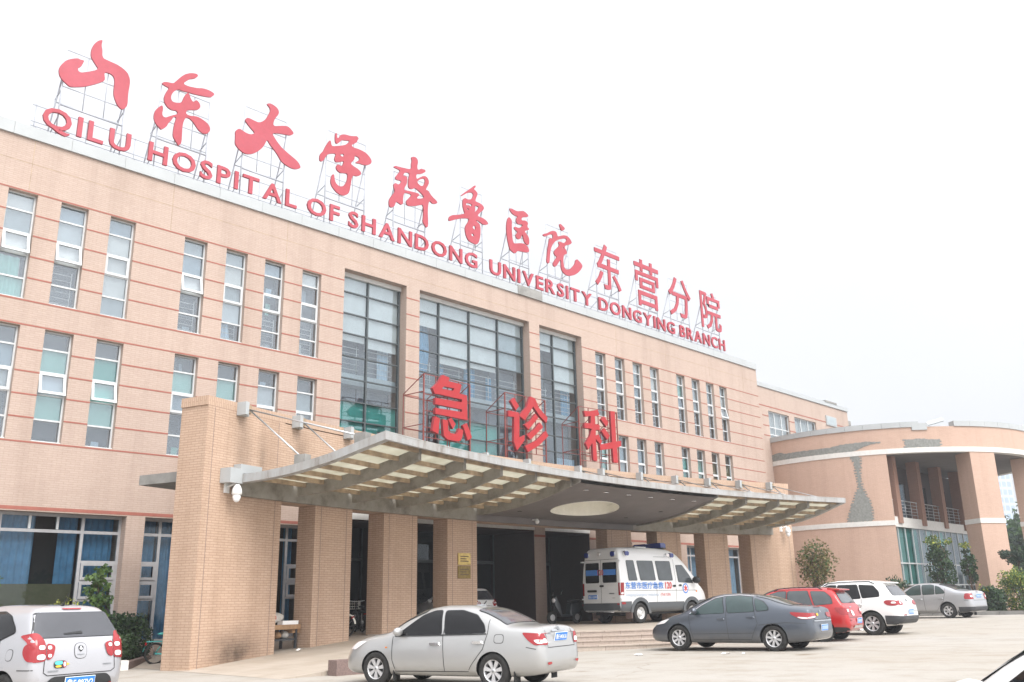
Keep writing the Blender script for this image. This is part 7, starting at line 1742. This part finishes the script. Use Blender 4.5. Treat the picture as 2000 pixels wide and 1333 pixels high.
bush('shrub', (-15.75, -1.7, .08), (.7, .5, .72), 1500, .075, MD, 'leafy shrub with yellow tips showing above the silver hatchback roof', 13, ['leaf_yellow'], 16)
tree('young_tree', (-14.85, -1.75, .08), 2.4, (.38, .38, .72, 1.62), 18, 480, .12, ['leaf_mid', 'leaf_light', 'leaf_mid', 'leaf_light'], 'young broad leaved tree in front of the large curtained window behind the hatchback', 'tree', 14, .025)
tree('young_tree', (-17.55, -1.6, .08), 2.3, (.42, .4, .5, 1.75), 10, 260, .13, MD, 'young leafy tree at the far left edge beside the curtained window', 'tree', 15, .025)
rnd = random.Random(5); mb = MB()
for i in range(11000):
    x, y = rnd.uniform(-17.4, -13.1), rnd.uniform(-3.2, -1.0)
    if (x+14.8)*2.55 > (y+3.3)*1.75-.15: continue
    hh = rnd.uniform(.35, .72)
    leaf(mb, (x, y, .1+hh*rnd.random()**.6), .075, rnd.choice(['leaf_grass', 'leaf_mid', 'leaf_grass', 'leaf_dark']), rnd, .9)
tag(mb.build('ground_cover'), 'dense low green ground cover filling the bed in front of the shrubs', 'ground cover', kind='stuff')
# right side
tree('olive_tree', (14.9, -6.1, gz(14.9, -6.1)), 3.8, (.95, .95, 1.25, 2.35), 50, 1900, .115, OL, 'small brownish green tree in front of the pink round wall above the white SUV', 'tree', 21, .06, .25, multi=3)
tree('slim_tree', (24.9, -8.0, .5), 4.6, (.68, .68, 1.7, 2.5), 50, 2400, .12, DK+['leaf_mid'], 'taller slim dark tree with yellow tips against the round building windows', 'tree', 22, .06, .2, multi=2, tipmats=['leaf_yellow', 'leaf_light', 'leaf_mid'])
tree('slim_tree', (24.3, -9.5, .5), 4.0, (.34, .34, 1.4, 2.2), 26, 1100, .12, DK+['leaf_mid'], 'shorter slim dark tree, right of the taller one by the round building windows', 'tree', 23, .05, .2, tipmats=['leaf_yellow', 'leaf_yellow', 'leaf_light'])
tree('cloud_pruned_tree', (27.4, -10.9, .6), 3.2, (.85, .85, .45, 2.55), 26, 2200, .09, ['leaf_blue', 'leaf_dark', 'leaf_blue'], 'small round headed dark tree in front of the round building column', 'tree', 24, .05, .5, multi=2)
for i, (x, y, r, lb, mm) in enumerate([(25.3, -11.6, (1.1, 1.0, 1.0), 'bright yellow green shrub at the foot of the round building column, nearest the pale saloon', LT), (26.9, -12.7, (1.2, 1.0, .95), 'bright green shrub right of the yellow green one, under the round headed tree', MD+['leaf_light']), (28.6, -14.0, (1.2, 1.1, .8), 'low green shrub at the right edge of the picture behind the gravel heap', MD),
                                       (23.6, -10.6, (.7, .6, .6), 'small dark shrub behind the pale saloon boot', DK)]):
    bush('garden_shrub', (x, y, .42), r, 3800, .10, mm, lb, 30+i, ['leaf_light', 'leaf_yellow'], 18 if i == 0 else 6)
bush('dark_shrub', (23.4, -6.3, .5), (.6, .5, .9), 700, .11, DK, 'thin dark shrub by the corner of the round building windows', 40)
mb = MB(); mb.box((22.4, -13.2, .2), (33, -7.2, .50), 'soil', Matrix.Translation((0, 0, 0))); structure(mb.build('garden_bed'))
k = empty('kerb', (22.4, -13.2, .3), 0, 'pale stone kerb along the shrub bed on the right', 'kerb'); mb = MB()
for i in range(12): mb.box((0+i*.9, -.14, -.1), (.88+i*.9, -.01, .24), 'concrete_grey')
for i in range(6): mb.box((-.14, i*1.0, -.1), (-.01, .98+i*1.0, .24), 'concrete_grey')
mb.build('kerb_stone', k)
rnd = random.Random(9); mb = MB()
for i in range(160):
    a, r = rnd.uniform(0, 2*pi), 1.1*sqrt(rnd.random()); z = max(0, .38*(1-r/1.1)); s = rnd.uniform(.05, .12)
    M = Matrix.Translation((cos(a)*r, sin(a)*r, z*rnd.uniform(.6, 1))) @ Matrix.Rotation(rnd.uniform(0, 3), 4, Vector((rnd.random(), rnd.random(), 1)))
    mb.box((-s, -s*.8, -s*.6), (s, s*.8, s*.6), 'gravel_mat', M)
g_ = mb.build('gravel', None, (24.4, -14.2, gz(24.4, -14.2))); tag(g_, 'heap of pale rubble on the ground at the right edge', 'rubble', kind='stuff')
for i, (x, y, h, rx, lb) in enumerate([(61.0, -4.2, 7.6, 3.6, 'big dark green tree behind the round building, right edge, nearest'), (70.0, -1.0, 8.6, 4.2, 'big dark green tree behind the round building, seen beside its column'), (66, -9.0, 8.0, 3.6, 'lower green tree cut by the right edge of the picture'), (80, 6, 9, 4.5, 'farthest pale green tree beside the blue tower')]):
    tree('broadleaf_tree', (x, y, .8), h, (rx, rx, h*.42, h*.55), 60, 4600, .42, MD if i in (2, 3) else DK+['leaf_mid'], lb, 'tree', 50+i, .22, .2, 'trees beyond the round building')
mb = MB(); w_ = empty('garden_wall', (48, -9, .5), radians(20), 'short pale wall in front of the far trees on the right', 'wall')
mb.box((-4, -.1, 0), (4, .1, 2.1), 'concrete_grey'); mb.box((-4.05, -.16, 2.1), (4.05, .16, 2.3), 'white_stone'); mb.build('wall', w_)

# ================================================================== SMALL THINGS
def cctv(loc, rz, label):
    o = empty('security_camera', loc, rz, label, 'camera', 'dome cameras on the porch piers'); mb = MB()
    mb.box((-.09, -.02, -.16), (.09, .05, .12), 'cctv_white'); mb.bar((0, 0, -.02), (0, -.24, .06), .028, 'cctv_white', 8); mb.bar((0, -.24, .06), (0, -.30, -.02), .026, 'cctv_white', 8); mb.build('arm', o)
    mb = MB(); mb.lathe([(0, .06), (.05, .05), (.085, 0), (.115, -.07), (.125, -.17), (.11, -.20), (0, -.20)], (0, -.30, -.02), (0, 0, 1), 'cctv_white', 20); mb.build('housing', o)
    mb = MB(); mb.lathe([(.092, -.20), (.098, -.26), (.08, -.33), (.045, -.37), (0, -.38)], (0, -.30, -.02), (0, 0, 1), 'plate_white', 20); mb.build('dome', o)
cctv(pp(-18.2, RW-.01, 4.22), radians(18.2+8), 'white dome camera on the left brick end pier under the canopy corner')
cctv(pp(19.15, RW-.01, 4.34), -radians(19.15)+.4, 'white dome camera on the right brick end pier')
o = empty('ceiling_camera', pp(-.2, RW-.35, 4.16), 0, 'tiny white dome camera under the canopy above the entrance', 'camera'); mb = MB()
mb.lathe([(0, 0), (.07, 0), (.08, -.05), (.06, -.11), (0, -.13)], (0, 0, 0), (0, 0, 1), 'cctv_white', 16); mb.box((-.05, -.02, 0), (.05, .35, .05), 'cctv_white'); mb.build('dome', o)
for (z0, z1, mt, lb) in ((2.56, 2.94, 'brass', 'shiny brass plaque on a brick pier, upper of the two'), (2.13, 2.53, 'brass_dark', 'darker brass plaque on a brick pier, lower of the two')):
    o = empty('plaque', pp(-4.78, RW-.02, z0), radians(4.78), lb, 'plaque'); mb = MB(); h = z1-z0
    mb.box((-.30, -.012, 0), (.30, .018, h), mt); mb.build('plate', o)
    mb = MB()
    for i in range(3): mb.box((-.2, -.0145, h*.28+i*h*.2), (.2-.1*(i % 2), -.0125, h*.28+i*h*.2+.03), 'bark')
    mb.build('engraving', o)
# granite kerb at the edge of the ramp
k = empty('ramp_kerb', (-13.1, -9.3, 0), 0, 'reddish granite kerb block at the lower end of the ramp in front of the silver saloon', 'kerb'); mb = MB()
for i in range(7):
    z = pz(-12.9+i*.9); mb.box((i*.9, -.26, -.05), (.885+i*.9, .04, z+.20-.1*(i > 0)), 'granite_dark')
mb.build('kerb_stone', k)
# junk table between the first two piers
TX, TY = -10.95, -3.55; TZ = pz(TX)
o = empty('work_table', (TX, TY, TZ), radians(14), 'makeshift wooden table with dark legs between two brick piers', 'table'); mb = MB()
mb.box((-.72, -.32, .60), (.70, .32, .65), 'wood'); mb.box((-.72, -.34, .54), (.70, -.32, .66), 'wood'); mb.build('tabletop', o)
for x in (-.6, .6):
    for y in (-.26, .26): l_ = MB(); l_.box((x-.03, y-.03, 0), (x+.03, y+.03, .60), 'dark_grey_plastic'); l_.build('leg', o)
l_ = MB(); l_.box((-.6, -.28, .26), (.6, .28, .30), 'dark_grey_plastic'); l_.build('shelf', o)
def at_table(x, y, z): c, s = cos(radians(14)), sin(radians(14)); return (TX+x*c-y*s, TY+x*s+y*c, TZ+z)
rnd = random.Random(3); mb = MB(); V = []; nu, nv = 14, 9
for i in range(nu):
    for j in range(nv+1):
        u, v = 2*pi*i/nu, pi*j/nv; k = 1+.10*sin(3*u+v*2)+.06*cos(5*v); V.append((-.42*cos(v), .20*sin(v)**.6*cos(u)*k, .15+.15*sin(v)**.6*sin(u)*k))
mb.mesh(V, [(i*(nv+1)+j, i*(nv+1)+j+1, ((i+1) % nu)*(nv+1)+j+1, ((i+1) % nu)*(nv+1)+j) for i in range(nu) for j in range(nv)], 'sack_white', True)
mb.box((-.12, -.215, .15), (.02, -.185, .24), 'litter_red'); s_ = mb.build('sack', None, at_table(.0, .08, .65)); s_.rotation_euler = (0, -.15, radians(14)); tag(s_, 'stuffed white sack with a red mark lying on the wooden table', 'sack')
def carton(name, loc, rz, sx, sy, sz, mt, label):
    mb = MB(); mb.box((-sx/2, -sy/2, 0), (sx/2, sy/2, sz), mt); mb.box((-sx/2-.003, -sy/2-.003, sz*.86), (sx/2+.003, sy/2+.003, sz+.004), mt); mb.box((-sx/2+.01, -.02, sz+.004), (sx/2-.01, .02, sz+.006), 'paper' if mt != 'paper' else 'sack_white')
    b_ = mb.build(name, None, loc); b_.rotation_euler = (0, 0, rz); tag(b_, label, 'box')
carton('white_box', at_table(.36, -.2, .652), radians(10), .55, .2, .10, 'paper', 'flat white box on the front edge of the wooden table')
carton('cardboard_box', at_table(.62, -.12, .44), radians(16), .32, .3, .20, 'cardboard', 'brown cardboard box at the right end of the wooden table')
for i, (x, y, mt, lb) in enumerate(((-.3, -.1, 'litter_red', 'red bundle on the shelf under the wooden table'), (.05, -.12, 'cardboard', 'brown bundle on the shelf under the wooden table'), (.36, -.08, 'sack_white', 'pale bag on the shelf under the wooden table'))):
    mb = MB(); V = []
    for a in range(10):
        for b_ in range(7):
            u, v = 2*pi*a/10, pi*b_/6; k = 1+.2*sin(3*u+i)*sin(v*2); V.append((.12*sin(v)*cos(u)*k, .12*sin(v)*sin(u)*k, .10+.10*cos(v)))
    mb.mesh(V, [(a*7+b_, a*7+b_+1, ((a+1) % 10)*7+b_+1, ((a+1) % 10)*7+b_) for a in range(10) for b_ in range(6)], mt, True); q = mb.build('bundle', None, at_table(x, y, .30)); tag(q, lb, 'bag')
# litter
def paper(loc, s, label, cone=False, seed=0):
    rnd = random.Random(seed); mb = MB(); n_ = 4
    V = [((i/n_-.5)*s*2, (j/n_-.5)*s, .01+rnd.random()*s*.35*(2.5 if cone else 1)*(1-abs(i/n_-.5))) for i in range(n_+1) for j in range(n_+1)]
    mb.mesh(V, [(i*(n_+1)+j, (i+1)*(n_+1)+j, (i+1)*(n_+1)+j+1, i*(n_+1)+j+1) for i in range(n_) for j in range(n_)], 'paper'); o = mb.build('litter', None, loc); o.rotation_euler = (0, 0, rnd.uniform(0, 3)); tag(o, label, 'litter')
paper((-5.6, -9.95-1.5, gz(-5.6, -11.4)), .13, 'crumpled white paper on the ground before the curved steps', seed=1)
paper((-4.75, -13.35, gz(-4.75, -13.35)), .10, 'scrap of white paper beside the grey saloon sill, left one', seed=2)
paper((-4.6, -13.75, gz(-4.6, -13.75)), .08, 'smaller scrap of white paper beside the grey saloon sill, right one', seed=3)
paper((-10.75, -4.55, pz(-10.75)), .10, 'upright scrap of white paper at the foot of the second brick pier', True, 4)
# bicycles
def bike(name, loc, rz, label, col, R=.25, basket=False, seat='mint', lean=.0):
    o = empty(name, loc, rz, label, 'bicycle'); o.rotation_euler = (lean, 0, rz); wb = .95*R/.25*.75
    for x in (0, wb):
        w_ = MB(); w_.lathe([(R-.035, -.02), (R, -.022), (R+.015, 0), (R, .022), (R-.035, .02), (R-.035, -.02)], (x, 0, R+.015), (0, 1, 0), 'tyre', 28)
        for k in range(10): a = 2*pi*k/10; w_.bar((x, 0, R+.015), (x+cos(a)*(R-.03), 0, R+.015+sin(a)*(R-.03)), .003, 'steel', 3)
        w_.lathe([(.05, -.03), (.05, .03), (0, .03)], (x, 0, R+.015), (0, 1, 0), 'steel', 10); w_.build('wheel', o)
    f = MB(); hz = R+.015
    f.tube([(0, 0, hz), (wb*.38, 0, hz-.02), (wb*.82, 0, hz+.32), (wb*.92, 0, hz+.30)], .022, col); f.bar((wb*.38, 0, hz-.02), (wb*.26, 0, hz+.42), .02, col); f.bar((0, .03, hz), (wb*.28, 0, hz+.30), .014, col)
    f.bar((wb, 0, hz), (wb*.84, 0, hz+.62), .018, col); f.build('frame', o)
    h = MB(); h.tube([(wb*.80, -.26, hz+.66), (wb*.84, 0, hz+.62), (wb*.80, .26, hz+.66)], .014, 'steel'); h.build('handlebar', o)
    s_ = MB(); V = []
    for a in range(12):
        for b_ in range(5):
            u, v = 2*pi*a/12, pi*b_/4; V.append((wb*.24+.13*sin(v)*cos(u)-.02, .075*sin(v)*sin(u)*(1.2-.5*cos(u)), hz+.47+.035*cos(v)))
    s_.mesh(V, [(a*5+b_, a*5+b_+1, ((a+1) % 12)*5+b_+1, ((a+1) % 12)*5+b_) for a in range(12) for b_ in range(4)], seat, True); s_.build('saddle', o)
    r_ = MB(); r_.box((-.22, -.06, hz+.28), (wb*.22, .06, hz+.30), col); r_.bar((-.1, .05, hz+.28), (0, .03, hz), .008, 'steel'); r_.build('carrier', o)
    m_ = MB()
    for x, r0 in ((0, R+.05), (wb, R+.05)):
        pts = [(x+cos(a)*r0, 0, hz+sin(a)*r0) for a in [radians(t) for t in range(20, 175, 15)]]
        for p, q in zip(pts[:-1], pts[1:]): m_.face([(p[0], -.035, p[2]), (q[0], -.035, q[2]), (q[0], .035, q[2]), (p[0], .035, p[2])], col)
    m_.build('mudguard', o)
    l_ = MB(); l_.box((-.26, -.04, hz+.2), (-.22, .04, hz+.27), 'lamp_red'); l_.build('rear_lamp', o)
    if basket:
        b_ = MB(); x0, x1 = wb*.92, wb*.92+.26
        for z in (.40, .48, .56, .64):
            b_.tube([(x0, -.15, hz+z), (x1, -.15, hz+z), (x1, .15, hz+z), (x0, .15, hz+z), (x0, -.15, hz+z)], .006, 'cream_paint', 4)
        for k in range(6): b_.bar((x0+(x1-x0)*k/5, -.15, hz+.40), (x0+(x1-x0)*k/5, -.15, hz+.66), .005, 'cream_paint', 4); b_.bar((x1, -.15+.3*k/5, hz+.40), (x1, -.15+.3*k/5, hz+.66), .005, 'cream_paint', 4)
        b_.build('basket', o)
bike('folding_bicycle', (-13.55, -2.42, .02), radians(-14), 'small mint green folding bicycle half hidden behind the brick end pier', 'mint', .25, False, 'mint', -.08)
bike('bicycle', (-7.9, -2.6, pz(-7.9)), radians(100), 'white bicycle with wire basket in the shadow behind a brick pier', 'cream_paint', .30, True, 'black_plastic')
bike('bicycle', (-6.3, -1.2, PZ), radians(70), 'dark bicycle in the deep shadow of the porch, behind the white one', 'scooter_dark', .30, True, 'black_plastic')
# electric scooter beside the ambulance
o = empty('motor_scooter', (3.3, -1.9, PZ), radians(170), 'dark motor scooter standing in the porch shadow left of the ambulance', 'scooter')
for x in (0, 1.2):
    w_ = MB(); w_.lathe([(.12, -.05), (.20, -.055), (.235, -.03), (.24, 0), (.235, .03), (.20, .055), (.12, .05)], (x, 0, .24), (0, 1, 0), 'tyre', 24); w_.lathe([(.13, .03), (0, .04)], (x, 0, .24), (0, 1, 0), 'alloy', 16); w_.lathe([(.13, -.03), (0, -.04)], (x, 0, .24), (0, 1, 0), 'alloy', 16); w_.build('wheel', o)
b_ = MB(); secs = [(-.25, .55, .78, .10), (0, .42, .80, .15), (.35, .30, .74, .17), (.42, .26, .36, .17), (.80, .26, .34, .17), (.88, .30, .70, .16), (1.02, .55, .98, .12), (1.10, .70, .96, .08)]
V = []
for x, z0, z1, hw in secs: V += [(x, -hw, z0), (x, hw, z0), (x, hw*.8, z1), (x, -hw*.8, z1)]
F = [(i*4+k, i*4+(k+1) % 4, (i+1)*4+(k+1) % 4, (i+1)*4+k) for i in range(len(secs)-1) for k in range(4)]+[(3, 2, 1, 0), tuple(len(V)-4+k for k in range(4))]
b_.mesh(V, F, 'scooter_dark'); b_.build('body', o)
b_ = MB(); V = []
for a in range(12):
    for c in range(7):
        u, v = 2*pi*a/12, pi*c/6; V.append((.08-.36*cos(v), .14*sin(v)*cos(u), .84+.06*sin(v)*sin(u)))
b_.mesh(V, [(a*7+c, ((a+1) % 12)*7+c, ((a+1) % 12)*7+c+1, a*7+c+1) for a in range(12) for c in range(6)], 'black_plastic', True); b_.build('saddle', o)
b_ = MB(); b_.bar((1.2, 0, .24), (.98, 0, 1.02), .03, 'black_plastic'); b_.tube([(.92, -.32, 1.06), (.98, 0, 1.02), (.92, .32, 1.06)], .018, 'black_plastic'); b_.build('handlebar', o)
b_ = MB(); b_.lathe([(.0, .05), (.07, .04), (.09, 0), (.08, -.05)], (1.10, 0, .86), (1, 0, 0), 'lamp_clear', 14); b_.build('headlamp', o)
b_ = MB(); b_.box((-.30, -.07, .62), (-.25, .07, .70), 'lamp_red'); b_.build('rear_lamp', o)
for sd in (1, -1): b_ = MB(); b_.bar((.93, .24*sd, 1.05), (.9, .26*sd, 1.18), .006, 'steel', 4); b_.lathe([(.055, 0), (.055, .012), (0, .014)], (.9, .26*sd, 1.22), (-1, 0, .1), 'black_plastic', 12); b_.build('mirror', o)

HAZE_D = .0013
# ================================================================== HAZE
m = bpy.data.materials.new('haze_air'); m.use_nodes = True; MATS['haze_air'] = m
n = m.node_tree; n.nodes.clear(); o_ = n.nodes.new('ShaderNodeOutputMaterial'); v_ = n.nodes.new('ShaderNodeVolumePrincipled')
v_.inputs['Color'].default_value = (.90, .93, .97, 1); v_.inputs['Density'].default_value = HAZE_D; v_.inputs['Anisotropy'].default_value = .2
n.links.new(v_.outputs[0], o_.inputs['Volume'])
hz = MB(); hz.box((-402, -402, -2), (1205, 1205, 66), 'haze_air'); tag(hz.build('haze'), 'thin pale haze over the whole forecourt and the far buildings', 'haze', kind='stuff')
